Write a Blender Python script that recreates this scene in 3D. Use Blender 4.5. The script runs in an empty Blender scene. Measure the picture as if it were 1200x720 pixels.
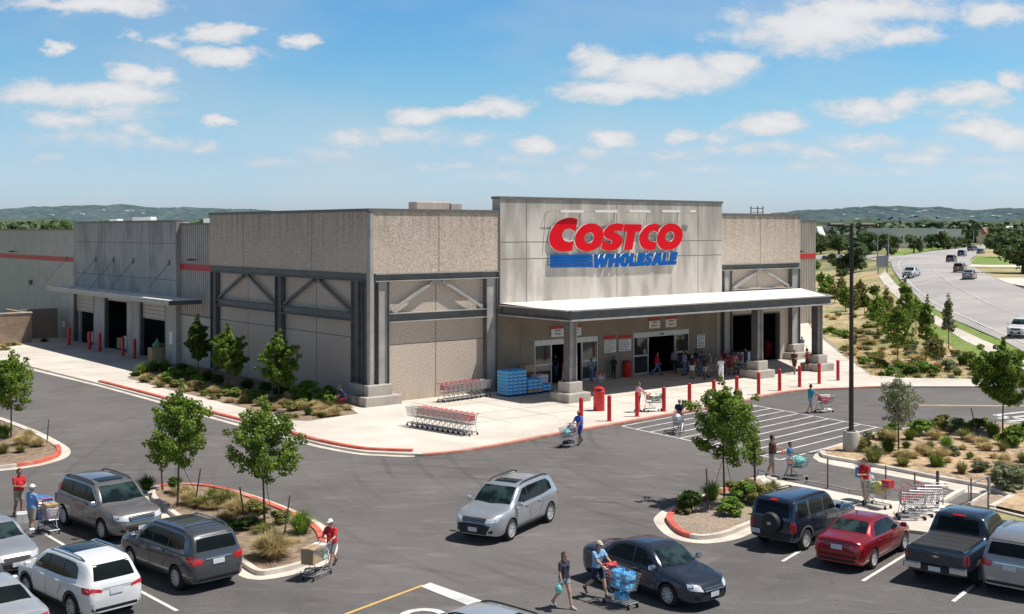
import bpy, bmesh, math, random
import numpy as np
from mathutils import Vector, Matrix, noise
from mathutils.bvhtree import BVHTree
R = math.radians
FPX, CAMH, HX, HY = 1372.0, 11.5, 600.0, 270.0
scene = bpy.context.scene
COL = scene.collection
rng = random.Random(11)

# ------------------------------------------------------------------ terrain
def sstep(a, b, x):
    t = min(1.0, max(0.0, (x-a)/(b-a))); return t*t*(3-2*t)
TK = [(0, 0), (90, 0), (96, .12), (109, 1.1), (130, 2.1), (160, 3.1), (186, 3.6), (290, 3.8), (350, 4.3), (500, 5.0), (90000, 5.0)]
def T(x, y):
    q = x-(29+(y-92.8)*.2237)
    if q <= 0 or y <= 90: return 0.0
    m = sstep(0, 10+.06*y, q)
    for (a, b), (c, d) in zip(TK, TK[1:]):
        if y <= c: return m*(b+(d-b)*(y-a)/(c-a))
    return m*5.0
def G(px, py):
    """ground point seen at photo position (px, py)"""
    a = (px-HX)/FPX; b = (py-HY)/FPX
    Y = 12.0
    while Y < 3000:
        if CAMH-b*Y <= T(a*Y, Y): break
        Y += .5 if Y < 500 else 3
    lo, hi = Y-3, Y
    for _ in range(30):
        m = (lo+hi)/2
        if CAMH-b*m <= T(a*m, m): hi = m
        else: lo = m
    return Vector((a*hi, hi, T(a*hi, hi)))
def G2(px, py): return G(px, py).to_2d()

# building frame: local x along the front, local y to the back
P0 = Vector((-9.21, 76.6, 0)); VX = Vector((.7782, .6280, 0)); UX = Vector((-.6280, .7782, 0))
BANG = math.atan2(.6280, .7782)
def B(s, t, z=0): return P0+VX*s+UX*t+Vector((0, 0, z))
def FS(px, py, t=0):
    """(s, z) on a plane parallel to the front, at local y = t"""
    r = (px-HX)/FPX; bx = P0.x+UX.x*t; by = P0.y+UX.y*t
    s = (r*by-bx)/(VX.x-r*VX.y); Y = by+VX.y*s
    return s, CAMH-(py-HY)/FPX*Y
def LS(px, py, s=0):
    r = (px-HX)/FPX; bx = P0.x+VX.x*s; by = P0.y+VX.y*s
    t = (r*by-bx)/(UX.x-r*UX.y); Y = by+UX.y*t
    return t, CAMH-(py-HY)/FPX*Y

# ------------------------------------------------------------------ tags
def tag(o, label=None, cat=None, group=None, kind=None):
    if label: o['label'] = label
    if cat: o['category'] = cat
    if group: o['group'] = group
    if kind: o['kind'] = kind
    return o
def empty(name, loc=(0, 0, 0), rz=0, label=None, cat=None, group=None, scale=1):
    o = bpy.data.objects.new(name, None); COL.objects.link(o)
    o.location = loc; o.rotation_euler = (0, 0, rz); o.scale = (scale,)*3
    o.empty_display_size = .2
    return tag(o, label, cat, group)
def link(name, me, parent=None, loc=None, rz=None):
    o = bpy.data.objects.new(name, me); COL.objects.link(o)
    if parent: o.parent = parent
    if loc is not None: o.location = loc
    if rz is not None: o.rotation_euler = (0, 0, rz)
    return o
KIDS = {}
def copy_tree(o, parent=None):
    c = o.copy(); COL.objects.link(c); c.parent = parent
    for ch in o.children: copy_tree(ch, c)
    return c
ORD = ['first', 'second', 'third', 'fourth', 'fifth', 'sixth', 'seventh', 'eighth', 'ninth', 'tenth', 'eleventh', 'twelfth',
       'thirteenth', 'fourteenth', 'fifteenth', 'sixteenth', 'seventeenth', 'eighteenth', 'nineteenth', 'twentieth']
def ordn(i):
    if i < 20: return ORD[i]
    tens = {2: 'twenty', 3: 'thirty', 4: 'forty', 5: 'fifty', 6: 'sixty', 7: 'seventy', 8: 'eighty', 9: 'ninety'}
    n = i+1
    return (tens[n//10]+('-'+ORD[n % 10-1] if n % 10 else 'th'))

# ------------------------------------------------------------------ materials
MATS = {}
def mat(name, c1, c2=None, scale=4, rough=.7, bump=0, metal=0, detail=6, coat=0, c3=None, scale3=.3, mix3=.5, spec=.5,
        lo=.35, hi=.65, stretch=None, bscale=None, trans=0, coord='Object', alpha=1, ior=1.45, c3lo=.45, c3hi=.62):
    if name in MATS: return MATS[name]
    m = bpy.data.materials.new(name); m.use_nodes = True; nt = m.node_tree; N = nt.nodes; L = nt.links
    bs = N['Principled BSDF']; MATS[name] = m
    c2 = c2 or tuple(min(1, c*1.12) for c in c1)
    tc = N.new('ShaderNodeTexCoord'); mp = N.new('ShaderNodeMapping'); L.new(tc.outputs[coord], mp.inputs[0])
    if stretch: mp.inputs['Scale'].default_value = stretch
    nz = N.new('ShaderNodeTexNoise'); nz.inputs['Scale'].default_value = scale; nz.inputs['Detail'].default_value = detail
    L.new(mp.outputs[0], nz.inputs[0])
    rp = N.new('ShaderNodeValToRGB'); rp.color_ramp.elements[0].position = lo; rp.color_ramp.elements[1].position = hi
    rp.color_ramp.elements[0].color = (*c1, 1); rp.color_ramp.elements[1].color = (*c2, 1)
    L.new(nz.outputs[0], rp.inputs[0]); out = rp.outputs[0]
    if c3:
        n3 = N.new('ShaderNodeTexNoise'); n3.inputs['Scale'].default_value = scale3; n3.inputs['Detail'].default_value = 5
        L.new(mp.outputs[0], n3.inputs[0])
        mr = N.new('ShaderNodeMapRange'); mr.inputs[1].default_value = c3lo; mr.inputs[2].default_value = c3hi
        mr.inputs[3].default_value = 0; mr.inputs[4].default_value = mix3
        L.new(n3.outputs[0], mr.inputs[0])
        mx = N.new('ShaderNodeMix'); mx.data_type = 'RGBA'; L.new(mr.outputs[0], mx.inputs[0])
        L.new(out, mx.inputs[6]); mx.inputs[7].default_value = (*c3, 1); out = mx.outputs[2]
    L.new(out, bs.inputs['Base Color'])
    bs.inputs['Roughness'].default_value = rough; bs.inputs['Metallic'].default_value = metal
    bs.inputs['Coat Weight'].default_value = coat; bs.inputs['Coat Roughness'].default_value = .04
    bs.inputs['Specular IOR Level'].default_value = spec; bs.inputs['IOR'].default_value = ior
    if bump:
        nb = N.new('ShaderNodeTexNoise'); nb.inputs['Scale'].default_value = bscale or scale*3; nb.inputs['Detail'].default_value = 8
        L.new(mp.outputs[0], nb.inputs[0])
        bp = N.new('ShaderNodeBump'); bp.inputs['Strength'].default_value = bump; bp.inputs['Distance'].default_value = .03
        L.new(nb.outputs[0], bp.inputs['Height']); L.new(bp.outputs[0], bs.inputs['Normal'])
    if trans:
        tr = N.new('ShaderNodeBsdfTranslucent'); L.new(out, tr.inputs[0])
        ms = N.new('ShaderNodeMixShader'); ms.inputs[0].default_value = trans
        L.new(bs.outputs[0], ms.inputs[1]); L.new(tr.outputs[0], ms.inputs[2])
        L.new(ms.outputs[0], N['Material Output'].inputs[0])
    return m

def weather(m, spots=.5, streak=.35, fine=.25, tyre=0, dark=(.03, .028, .027), light=(.30, .28, .26), sp_scale=.8):
    """wear on a flat paved surface: drips, fine speckle, pale scuffs, tyre arcs"""
    nt = m.node_tree; N = nt.nodes; L = nt.links; bs = N['Principled BSDF']
    src = bs.inputs['Base Color'].links[0].from_socket; tc = [n for n in N if n.type == 'TEX_COORD'][0].outputs['Object']
    def mixc(a, f, col, mode='MIX'):
        x = N.new('ShaderNodeMix'); x.data_type = 'RGBA'; x.blend_type = mode; L.new(f, x.inputs[0]); L.new(a, x.inputs[6])
        if isinstance(col, tuple): x.inputs[7].default_value = (*col, 1)
        else: L.new(col, x.inputs[7])
        return x.outputs[2]
    def rng_(o, a, b, c, d):
        r = N.new('ShaderNodeMapRange'); L.new(o, r.inputs[0]); r.inputs[1].default_value = a; r.inputs[2].default_value = b; r.inputs[3].default_value = c; r.inputs[4].default_value = d; return r.outputs[0]
    def nse(sc, det=6, st=(1, 1, 1), rot=0, dist=0):
        mp = N.new('ShaderNodeMapping'); L.new(tc, mp.inputs[0]); mp.inputs['Scale'].default_value = st; mp.inputs['Rotation'].default_value = (0, 0, rot)
        n = N.new('ShaderNodeTexNoise'); n.inputs['Scale'].default_value = sc; n.inputs['Detail'].default_value = det; n.inputs['Distortion'].default_value = dist; L.new(mp.outputs[0], n.inputs[0]); return n.outputs[0]
    src = mixc(src, rng_(nse(28, 3), .35, .75, 0, fine), light); src = mixc(src, rng_(nse(17, 4), .52, .75, 0, fine*1.6), dark)
    src = mixc(src, rng_(nse(.55, 10, (1, 3.2, 1), -.7, .8), .54, .72, 0, streak), light)
    src = mixc(src, rng_(nse(.42, 9, (3.0, .7, 1), .5, 1.2), .60, .85, 0, streak*.6), dark)
    v = N.new('ShaderNodeTexVoronoi'); v.inputs['Scale'].default_value = sp_scale; L.new(tc, v.inputs[0])
    a = rng_(v.outputs['Distance'], .02, .11, spots, 0); b = rng_(nse(.6, 2), .5, .56, 0, 1); mu = N.new('ShaderNodeMath'); mu.operation = 'MULTIPLY'; L.new(a, mu.inputs[0]); L.new(b, mu.inputs[1]); src = mixc(src, mu.outputs[0], dark)
    # hairline cracks
    v2 = N.new('ShaderNodeTexVoronoi'); v2.feature = 'DISTANCE_TO_EDGE'; v2.inputs['Scale'].default_value = .13; mpv = N.new('ShaderNodeVectorMath'); mpv.operation = 'ADD'
    n4 = N.new('ShaderNodeTexNoise'); n4.inputs['Scale'].default_value = .5; n4.inputs['Detail'].default_value = 8; L.new(tc, n4.inputs[0]); sc_ = N.new('ShaderNodeVectorMath'); sc_.operation = 'SCALE'; sc_.inputs['Scale'].default_value = 2.5; L.new(n4.outputs[1], sc_.inputs[0])
    L.new(tc, mpv.inputs[0]); L.new(sc_.outputs[0], mpv.inputs[1]); L.new(mpv.outputs[0], v2.inputs[0])
    a = rng_(v2.outputs['Distance'], .0, .004, spots*.55, 0); b = rng_(nse(.09, 2), .52, .6, 0, 1); mu = N.new('ShaderNodeMath'); mu.operation = 'MULTIPLY'; L.new(a, mu.inputs[0]); L.new(b, mu.inputs[1]); src = mixc(src, mu.outputs[0], dark)
    if tyre:
        for (cx_, cy_, sc) in ((-14, 20, .16), (30, 66, .19)):
            mp = N.new('ShaderNodeMapping'); L.new(tc, mp.inputs[0]); mp.inputs['Location'].default_value = (-cx_, -cy_, 0)
            w = N.new('ShaderNodeTexWave'); w.wave_type = 'RINGS'; w.rings_direction = 'Z'; w.inputs['Scale'].default_value = sc; w.inputs['Distortion'].default_value = 2.5; w.inputs['Detail'].default_value = 3; w.inputs['Detail Scale'].default_value = .4; L.new(mp.outputs[0], w.inputs[0])
            a = rng_(w.outputs[1], .86, .98, 0, tyre); b = rng_(nse(.12, 4), .45, .6, 0, 1); mu = N.new('ShaderNodeMath'); mu.operation = 'MULTIPLY'; L.new(a, mu.inputs[0]); L.new(b, mu.inputs[1]); src = mixc(src, mu.outputs[0], dark)
    L.new(src, bs.inputs['Base Color'])

# ------------------------------------------------------------------ mesh builder
class MB:
    def __init__(s): s.v = []; s.f = []; s.m = []; s.cur = 0
    def add(s, vs, fs, mi=None):
        o = len(s.v); s.v.extend([tuple(v) for v in vs]); s.f.extend([tuple(i+o for i in f) for f in fs])
        s.m.extend([s.cur if mi is None else mi]*len(fs)); return s
    def box(s, x0, x1, y0, y1, z0, z1, mi=None, M=None):
        if x0 > x1: x0, x1 = x1, x0
        if y0 > y1: y0, y1 = y1, y0
        if z0 > z1: z0, z1 = z1, z0
        vs = [(x, y, z) for x in (x0, x1) for y in (y0, y1) for z in (z0, z1)]
        if M is not None: vs = [M @ Vector(v) for v in vs]
        return s.add(vs, [(0, 1, 3, 2), (4, 6, 7, 5), (0, 4, 5, 1), (2, 3, 7, 6), (0, 2, 6, 4), (1, 5, 7, 3)], mi)
    def cbox(s, x0, x1, y0, y1, z0, z1, c=.03, mi=None, M=None):
        """box with chamfered vertical edges and top"""
        def ring(a, z): return [(x0+a, y0, z), (x1-a, y0, z), (x1, y0+a, z), (x1, y1-a, z), (x1-a, y1, z), (x0+a, y1, z), (x0, y1-a, z), (x0, y0+a, z)]
        def ringin(a, d, z): return [(x0+a, y0+d, z), (x1-a, y0+d, z), (x1-d, y0+a, z), (x1-d, y1-a, z), (x1-a, y1-d, z), (x0+a, y1-d, z), (x0+d, y1-a, z), (x0+d, y0+a, z)]
        vs = ring(c, z0)+ring(c, z1-c)+ringin(c*1.3, c*.8, z1)
        fs = [tuple(range(7, -1, -1)), tuple(range(16, 24))]
        for k in (0, 8):
            for i in range(8): j = (i+1) % 8; fs.append((k+i, k+j, k+8+j, k+8+i))
        if M is not None: vs = [M @ Vector(v) for v in vs]
        return s.add(vs, fs, mi)
    def prism(s, poly, z0, z1, mi=None):
        n = len(poly); area = sum(poly[i][0]*poly[(i+1) % n][1]-poly[(i+1) % n][0]*poly[i][1] for i in range(n))
        if area < 0: poly = poly[::-1]
        vs = [(p[0], p[1], z0) for p in poly]+[(p[0], p[1], z1) for p in poly]
        return s.add(vs, [tuple(range(n-1, -1, -1)), tuple(range(n, 2*n))]+[(i, (i+1) % n, n+(i+1) % n, n+i) for i in range(n)], mi)
    def bar(s, a, b, w=.05, h=None, mi=None, up=Vector((0, 0, 1))):
        a = Vector(a); b = Vector(b); h = h or w; d = (b-a)
        if d.length < 1e-6: return s
        d.normalize()
        if abs(d.dot(up)) > .98: up = Vector((1, 0, 0))
        x = d.cross(up).normalized(); y = x.cross(d).normalized()
        vs = []
        for p in (a, b):
            for sx, sy in ((-1, -1), (1, -1), (1, 1), (-1, 1)): vs.append(p+x*sx*w/2+y*sy*h/2)
        return s.add(vs, [(3, 2, 1, 0), (4, 5, 6, 7), (0, 1, 5, 4), (1, 2, 6, 5), (2, 3, 7, 6), (3, 0, 4, 7)], mi)
    def tube(s, pts, r, n=8, mi=None, caps=True):
        pts = [Vector(p) for p in pts]; rs = r if isinstance(r, (list, tuple)) else [r]*len(pts)
        rings = []; up = Vector((0, 0, 1)); px = None
        for i, p in enumerate(pts):
            d = (pts[min(i+1, len(pts)-1)]-pts[max(i-1, 0)])
            d = d.normalized() if d.length > 1e-9 else Vector((0, 0, 1))
            if px is None: px = d.cross(up if abs(d.z) < .95 else Vector((1, 0, 0))).normalized()
            else:
                px = (px-d*px.dot(d)); px = px.normalized() if px.length > 1e-6 else d.orthogonal().normalized()
            y = d.cross(px)
            rings.append([p+(px*math.cos(2*math.pi*k/n)+y*math.sin(2*math.pi*k/n))*rs[i] for k in range(n)])
        vs = [v for r_ in rings for v in r_]; fs = []
        for i in range(len(pts)-1):
            for k in range(n): j = (k+1) % n; fs.append((i*n+k, i*n+j, (i+1)*n+j, (i+1)*n+k))
        if caps: fs.append(tuple(range(n-1, -1, -1))); fs.append(tuple(range((len(pts)-1)*n, len(pts)*n)))
        return s.add(vs, fs, mi)
    def lathe(s, prof, n=20, c=(0, 0, 0), axis='z', mi=None):
        vs = []
        for r, z in prof:
            for k in range(n):
                a = 2*math.pi*k/n; p = (r*math.cos(a), r*math.sin(a), z)
                if axis == 'y': p = (p[0], p[2], p[1])
                if axis == 'x': p = (p[2], p[0], p[1])
                vs.append((p[0]+c[0], p[1]+c[1], p[2]+c[2]))
        fs = []
        for i in range(len(prof)-1):
            for k in range(n): j = (k+1) % n; fs.append((i*n+k, i*n+j, (i+1)*n+j, (i+1)*n+k) if axis != 'y' else (i*n+j, i*n+k, (i+1)*n+k, (i+1)*n+j))
        if prof[0][0] > 1e-4: fs.append(tuple(range(n-1, -1, -1)) if axis != 'y' else tuple(range(n)))
        L = (len(prof)-1)*n
        if prof[-1][0] > 1e-4: fs.append(tuple(range(L, L+n)) if axis != 'y' else tuple(range(L+n-1, L-1, -1)))
        return s.add(vs, fs, mi)
    def ico(s, c, r, sub=2, mi=None, jit=0, seed=0):
        bm = bmesh.new(); bmesh.ops.create_icosphere(bm, subdivisions=sub, radius=1)
        r = r if isinstance(r, (tuple, list)) else (r, r, r)
        vs = []
        for v in bm.verts:
            k = 1+jit*noise.noise(v.co*2.3+Vector((seed*3.1, 0, 0))); vs.append((c[0]+v.co.x*r[0]*k, c[1]+v.co.y*r[1]*k, c[2]+v.co.z*r[2]*k))
        fs = [tuple(v.index for v in f.verts) for f in bm.faces]; bm.free()
        return s.add(vs, fs, mi)
    def mesh(s, name, mats, smooth=0):
        me = bpy.data.meshes.new(name); me.from_pydata(s.v, [], s.f)
        for m in (mats if isinstance(mats, (list, tuple)) else [mats]): me.materials.append(m)
        me.polygons.foreach_set('material_index', s.m); me.update()
        if smooth:
            me.polygons.foreach_set('use_smooth', [True]*len(me.polygons))
            me.set_sharp_from_angle(angle=R(smooth))
        return me
    def build(s, name, mats, parent=None, smooth=0, loc=None, rz=None):
        return link(name, s.mesh(name, mats, smooth), parent, loc, rz)

def catmull(pts, n=6, closed=False):
    pts = [Vector(p) for p in pts]; out = []; N = len(pts)
    for i in range(N if closed else N-1):
        g = (lambda k: pts[k % N]) if closed else (lambda k: pts[min(max(k, 0), N-1)])
        a, b, c, d = g(i-1), g(i), g(i+1), g(i+2)
        for j in range(n):
            t = j/n
            out.append(.5*((2*b)+(c-a)*t+(2*a-5*b+4*c-d)*t*t+(3*b-a-3*c+d)*t**3))
    if not closed: out.append(pts[-1])
    return out
def offset_path(p, d, closed=False):
    out = []; N = len(p)
    for i in range(N):
        a = p[(i-1) % N] if closed or i else p[0]; b = p[(i+1) % N] if closed or i < N-1 else p[-1]
        t = (b-a).to_2d(); t = t.normalized() if t.length > 1e-9 else Vector((1, 0))
        out.append(Vector((p[i].x-t.y*d, p[i].y+t.x*d)))
    return out
def ccw(p):
    n = len(p); a = sum(p[i][0]*p[(i+1) % n][1]-p[(i+1) % n][0]*p[i][1] for i in range(n))
    return p if a > 0 else p[::-1]

XL = [-9000, -5000, -2500, -1200, -600, -300, -150, -60, 0, 16]+[20+4*i for i in range(61)]+[280, 320, 380, 460, 600, 900, 1500, 3000, 6000, 9000]
YL = [-200, 0, 40, 76]+[80+4*i for i in range(80)]+[410, 430, 460, 500, 560, 640, 800, 1000, 1500, 2500, 4000, 7000, 12000]
def sheet(name, poly, zo, m, parent=None, drape=True, thick=0):
    """flat sheet over the terrain, zo above it"""
    poly = ccw([tuple(p[:2]) for p in poly])
    bm = bmesh.new(); vs = [bm.verts.new((p[0], p[1], 0)) for p in poly]; bm.faces.new(vs); bm.normal_update()
    bmesh.ops.triangulate(bm, faces=bm.faces[:])
    xs = [p[0] for p in poly]; ys = [p[1] for p in poly]
    if drape and max(xs) > 20 and max(ys) > 88:
        for L_, ax in ((XL, 0), (YL, 1)):
            for c in L_:
                lo, hi = (min(xs), max(xs)) if ax == 0 else (min(ys), max(ys))
                if lo < c < hi and (ax == 0 or True):
                    co = (c, 0, 0) if ax == 0 else (0, c, 0); no = (1, 0, 0) if ax == 0 else (0, 1, 0)
                    bmesh.ops.bisect_plane(bm, geom=bm.verts[:]+bm.edges[:]+bm.faces[:], plane_co=co, plane_no=no)
    for v in bm.verts:
        t = T(v.co.x, v.co.y); v.co.z = t+zo+(.03*min(1, t) if t else 0)*(1+zo*20)
    bm.normal_update()
    for f in bm.faces:
        if f.normal.z < 0: f.normal_flip()
    if thick:
        g = bmesh.ops.extrude_face_region(bm, geom=bm.faces[:])
        for e in g['geom']:
            if isinstance(e, bmesh.types.BMVert): e.co.z -= 0
        top = set(e for e in g['geom'] if isinstance(e, bmesh.types.BMVert))
        for v in bm.verts:
            if v not in top: v.co.z -= thick
        bmesh.ops.recalc_face_normals(bm, faces=bm.faces[:])
    me = bpy.data.meshes.new(name); bm.to_mesh(me); bm.free(); me.materials.append(m)
    o = link(name, me, parent); return o
def strip(mb, path, a, b, z0, z1, closed=False, mi=None):
    """raised strip between offsets a and b from the path"""
    pa = offset_path(path, a, closed); pb = offset_path(path, b, closed); n = len(path)
    vs = []
    for i in range(n):
        t = T(pa[i].x, pa[i].y)
        vs += [(pa[i].x, pa[i].y, t+z0), (pa[i].x, pa[i].y, t+z1), (pb[i].x, pb[i].y, t+z1), (pb[i].x, pb[i].y, t+z0)]
    fs = []
    for i in range(n if closed else n-1):
        j = (i+1) % n
        for k in range(3): fs.append((i*4+k, i*4+k+1, j*4+k+1, j*4+k))
    if not closed: fs += [(0, 3, 2, 1), (4*n-4, 4*n-3, 4*n-2, 4*n-1)]
    mb.add(vs, fs, mi)
def fixn(o):
    bm = bmesh.new(); bm.from_mesh(o.data); bmesh.ops.recalc_face_normals(bm, faces=bm.faces[:]); bm.to_mesh(o.data); bm.free(); return o
# ------------------------------------------------------------------ camera, sun, sky
cam = bpy.data.cameras.new('camera'); cam.sensor_width = 36; cam.lens = FPX/1200*36; cam.shift_y = -90/1200
cam.clip_end = 30000; cam.clip_start = .5
co = bpy.data.objects.new('camera', cam); COL.objects.link(co); co.location = (0, 0, CAMH); co.rotation_euler = (R(90), 0, 0)
scene.camera = co
scene.view_settings.view_transform = 'Standard'; scene.view_settings.look = 'None'; scene.view_settings.exposure = 0
sdir = Vector((.487, .02, 1)).normalized()
sl = bpy.data.lights.new('sun', 'SUN'); sl.energy = 5.3; sl.angle = R(.53); sl.color = (1, .95, .88)
so = bpy.data.objects.new('sun', sl); COL.objects.link(so); so.rotation_euler = (-sdir).to_track_quat('-Z', 'Y').to_euler()
W = bpy.data.worlds.new('World'); scene.world = W; W.use_nodes = True
nt = W.node_tree; N = nt.nodes; L = nt.links; N.clear()
sky = N.new('ShaderNodeTexSky'); sky.sky_type = 'NISHITA'; sky.sun_disc = False
sky.sun_elevation = math.asin(sdir.z); sky.sun_rotation = math.atan2(sdir.x, sdir.y)
sky.altitude = 0; sky.air_density = 1.0; sky.dust_density = 1.2; sky.ozone_density = 2.5
tc = N.new('ShaderNodeTexCoord'); sx = N.new('ShaderNodeSeparateXYZ'); L.new(tc.outputs['Generated'], sx.inputs[0])
def mth(op, a, b=None, c=None, clamp=False):
    n = N.new('ShaderNodeMath'); n.operation = op; n.use_clamp = clamp
    for i, v in enumerate((a, b, c)):
        if v is None: continue
        if isinstance(v, (int, float)): n.inputs[i].default_value = v
        else: L.new(v, n.inputs[i])
    return n.outputs[0]
ay = mth('MAXIMUM', mth('ABSOLUTE', sx.outputs[1]), .02)
u = mth('DIVIDE', sx.outputs[0], ay); v = mth('DIVIDE', sx.outputs[2], ay)
cx = N.new('ShaderNodeCombineXYZ'); L.new(u, cx.inputs[0]); L.new(v, cx.inputs[1])
def nz(vec, scale, detail=8, rough=.55, off=0):
    mp = N.new('ShaderNodeMapping'); mp.inputs['Location'].default_value = (off, off*.7, 0); mp.inputs['Scale'].default_value = (1, 1.9, 1)
    L.new(vec, mp.inputs[0])
    n = N.new('ShaderNodeTexNoise'); n.inputs['Scale'].default_value = scale; n.inputs['Detail'].default_value = detail; n.inputs['Roughness'].default_value = rough
    L.new(mp.outputs[0], n.inputs[0]); return n
wn = nz(cx.outputs[0], 30, 7, .65, 3.3)
ws = N.new('ShaderNodeVectorMath'); ws.operation = 'SUBTRACT'; L.new(wn.outputs[1], ws.inputs[0]); ws.inputs[1].default_value = (.5, .5, .5)
wm = N.new('ShaderNodeVectorMath'); wm.operation = 'MULTIPLY'; L.new(ws.outputs[0], wm.inputs[0]); wm.inputs[1].default_value = (.062, .022, 0)
wa = N.new('ShaderNodeVectorMath'); wa.operation = 'ADD'; L.new(cx.outputs[0], wa.inputs[0]); L.new(wm.outputs[0], wa.inputs[1])
CL = [(110,4,115,13,1),(65,55,17,9,.8),(265,37,42,12,.9),(160,43,16,8,.5),(195,47,22,9,.5),(350,49,24,9,.9),(262,66,60,13,1),(165,86,42,17,.9),(105,108,112,17,1),
 (75,137,50,13,.7),(165,148,30,12,.45),(255,139,16,7,.8),(236,172,22,9,.5),(58,182,20,6,.35),(720,104,80,14,1),(780,82,112,22,1),(700,70,30,20,.8),(850,75,42,16,.8),
 (950,30,125,30,1),(1010,10,130,18,1),(1050,42,50,12,.75),(1165,10,46,20,1),(1010,128,55,13,.85),(1062,118,34,13,.85),(1137,108,42,14,.9),(1190,94,24,12,.8),(905,144,42,13,.9),
 (722,161,28,10,.8),(797,157,22,9,.7),(630,171,27,11,.75),(490,134,42,10,.75),(545,128,60,8,.65),(590,123,36,12,.8),(460,156,60,11,.5),(385,178,50,14,.38),(1140,150,42,14,.85),
 (1185,162,34,13,.75),(1002,165,48,8,.6),(870,172,60,8,.5),(680,195,18,7,.55),(775,180,50,7,.5),(1075,185,38,10,.5),(960,180,26,8,.5),(540,192,20,5,.5),(495,196,30,6,.4),(820,195,40,6,.4),
 (1110,172,40,8,.4),(610,185,60,9,.35),(120,160,110,14,.3),(1150,185,50,8,.4),(300,190,50,8,.2),(1000,200,60,6,.3),(560,160,40,9,.45),(420,160,60,12,.45),(340,188,40,8,.35),(570,205,60,8,.4),(700,175,30,8,.45),(840,160,24,8,.5),(940,195,50,8,.4),(1060,200,60,7,.4),(1130,132,40,8,.4),(1170,205,40,7,.4),(640,205,40,7,.35),(130,130,80,14,.4),(190,165,60,10,.35),(760,205,60,7,.35),(880,215,60,6,.3)]
cur = None
for (a, b, c, d, w) in CL:
    s1 = N.new('ShaderNodeVectorMath'); s1.operation = 'SUBTRACT'; L.new(wa.outputs[0], s1.inputs[0]); s1.inputs[1].default_value = ((a-HX)/FPX, (HY-b)/FPX-.0015, 0)
    s2 = N.new('ShaderNodeVectorMath'); s2.operation = 'MULTIPLY'; L.new(s1.outputs[0], s2.inputs[0]); s2.inputs[1].default_value = (FPX/c/1.15, FPX/d/1.25, 0)
    s3 = N.new('ShaderNodeVectorMath'); s3.operation = 'LENGTH'; L.new(s2.outputs[0], s3.inputs[0])
    k = mth('MULTIPLY_ADD', s3.outputs['Value'], -1*w, min(1.0, w*1.12))
    cur = k if cur is None else mth('MAXIMUM', cur, k)
front = mth('GREATER_THAN', sx.outputs[1], 0)
n1 = nz(cx.outputs[0], 20, 12, .66); n2 = nz(cx.outputs[0], 5, 6, .5, 9)
back = mth('MULTIPLY_ADD', n2.outputs[0], 3.0, -1.75)        # other directions: scattered clouds
den = mth('ADD', mth('MULTIPLY', cur, front), mth('MULTIPLY', back, mth('SUBTRACT', 1.0, front)))
den = mth('ADD', den, mth('MULTIPLY_ADD', n1.outputs[0], 1.5, -.66))
mk = N.new('ShaderNodeMapRange'); mk.interpolation_type = 'SMOOTHSTEP'; L.new(den, mk.inputs[0]); mk.inputs[1].default_value = .0; mk.inputs[2].default_value = .74; mk.inputs[4].default_value = .97
lim = N.new('ShaderNodeMapRange'); L.new(sx.outputs[2], lim.inputs[0]); lim.inputs[1].default_value = .02; lim.inputs[2].default_value = .07
mask = mth('MULTIPLY', mk.outputs[0], lim.outputs[0])
veil = N.new('ShaderNodeMapRange'); L.new(n2.outputs[0], veil.inputs[0]); veil.inputs[1].default_value = .42; veil.inputs[2].default_value = .75; veil.inputs[4].default_value = .38
mask = mth('MAXIMUM', mask, veil.outputs[0])
# sky tint, a touch paler towards the horizon, dimmed overhead to deepen shade
tint = N.new('ShaderNodeMix'); tint.data_type = 'RGBA'; tint.blend_type = 'MULTIPLY'; tint.inputs[0].default_value = 1
L.new(sky.outputs[0], tint.inputs[6])
tr = N.new('ShaderNodeValToRGB'); L.new(mth('MULTIPLY', sx.outputs[2], 1.0, clamp=True), tr.inputs[0])
SK = [(a_/4, c_) for a_, c_ in [(0, (2.0, 2.2, 2.95)), (.11, (1.53, 1.92, 2.62)), (.233, (1.35, 1.63, 2.06)), (.406, (1.08, 1.55, 1.76)), (.605, (.82, 1.42, 1.70)), (.8, (.68, 1.34, 1.70)), (1, (.66, 1.2, 1.6))]]+[(.40, (.36, .52, .62)), (1, (.28, .35, .42))]
e = tr.color_ramp.elements; e[0].color = (*SK[0][1], 1); e[1].color = (*SK[-1][1], 1)
for p_, c_ in SK[1:-1]:
    q_ = e.new(p_); q_.color = (*c_, 1)
L.new(tr.outputs[0], tint.inputs[7])
cb = N.new('ShaderNodeMapRange'); L.new(den, cb.inputs[0]); cb.inputs[1].default_value = .1; cb.inputs[2].default_value = 1.0; cb.inputs[3].default_value = 7.6; cb.inputs[4].default_value = 9.6
cc = N.new('ShaderNodeCombineXYZ'); L.new(cb.outputs[0], cc.inputs[0]); L.new(mth('MULTIPLY', cb.outputs[0], 1.01), cc.inputs[1]); L.new(mth('MULTIPLY', cb.outputs[0], 1.04), cc.inputs[2])
mix = N.new('ShaderNodeMix'); mix.data_type = 'RGBA'; L.new(mask, mix.inputs[0]); L.new(tint.outputs[2], mix.inputs[6]); L.new(cc.outputs[0], mix.inputs[7])
dm = N.new('ShaderNodeMapRange'); L.new(sx.outputs[1], dm.inputs[0]); dm.inputs[1].default_value = -.6; dm.inputs[2].default_value = .25; dm.inputs[3].default_value = .9; dm.inputs[4].default_value = 1  # sky behind the camera dimmed to deepen the shade
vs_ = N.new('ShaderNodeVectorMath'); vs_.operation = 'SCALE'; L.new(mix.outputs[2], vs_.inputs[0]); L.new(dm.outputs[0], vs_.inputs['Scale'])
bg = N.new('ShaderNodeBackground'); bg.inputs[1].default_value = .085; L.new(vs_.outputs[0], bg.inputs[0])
wo = N.new('ShaderNodeOutputWorld'); L.new(bg.outputs[0], wo.inputs[0])
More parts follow.
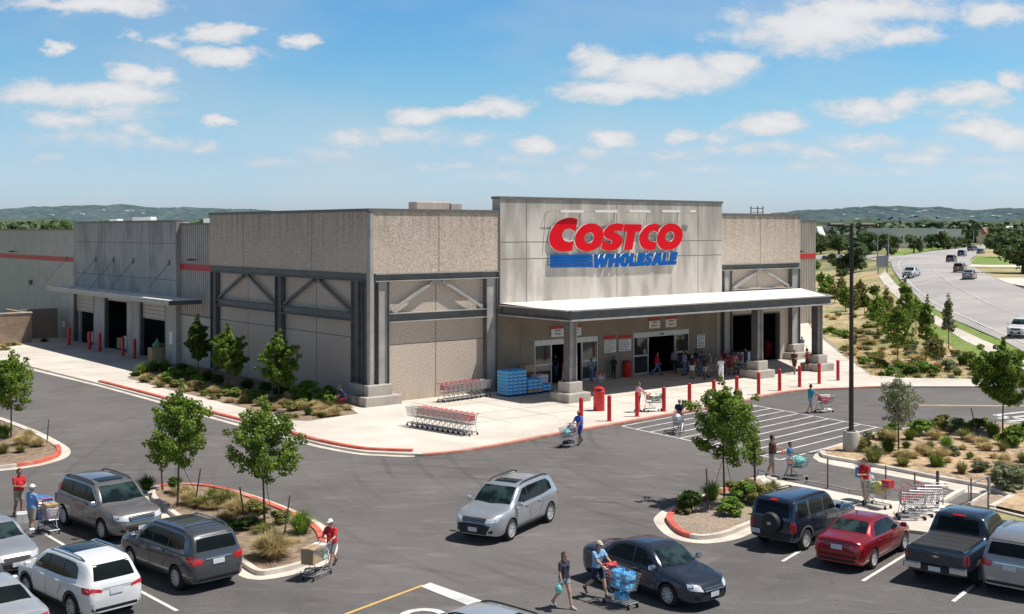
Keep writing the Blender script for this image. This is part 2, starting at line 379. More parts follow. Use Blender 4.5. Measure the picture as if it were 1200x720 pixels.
# ------------------------------------------------------------------ ground materials
M_asph = mat('asphalt', (.090, .083, .082), (.124, .115, .112), scale=.35, rough=.9, bump=.25, bscale=40, c3=(.165, .153, .146), scale3=.09, mix3=.55, detail=10, lo=.3, hi=.7, stretch=(1, 1.0, 1))
M_asph2 = mat('parking_asphalt', (.072, .067, .067), (.102, .095, .092), scale=.5, rough=.9, bump=.25, bscale=40, c3=(.135, .13, .126), scale3=.12, mix3=.5, detail=10)
M_conc = mat('pale_concrete', (.60, .545, .47), (.72, .66, .58), scale=.5, rough=.85, bump=.1, bscale=30, c3=(.47, .42, .36), scale3=.12, mix3=.5, detail=9)
M_curb = mat('curb_concrete', (.60, .54, .46), (.74, .67, .58), scale=1.5, rough=.85, c3=(.42, .37, .32), scale3=.6, mix3=.5)
M_red = mat('red_curb_paint', (.62, .085, .045), (.74, .13, .07), scale=2, rough=.6, c3=(.42, .06, .04), scale3=1.3, mix3=.6)
M_redfade = mat('worn_red_paint', (.55, .17, .12), (.62, .26, .2), scale=2.5, rough=.8)
M_white = mat('road_paint_white', (.66, .65, .62), (.82, .81, .78), scale=3, rough=.7, c3=(.4, .39, .37), scale3=1.5, mix3=.6)
M_yel = mat('road_paint_yellow', (.62, .40, .10), (.72, .5, .18), scale=3, rough=.7, c3=(.4, .3, .15), scale3=1.5, mix3=.6)
M_mulch = mat('mulch', (.10, .065, .045), (.33, .235, .165), scale=5, rough=.95, bump=.9, bscale=25, c3=(.40, .27, .18), scale3=.3, mix3=.5, detail=14, lo=.36, hi=.64); weather(M_mulch, .3, .3, .5, 0, dark=(.07, .05, .035), light=(.5, .39, .28))
M_sandy = mat('sandy_soil', (.22, .15, .10), (.56, .42, .27), scale=4, rough=.95, bump=.8, bscale=22, c3=(.60, .43, .25), scale3=.25, mix3=.65, detail=14, lo=.36, hi=.64)
M_gravel = mat('gravel', (.17, .13, .10), (.46, .38, .30), scale=14, rough=.95, bump=.9, bscale=30, c3=(.44, .31, .22), scale3=.4, mix3=.5, detail=12)
M_dry = mat('dry_ground', (.42, .30, .17), (.58, .45, .27), scale=1.2, rough=.95, bump=.6, bscale=12, c3=(.22, .25, .09), scale3=.16, mix3=.8, detail=12, c3lo=.42, c3hi=.60)
M_lawn = mat('lawn_grass', (.12, .20, .035), (.22, .32, .07), scale=3, rough=.95, bump=.8, bscale=25, c3=(.28, .30, .10), scale3=.2, mix3=.6, detail=12)
M_far = mat('far_ground', (.20, .21, .08), (.40, .33, .17), scale=.06, rough=.95, c3=(.07, .11, .035), scale3=.02, mix3=.8, detail=10)
M_road = mat('road_surface', (.36, .335, .325), (.47, .44, .42), scale=.15, rough=.85, bump=.1, bscale=20, c3=(.30, .285, .28), scale3=.06, mix3=.6, detail=9)

weather(M_asph, .6, .30, .35, .22); weather(M_asph2, .7, .22, .35, 0, sp_scale=1.1)
weather(M_conc, .30, .28, .22, 0, dark=(.22, .19, .16), light=(.8, .76, .7)); weather(M_curb, .3, .4, .3, 0, dark=(.2, .17, .15), light=(.8, .76, .7)); weather(M_red, .3, .55, .3, 0, dark=(.22, .05, .04), light=(.72, .45, .38)); weather(M_redfade, .3, .6, .3, 0, dark=(.2, .12, .1), light=(.6, .5, .42))
weather(M_road, .3, .35, .15, 0, dark=(.2, .19, .19), light=(.5, .48, .46)); weather(M_white, .4, .5, .4, 0, dark=(.2, .19, .18), light=(.8, .8, .78))
# ground: one sheet to the horizon
vs = []; fs = []
for y in YL:
    for x in XL: vs.append((x, y, T(x, y)))
nx = len(XL)
for j in range(len(YL)-1):
    for i in range(nx-1): a = j*nx+i; fs.append((a, a+1, a+1+nx, a+nx))
g = MB(); g.add(vs, fs); tag(g.build('ground', M_far), kind='structure')
def S(name, px, zo, m, world=(), **k):
    return tag(sheet(name, [G2(*p) for p in px]+[Vector(w) for w in world], zo, m, **k), kind='structure')
def bw(s, t): return tuple(B(s, t).to_2d())
# parking lot and drive
S('parking_lot', [(1260, 453), (1145, 453), (1035, 453.5)], .004, M_asph, world=[(18, 90), (-10, 92), (-45, 118), (-110, 140), (-110, 4), (70, 4)], drape=False)
pk = [G2(0, 540), G2(150, 560), G2(270, 668), G2(380, 700), G2(420, 740)]
tag(sheet('stall_paving', [G2(-60, 600), G2(0, 574), G2(60, 560), G2(165, 590), G2(275, 677), G2(420, 712), G2(470, 740), (-6, 20), (-40, 20)], .008, M_asph2), kind='structure')
tag(sheet('stall_paving', [G2(790, 636), G2(882, 612), G2(1000, 600), G2(1100, 600), G2(1230, 640), (60, 20), (2, 20), G2(700, 745), G2(760, 700), G2(850, 650)], .008, M_asph2), kind='structure')

# concrete apron in front of the store
front = [(115, 453), (190, 473.7), (240, 489), (300, 505), (325, 511), (365, 523), (415, 532.5), (450, 535), (486, 535.7), (540, 531), (600, 521), (640, 513), (698, 503), (760, 492),
         (860, 474.4), (900, 465), (940, 459), (996, 456.4), (1035, 455), (1145, 454.8), (1240, 455)]
fpath = [p.to_2d() for p in catmull([G(*p) for p in front], 5)]
tag(sheet('gutter', [G2(-60, 415), G2(19, 430)]+fpath[:41]+[G2(486, 532), G2(415, 528), G2(300, 500), G2(190, 470), G2(115, 447), G2(30, 424)], .014, M_curb), kind='structure')
inner = offset_path(fpath, .42)
apron = [G2(-60, 412), G2(19, 427)]+inner[:38]+[(fpath[i]*.0+fpath[i]) for i in range(41, len(fpath))]
apron += [G2(1240, 446), G2(1145, 446), G2(1070, 445), G2(1022, 441.8), G2(990, 420), G2(953, 390), G2(946, 378)]
apron += [bw(80, 26), bw(46, 30), bw(20, 30), bw(5, 60), bw(-1, 62), bw(-16, 66), bw(-40, 66)]
tag(sheet('pavement', apron, .12, M_conc, thick=.3), kind='structure')
# scored joints in the pavement, thin dark lines
M_joint = mat('joint_line', (.20, .18, .16), rough=.9)
jm = MB()
for s in [2.5+3.6*i for i in range(14)]:
    a = B(s, -1.0 if s < 10 else -.3); 
    t1 = -11.5 if s < 10 else (-10.2 if s > 14 else -12.2)
    b = B(s, t1); jm.bar(Vector((a.x, a.y, .1225)), Vector((b.x, b.y, .1225)), .05, .004)
for t in (-3.8, -7.6, -10.2):
    a = B(.5 if t < -4 else 3, t); b = B(49, t); jm.bar(Vector((a.x, a.y, .1223)), Vector((b.x, b.y, .1223)), .05, .004)
for k in range(7):
    a = B(-6.5, 22+k*5.0); b = B(-12.5, 22+k*5.0); jm.bar(Vector((a.x, a.y, .1225)), Vector((b.x, b.y, .1225)), .05, .004)
tag(jm.build('pavement_joints', M_joint), kind='structure')
# raised red curb and the flush red line
mb = MB(); strip(mb, catmull([G(115, 449.6), G(190, 469.5), G(240, 485), G(300, 500.5), G(325, 506.5), G(365, 518.5), G(415, 528.6), G(450, 531.5), G(483, 532.5)], 6), 0, .26, .01, .24)
tag(fixn(mb.build('red_curb', M_red)), 'long raised red painted curb edging the store pavement', 'curb')
mb = MB(); strip(mb, fpath[41:92], -.02, .30, .02, .126)
tag(fixn(mb.build('flush_red_curb', M_redfade)), 'faded red painted pavement edge along the crosswalk', 'curb')
# bed along the shaded wall
S('planting_bed', [(149, 445), (190, 456.7), (240, 468.7), (297, 483), (345, 495), (362, 495.7), (420, 487)], .135, M_mulch, world=[bw(-1.6, .8), bw(.2, 1), bw(.2, 30), bw(-2.5, 31)])

def island(name, px, reds=(), soil=M_mulch, gut=.45, label='', cw=.22, h=.17, n=5):
    """kerbed island: flat gutter, raised curb, soil; all one thing"""
    p = [v.to_2d() for v in catmull([G(*q) for q in ccw_px(px)], n, True)]
    root = empty('traffic_island', (0, 0, 0), 0, label, 'traffic island')
    sheet('gutter', p, .016, M_curb, root)
    mb = MB(); strip(mb, p, gut, gut+cw, .012, h, True); fixn(mb.build('curb', M_curb, root))
    for a, b in reds:
        q = [v.to_2d() for v in catmull([G(*w) for w in px], n, True)]
        ia = min(range(len(p)), key=lambda i: (p[i]-G2(*a)).length); ib = min(range(len(p)), key=lambda i: (p[i]-G2(*b)).length)
        seg = []; i = ia
        while True:
            seg.append(p[i]); 
            if i == ib: break
            i = (i+1) % len(p)
        if len(seg) > len(p)*.7: 
            seg = []; i = ib
            while True:
                seg.append(p[i])
                if i == ia: break
                i = (i+1) % len(p)
        mb = MB(); strip(mb, seg, gut-.012, gut+cw+.012, .012, h+.008); fixn(mb.build('red_paint', M_red, root))
    sheet('soil', offset_path(p, gut+cw-.03, True), h-.05, soil, root)
    return root
def ccw_px(px):
    w = [G2(*q) for q in px]; n = len(w)
    a = sum(w[i].x*w[(i+1) % n].y-w[(i+1) % n].x*w[i].y for i in range(n))
    return px if a > 0 else px[::-1]
island('a', [(-40, 478), (0, 489), (30, 500), (50, 508), (70, 518.5), (82, 527), (79, 536), (57, 544), (30, 549), (0, 552.5), (-50, 557), (-90, 520)],
       reds=[((25, 549), (82, 524))], label='kerbed island with red curb at the left edge of the lot')
island('b', [(165, 577), (177, 571.5), (200, 569), (222, 568), (252, 570), (277, 575), (310, 585), (337, 595), (364, 607), (384, 619), (394, 632), (395, 647), (383, 661), (356, 671), (322, 678.5), (300, 680), (282, 676), (262, 662), (222, 632), (185, 605), (165, 588)],
       reds=[((395, 640), (180, 571))], label='kerbed island with red curb and dry tufts beside the two grey cars')
island('c', [(766, 611), (772, 602), (781, 597), (800, 589.5), (821, 581), (849, 570), (875, 562), (893, 558.5), (915, 562), (930, 575), (925, 600), (905, 615), (882, 625), (868, 631), (849, 635.5), (823, 637.5), (797, 634), (778, 626)],
       reds=[((797, 634), (783, 596)), ((805, 587), (872, 563))], soil=M_gravel, gut=.5, label='kerbed gravel island with one young tree behind the navy off-roader')
# big planted bed on the right
S('gutter', [(952.5, 536.7), (956, 531.5), (966.7, 526.7), (988, 521), (1015, 510), (1048, 504.5), (1090, 501), (1140, 498), (1260, 498), (1260, 625), (1200, 607), (1160, 598), (1187, 584.5), (1160, 579), (1126.7, 577.5), (1086.7, 565.8), (1060, 561), (1010, 551.7), (976.7, 545.8), (960, 541.7)], .012, M_curb)
inn = [(963.5, 533.5), (968, 529.5), (990, 523.5), (1015, 513), (1048, 507), (1090, 503.5), (1140, 500), (1260, 500), (1260, 621), (1200, 604), (1161, 595), (1184, 583), (1158, 572.5), (1086.7, 559.5), (1060, 554), (1018, 546), (977, 539)]
S('planting_bed', inn, .13, M_sandy)
mb = MB(); pp = [G2(*q) for q in [(1184, 583), (1158, 572.5), (1122, 566), (1086.7, 559.5), (1060, 554), (1018, 546), (990, 541), (977, 539), (966, 536.5), (963, 533.0), (968, 529.5), (990, 523), (1015, 512.5), (1048, 506.5), (1090, 503), (1140, 499.5), (1240, 499)]]
strip(mb, pp, -.12, .12, .0, .17); tag(fixn(mb.build('curb', M_curb)), 'pale concrete curb around the large planted bed', 'curb')
mb = MB(); strip(mb, [G2(1162, 597), G2(1186, 584)], -.12, .12, .0, .16); strip(mb, [G2(1103, 591), G2(1128, 576.7)], -.12, .12, .0, .16); strip(mb, [G2(1136, 593), G2(1160, 579)], -.06, .06, .0, .14); strip(mb, [G2(1240, 619), G2(1160, 599)], -.07, .07, .0, .14)
tag(fixn(mb.build('curb', M_curb)), 'short angled concrete curbs by the cart corral', 'curb')
S('planting_bed', [(1136, 593), (1160, 580), (1185, 584), (1162, 597)], .03, M_gravel)
S('bare_ground', [(1160, 600), (1240, 619), (1260, 650), (1200, 640), (1140, 625)], .06, M_dry)
# raised walk behind the parked cars
S('pavement', [(886, 560), (945, 572.5), (1000, 584), (1047, 591), (1102, 592), (1135, 598), (1160, 601), (1150, 628), (1120, 632), (1065, 625), (1000, 607), (930, 590), (905, 580)], .13, M_conc, thick=.2)

# painted lines
PL = MB()
def line(a, b, w=.12, mi=0, z=.016):
    a = G(*a) if not isinstance(a, Vector) else a; b = G(*b) if not isinstance(b, Vector) else b
    d = (b-a).to_2d().normalized(); n = Vector((-d.y, d.x))*w/2
    PL.add([(a.x-n.x, a.y-n.y, z), (b.x-n.x, b.y-n.y, z), (b.x+n.x, b.y+n.y, z), (a.x+n.x, a.y+n.y, z)], [(0, 1, 2, 3)], mi)
A0, A1, B0, B1 = G(729, 500), G(915, 539.5), G(872, 473.5), G(1048, 505)
line(A0, A1, .14); line(B0, B1, .14, z=.020)
for k in range(11): line(A0.lerp(A1, k/10), B0.lerp(B1, k/10), .14, z=.024)
PL.build('crosswalk_lines', [M_white]); tag(bpy.data.objects['crosswalk_lines'], kind='structure')
PL = MB()
for a, b in [((917, 658.5), (958, 634)), ((1011, 681.5), (1062, 650)), ((1117, 705.5), (1170, 664)), ((-30, 685), (23, 672.5)), ((49, 624), (88, 647)), ((88, 647), (150, 684)), ((160, 691), (207.5, 716.5)),
             ((1150, 476), (1076, 475.3))][:7]: line(a, b, .13)
PL.build('stall_lines', [M_white]); tag(bpy.data.objects['stall_lines'], kind='structure')
PL = MB(); line((1076, 475.3), (1260, 476.5), .35, 1); line((496, 686.5), (385, 728), .13, 1)
q = [G(503.8, 683.6), G(640, 731), G(628, 742), G(493, 688.2)]
PL.add([(p.x, p.y, .02) for p in q], [(0, 1, 2, 3)], 0)
for a, b in (((1165, 487), (1240, 479)), ((1170, 491), (1240, 484)), ((1180, 494.5), (1240, 489)), ((1165, 487), (1240, 497))): line(a, b, .35, z=.02)
# start of a painted word on the asphalt, mostly outside the frame
def arc(cx_, cy_, rx, ry, a0, a1, w):
    pts = [Vector((cx_+rx*math.cos(R(a)), cy_+ry*math.sin(R(a)), 0)) for a in range(a0, a1+1, 12)]
    for i in range(len(pts)-1): line(pts[i]+(pts[i]-pts[i+1])*.12, pts[i+1]+(pts[i+1]-pts[i])*.12, w, z=.02+.001*(i % 3))
c0 = G(500, 722); arc(c0.x-.10, c0.y-.1, .62, .62, 30, 330, .26)
PL.build('ground_marks', [M_white, M_yel]); tag(bpy.data.objects['ground_marks'], kind='structure')

# planted slope, lawn, road and its sidewalk
S('dry_slope', [(1260, 446), (1200, 445.5), (1145, 446), (1070, 445), (1022, 441.8), (990, 420), (953, 390), (948, 375), (945, 345), (955, 318), (1030, 318), (1045, 335), (1075, 372), (1100, 398), (1130, 415), (1155, 428), (1200, 445), (1250, 460)][:-1] + [(1262, 452)], .01, M_dry)
S('gravel_verge', [(949, 392), (1015, 443), (1026, 443.5), (958, 389)], .04, M_gravel)
S('lawn', [(1045, 335), (1075, 370), (1098, 397), (1130, 415), (1155, 427), (1200, 443.5), (1300, 480), (1300, 445), (1200, 413), (1150, 391), (1118, 376), (1080, 355), (1055, 332), (1048, 322)], .03, M_lawn)
S('sidewalk', [(1051, 335), (1077, 358), (1098, 372), (1120, 385), (1152, 400), (1200, 421), (1300, 460), (1300, 478), (1200, 434), (1168, 419), (1131, 401), (1118, 393), (1095, 381), (1067, 364), (1040, 340), (1030, 325), (1037, 318)], .05, M_conc)
S('main_road', [(1300, 452), (1200, 414), (1150, 390), (1118, 376), (1080, 355), (1058, 333), (1047, 318), (1044, 309), (1050, 303.5), (1062, 299.5), (1080, 296.5), (1095, 294.3), (1128, 291), (1140, 288.5), (1153, 287.5), (1156, 291), (1149, 297.5), (1139, 303), (1136, 307), (1143, 315), (1164, 326), (1200, 340), (1300, 366)], .06, M_road)
RL = MB()
def rline(px, w, z, mi=0):
    p = catmull([G(*q) for q in px], 6); a = offset_path(p, -w/2); b = offset_path(p, w/2)
    vs = []
    for i in range(len(p)): vs += [(a[i].x, a[i].y, T(a[i].x, a[i].y)+z), (b[i].x, b[i].y, T(b[i].x, b[i].y)+z)]
    RL.add(vs, [(2*i+1, 2*i, 2*i+2, 2*i+3) for i in range(len(p)-1)], mi)
rline([(1240, 421), (1200, 404), (1153, 383), (1121, 369), (1090, 353), (1068, 334), (1057, 320), (1053, 310), (1060, 303), (1080, 299)], .16, .15)
if 0: rline([(1260, 375), (1200, 352), (1160, 336), (1135, 322), (1125, 312), (1128, 304), (1142, 296)], .35, .2)
if 0: rline([(1260, 392), (1200, 367), (1150, 346), (1115, 328), (1098, 315), (1098, 306), (1115, 299)], .14, .2, 1)
rline([(1260, 398), (1200, 374), (1150, 353), (1112, 332), (1092, 316)], .10, .15)
RL.build('road_lines', [M_white, M_yel]); tag(bpy.data.objects['road_lines'], kind='structure')
S('verge', [(1136, 307), (1143, 315), (1164, 326), (1300, 364), (1300, 300), (1200, 291), (1153, 293), (1146, 299)], .02, M_dry)
S('lawn', [(1137, 309), (1160, 311.5), (1230, 311), (1230, 304), (1160, 301), (1145, 301)], .045, M_lawn)
S('sidewalk', [(1136, 313.5), (1160, 314.5), (1250, 315), (1250, 311.5), (1160, 311.5), (1138, 311)], .09, M_conc)
S('sidewalk', [(1167, 327.5), (1180, 333), (1200, 337), (1300, 360), (1300, 335), (1230, 328), (1195, 327)], .09, M_conc)
S('lawn', [(1044, 300), (1060, 292), (1130, 290.5), (1140, 288), (1080, 295.6), (1062, 298.5), (1050, 303)], .045, M_lawn)
S('side_lane', [(940, 303), (1000, 303), (1046, 308), (1060, 300), (1040, 300), (1000, 298.5), (940, 299)], .06, M_road)
# hills on the horizon
M_hill = mat('hazed_hill_woods', (.055, .095, .110), (.105, .150, .155), scale=.03, rough=1, c3=(.12, .155, .165), scale3=.006, mix3=.5, detail=12, spec=0)  # distance haze put into the woods' blue-green grey
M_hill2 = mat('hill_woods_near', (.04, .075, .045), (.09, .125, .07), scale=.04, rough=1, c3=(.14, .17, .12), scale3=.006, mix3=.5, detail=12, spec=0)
def hill(name, D, keys, m, seed, depth=900):
    vs = []; fs = []; x0, x1 = keys[0][0], keys[-1][0]; n = int((x1-x0)/2.2); K = 7
    for i in range(n+1):
        px = x0+(x1-x0)*i/n
        for (a, ya), (b, yb) in zip(keys, keys[1:]):
            if a <= px <= b: y = ya+(yb-ya)*(px-a)/(b-a); break
        top = CAMH+(HY-y)/FPX*D+noise.noise(Vector((px*.08, seed, 0)))*4+noise.noise(Vector((px*.35, seed, 3)))*4*(D/4000)
        for k in range(K):
            f = k/(K-1); Y = D-depth*(1-f); z = -10+(top+10)*math.sin(f*math.pi/2)**.8+(noise.noise(Vector((px*.15, f*5, seed)))*9 if 0 < k < K-1 else 0)
            vs.append(((px-HX)/FPX*D, Y, z))
        vs.append(((px-HX)/FPX*D, D+depth, -10))
    K += 1
    for i in range(n):
        for k in range(K-1): a = i*K+k; fs.append((a, a+K, a+K+1, a+1))
    o = MB().add(vs, fs).build(name, m, smooth=180); tag(o, kind='structure')
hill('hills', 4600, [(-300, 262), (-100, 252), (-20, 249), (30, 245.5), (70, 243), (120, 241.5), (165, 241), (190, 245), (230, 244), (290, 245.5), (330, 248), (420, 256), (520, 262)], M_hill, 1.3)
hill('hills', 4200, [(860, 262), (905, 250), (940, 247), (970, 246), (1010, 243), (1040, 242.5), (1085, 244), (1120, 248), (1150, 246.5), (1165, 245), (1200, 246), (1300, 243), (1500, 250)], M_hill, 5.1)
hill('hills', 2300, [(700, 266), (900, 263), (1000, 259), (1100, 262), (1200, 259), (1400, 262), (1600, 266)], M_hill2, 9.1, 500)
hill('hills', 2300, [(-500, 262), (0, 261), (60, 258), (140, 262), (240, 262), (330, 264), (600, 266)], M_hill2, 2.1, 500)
# ------------------------------------------------------------------ the store
M_agg = mat('exposed_aggregate', (.41, .335, .27), (.70, .59, .49), scale=12, rough=.95, bump=.5, bscale=26, c3=(.62, .52, .43), scale3=.35, mix3=.35, detail=14, lo=.38, hi=.62)
M_smooth = mat('smooth_concrete', (.48, .44, .39), (.63, .585, .53), scale=.6, rough=.85, bump=.08, bscale=12, c3=(.33, .30, .27), scale3=.8, mix3=.8, detail=10, stretch=(1, 1, .25))
M_grey = mat('grey_concrete', (.40, .385, .365), (.54, .52, .50), scale=.5, rough=.85, bump=.08, bscale=10, c3=(.26, .25, .24), scale3=.5, mix3=.75, detail=10, stretch=(1, 1, .55))
M_under = mat('shaded_brown_concrete', (.24, .195, .15), (.32, .265, .205), scale=.5, rough=.85, c3=(.28, .24, .2), scale3=.8, mix3=.5, detail=8)  # brown darkened, shade under the canopy put into the colour
M_joint2 = mat('panel_joint', (.19, .17, .15), rough=.9)
M_steel = mat('grey_steel_paint', (.095, .096, .097), (.13, .13, .13), scale=1.5, rough=.45, spec=.5)
M_steell = mat('pale_and_sunlit_steel', (.33, .32, .30), (.43, .415, .39), scale=1.5, rough=.5)  # pale steel, also stands in for sunlit faces of the grey frame
M_metal = mat('metal_siding', (.43, .385, .34), (.50, .45, .40), scale=.8, rough=.55)
M_stripe = mat('red_stripe', (.52, .02, .025), (.58, .03, .035), scale=2, rough=.5)
M_coping = mat('dark_coping', (.13, .125, .12), (.17, .16, .15), scale=2, rough=.5)
M_tpo = mat('roof_membrane', (.80, .76, .70), (.88, .84, .78), scale=.6, rough=.7, c3=(.66, .62, .56), scale3=.5, mix3=.4)
M_dark = mat('interior_shade_black', (.018, .018, .02), (.03, .03, .03), scale=1, rough=.9)
M_glass = mat('door_glass', (.03, .035, .035), (.05, .055, .05), scale=1, rough=.04, spec=.8)
M_alu = mat('aluminium', (.52, .52, .50), (.6, .6, .58), scale=3, rough=.4, metal=.3)
M_sred = mat('sign_red', (.66, .002, .010), (.70, .003, .014), scale=1, rough=.5, spec=.2)
M_sblue = mat('sign_blue', (.002, .085, .34), (.003, .10, .38), scale=1, rough=.5, spec=.2)
M_swht = mat('sign_white', (.74, .73, .70), (.78, .77, .74), scale=2, rough=.5)
M_text = mat('sign_text', (.10, .10, .12), rough=.6)
M_bol = mat('bollard_red', (.55, .02, .025), (.64, .035, .035), scale=3, rough=.4)
M_plinth = mat('plinth_concrete', (.44, .40, .35), (.53, .49, .43), scale=1.2, rough=.85, bump=.1, c3=(.38, .34, .3), scale3=.8, mix3=.4)

def runoff(m, top, amt, col=(.16, .13, .11), ln=3.0, base=.35):
    nt = m.node_tree; N = nt.nodes; L = nt.links; bs = N['Principled BSDF']; src = bs.inputs['Base Color'].links[0].from_socket
    tc = [n for n in N if n.type == 'TEX_COORD'][0].outputs['Object']; sp = N.new('ShaderNodeSeparateXYZ'); L.new(tc, sp.inputs[0])
    def rg_(o, a, b, c, d):
        r = N.new('ShaderNodeMapRange'); L.new(o, r.inputs[0]); r.inputs[1].default_value = a; r.inputs[2].default_value = b; r.inputs[3].default_value = c; r.inputs[4].default_value = d; return r.outputs[0]
    mp = N.new('ShaderNodeMapping'); mp.inputs['Scale'].default_value = (1.6, 1.6, .07); L.new(tc, mp.inputs[0]); nz_ = N.new('ShaderNodeTexNoise'); nz_.inputs['Scale'].default_value = 1.4; nz_.inputs['Detail'].default_value = 8; L.new(mp.outputs[0], nz_.inputs[0])
    for f, a in ((rg_(sp.outputs[2], top-ln, top, 0, 1), amt), (rg_(sp.outputs[2], 1.3, .2, 0, 1), base)):
        mu = N.new('ShaderNodeMath'); mu.operation = 'MULTIPLY'; L.new(f, mu.inputs[0]); L.new(rg_(nz_.outputs[0], .42, .68, .15*a, a), mu.inputs[1])
        x = N.new('ShaderNodeMix'); x.data_type = 'RGBA'; L.new(mu.outputs[0], x.inputs[0]); L.new(src, x.inputs[6]); x.inputs[7].default_value = (*col, 1); src = x.outputs[2]
    L.new(src, bs.inputs['Base Color'])
runoff(M_agg, 12.8, .55); runoff(M_smooth, 13.8, .5, (.2, .18, .16)); runoff(M_grey, 12.3, .6, (.13, .125, .12), 4.5); runoff(M_metal, 12.2, .35); runoff(M_plinth, 3, .2)
store = empty('warehouse_store', P0, BANG, 'large tan and grey concrete warehouse store with red and blue sign over its covered entrance', 'store')
def wall(mb, axis, c, thick, u0, u1, z0, z1, holes=(), mi=0):
    """wall along u at constant c (outer face), with rectangular holes (u0,u1,ztop) from the ground"""
    def bx(a, b, za, zb):
        if b-a < .001 or zb-za < .001: return
        if axis == 'x': mb.box(a, b, c, c+thick, za, zb, mi)
        else: mb.box(c, c+thick, a, b, za, zb, mi)
    cur = u0
    for a, b, h in sorted(holes):
        bx(cur, a, z0, z1); bx(a, b, h, z1); cur = b
    bx(cur, u1, z0, z1)
# --- openings measured on the walls
def fs_(px): return FS(px, 400, 0)[0]
D1 = (fs_(627)-.05, fs_(701)+.05, 3.45); D2 = (fs_(743)-.05, fs_(808)+.05, 3.45); D3 = (fs_(857.5), fs_(914), 4.35)
# front wall: lower part
mb = MB(); wall(mb, 'x', 0, .4, 0, 10.36, 0, 8.6, mi=0); mb.box(-.0, .4, .4, 23.6, 0, 8.6, 0); mb.build('lower_wall', M_agg, store)
mb = MB(); wall(mb, 'x', 0, .4, 33.9, 44.2, 0, 8.6, [D3], 0)
mb.box(43.8, 44.2, .4, 23.6, 0, 8.6, 0)
mb.build('lower_wall', M_agg, store)
mb = MB(); PR = .38
mb.box(-PR+.12, 10.34, -PR, 0.0, 8.66, 12.72, 0); mb.box(33.92, 44.2+PR-.1, -PR, 0, 8.66, 12.72, 0)
mb.box(0, 44.2, 0.001, 23.6, 8.6, 12.70, 0)
mb.box(-PR, .0, -PR+.12, 23.9, 8.66, 12.72, 0)
mb.build('upper_band', M_agg, store)
# sign wall
mb = MB(); wall(mb, 'x', -.5, .9, 10.36, 33.9, 5.9, 13.72, mi=0); mb.build('sign_wall', M_smooth, store)
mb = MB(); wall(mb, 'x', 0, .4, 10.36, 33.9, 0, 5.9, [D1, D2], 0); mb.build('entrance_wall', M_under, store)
# joints
J = MB()
def jv(s, z0, z1, t): J.box(s-.03, s+.03, t-.006, t+.01, z0, z1)
def jh(s0, s1, z, t): J.box(s0, s1, t-.005, t+.01, z-.03, z+.03)
for px in (617, 723, 818): jv(FS(px, 300, -.5)[0], 5.95, 13.6, -.5)
for z in (11.0-.35, 9.45): jh(10.4, 33.85, z, -.5)
for z in (9.45+1.2,): pass
for s in (5.15,): jv(s, 8.68, 12.65, -PR); jv(s, .1, 8.1, 0); 
jv(39.0, 8.68, 12.65, -PR); jv(39.0, 4.4, 8.1, 0)
jh(0.8, 9.3, 3.9, 0)
for s in (12.6, 22.6, 33.0): jv(s, .1, 5.8, 0)
def jvl(t, z0, z1, s): J.box(s-.006, s+.01, t-.03, t+.03, z0, z1)
for t in (7.2, 17.8): jvl(t, 8.68, 12.65, -PR); jvl(t, .1, 8.1, 0)
J.box(-.006, .01, 1.6, 23, 4.3, 4.36)
J.build('panel_joint', M_joint2, store)
# coping
C = MB()
C.box(-PR-.08, 10.35, -PR-.08, .3, 12.72, 12.92); C.box(33.91, 44.2+PR, -PR-.08, .3, 12.72, 12.92); C.box(-PR-.08, .3, .3, 24.0, 12.72, 12.92); C.box(43.9, 44.2+PR, .3, 24, 12.72, 12.92)
C.box(10.28, 33.98, -.58, .45, 13.72, 13.9)
C.box(-.08, .3, 24.0, 30.5, 11.95, 12.1); C.box(-.53, .3, 30.5, 56, 12.2, 12.38); C.box(-.08, .3, 56, 112, 11.5, 11.62); C.box(44, 79.1, 23.5, 23.9, 12.6, 12.75)
C.build('coping', M_coping, store)
# corner post and downpipe
C = MB(); C.cbox(-.42, -.02, -.42, -.02, 1.2, 12.70, .08); C.build('corner_post', M_steell, store)
# body of the building behind
V = MB(); V.box(.4, 43.7, 24.0, 56, 6, 11.9); V.box(1, 79, 56.3, 112, 0, 11.5); V.box(44.3, 79, 23.7, 56, 0, 12.55)
V.box(10.5, 33.8, .4, .6, 9, 13.6); V.build('roof', M_tpo, store)
# metal siding, left and right, with ribs
mb = MB(); mb.box(0, .35, 24.0, 30.5, 0, 11.95, 0)
for i in range(16): t = 24.3+i*.4; mb.box(-.05, .0, t, t+.12, 4.4, 11.9, 0)
mb.box(-.03, 0, 23.9, 30.5, 4.25, 4.4, 1)
mb.build('metal_siding', [M_metal, M_joint2], store)
mb = MB(); mb.box(44.2, 79, 23.6, 23.69, 0, 12.6, 0)
for i in range(28): s = 70+i*.33; mb.box(s, s+.1, 23.54, 23.6, 0, 12.55, 0)
mb.box(78.9, 79.0, 23.6, 56, 0, 12.6)
mb.build('metal_siding', M_metal, store)
mb = MB(); mb.box(0, .35, 56, 112, 0, 11.5, 0); mb.build('rear_wall', M_metal, store)
mb = MB(); za, zb = 8.55, 9.25
mb.box(-.07, -.051, 24.0, 30.5, LS(230, 317.2)[1], LS(230, 310.2)[1]); mb.build('red_stripe', M_stripe, store)
mb = MB(); mb.box(-.02, 0, 56.0, 112, LS(50, 305)[1]-.02, LS(50, 299.8)[1]); mb.build('red_stripe', M_stripe, store)
z0 = FS(945, 303, 23.6)[1]; z1 = FS(945, 297.5, 23.6)[1]
mb = MB(); mb.box(73.5, 79.02, 23.52, 23.539, z0, z1); mb.build('red_stripe', M_stripe, store)
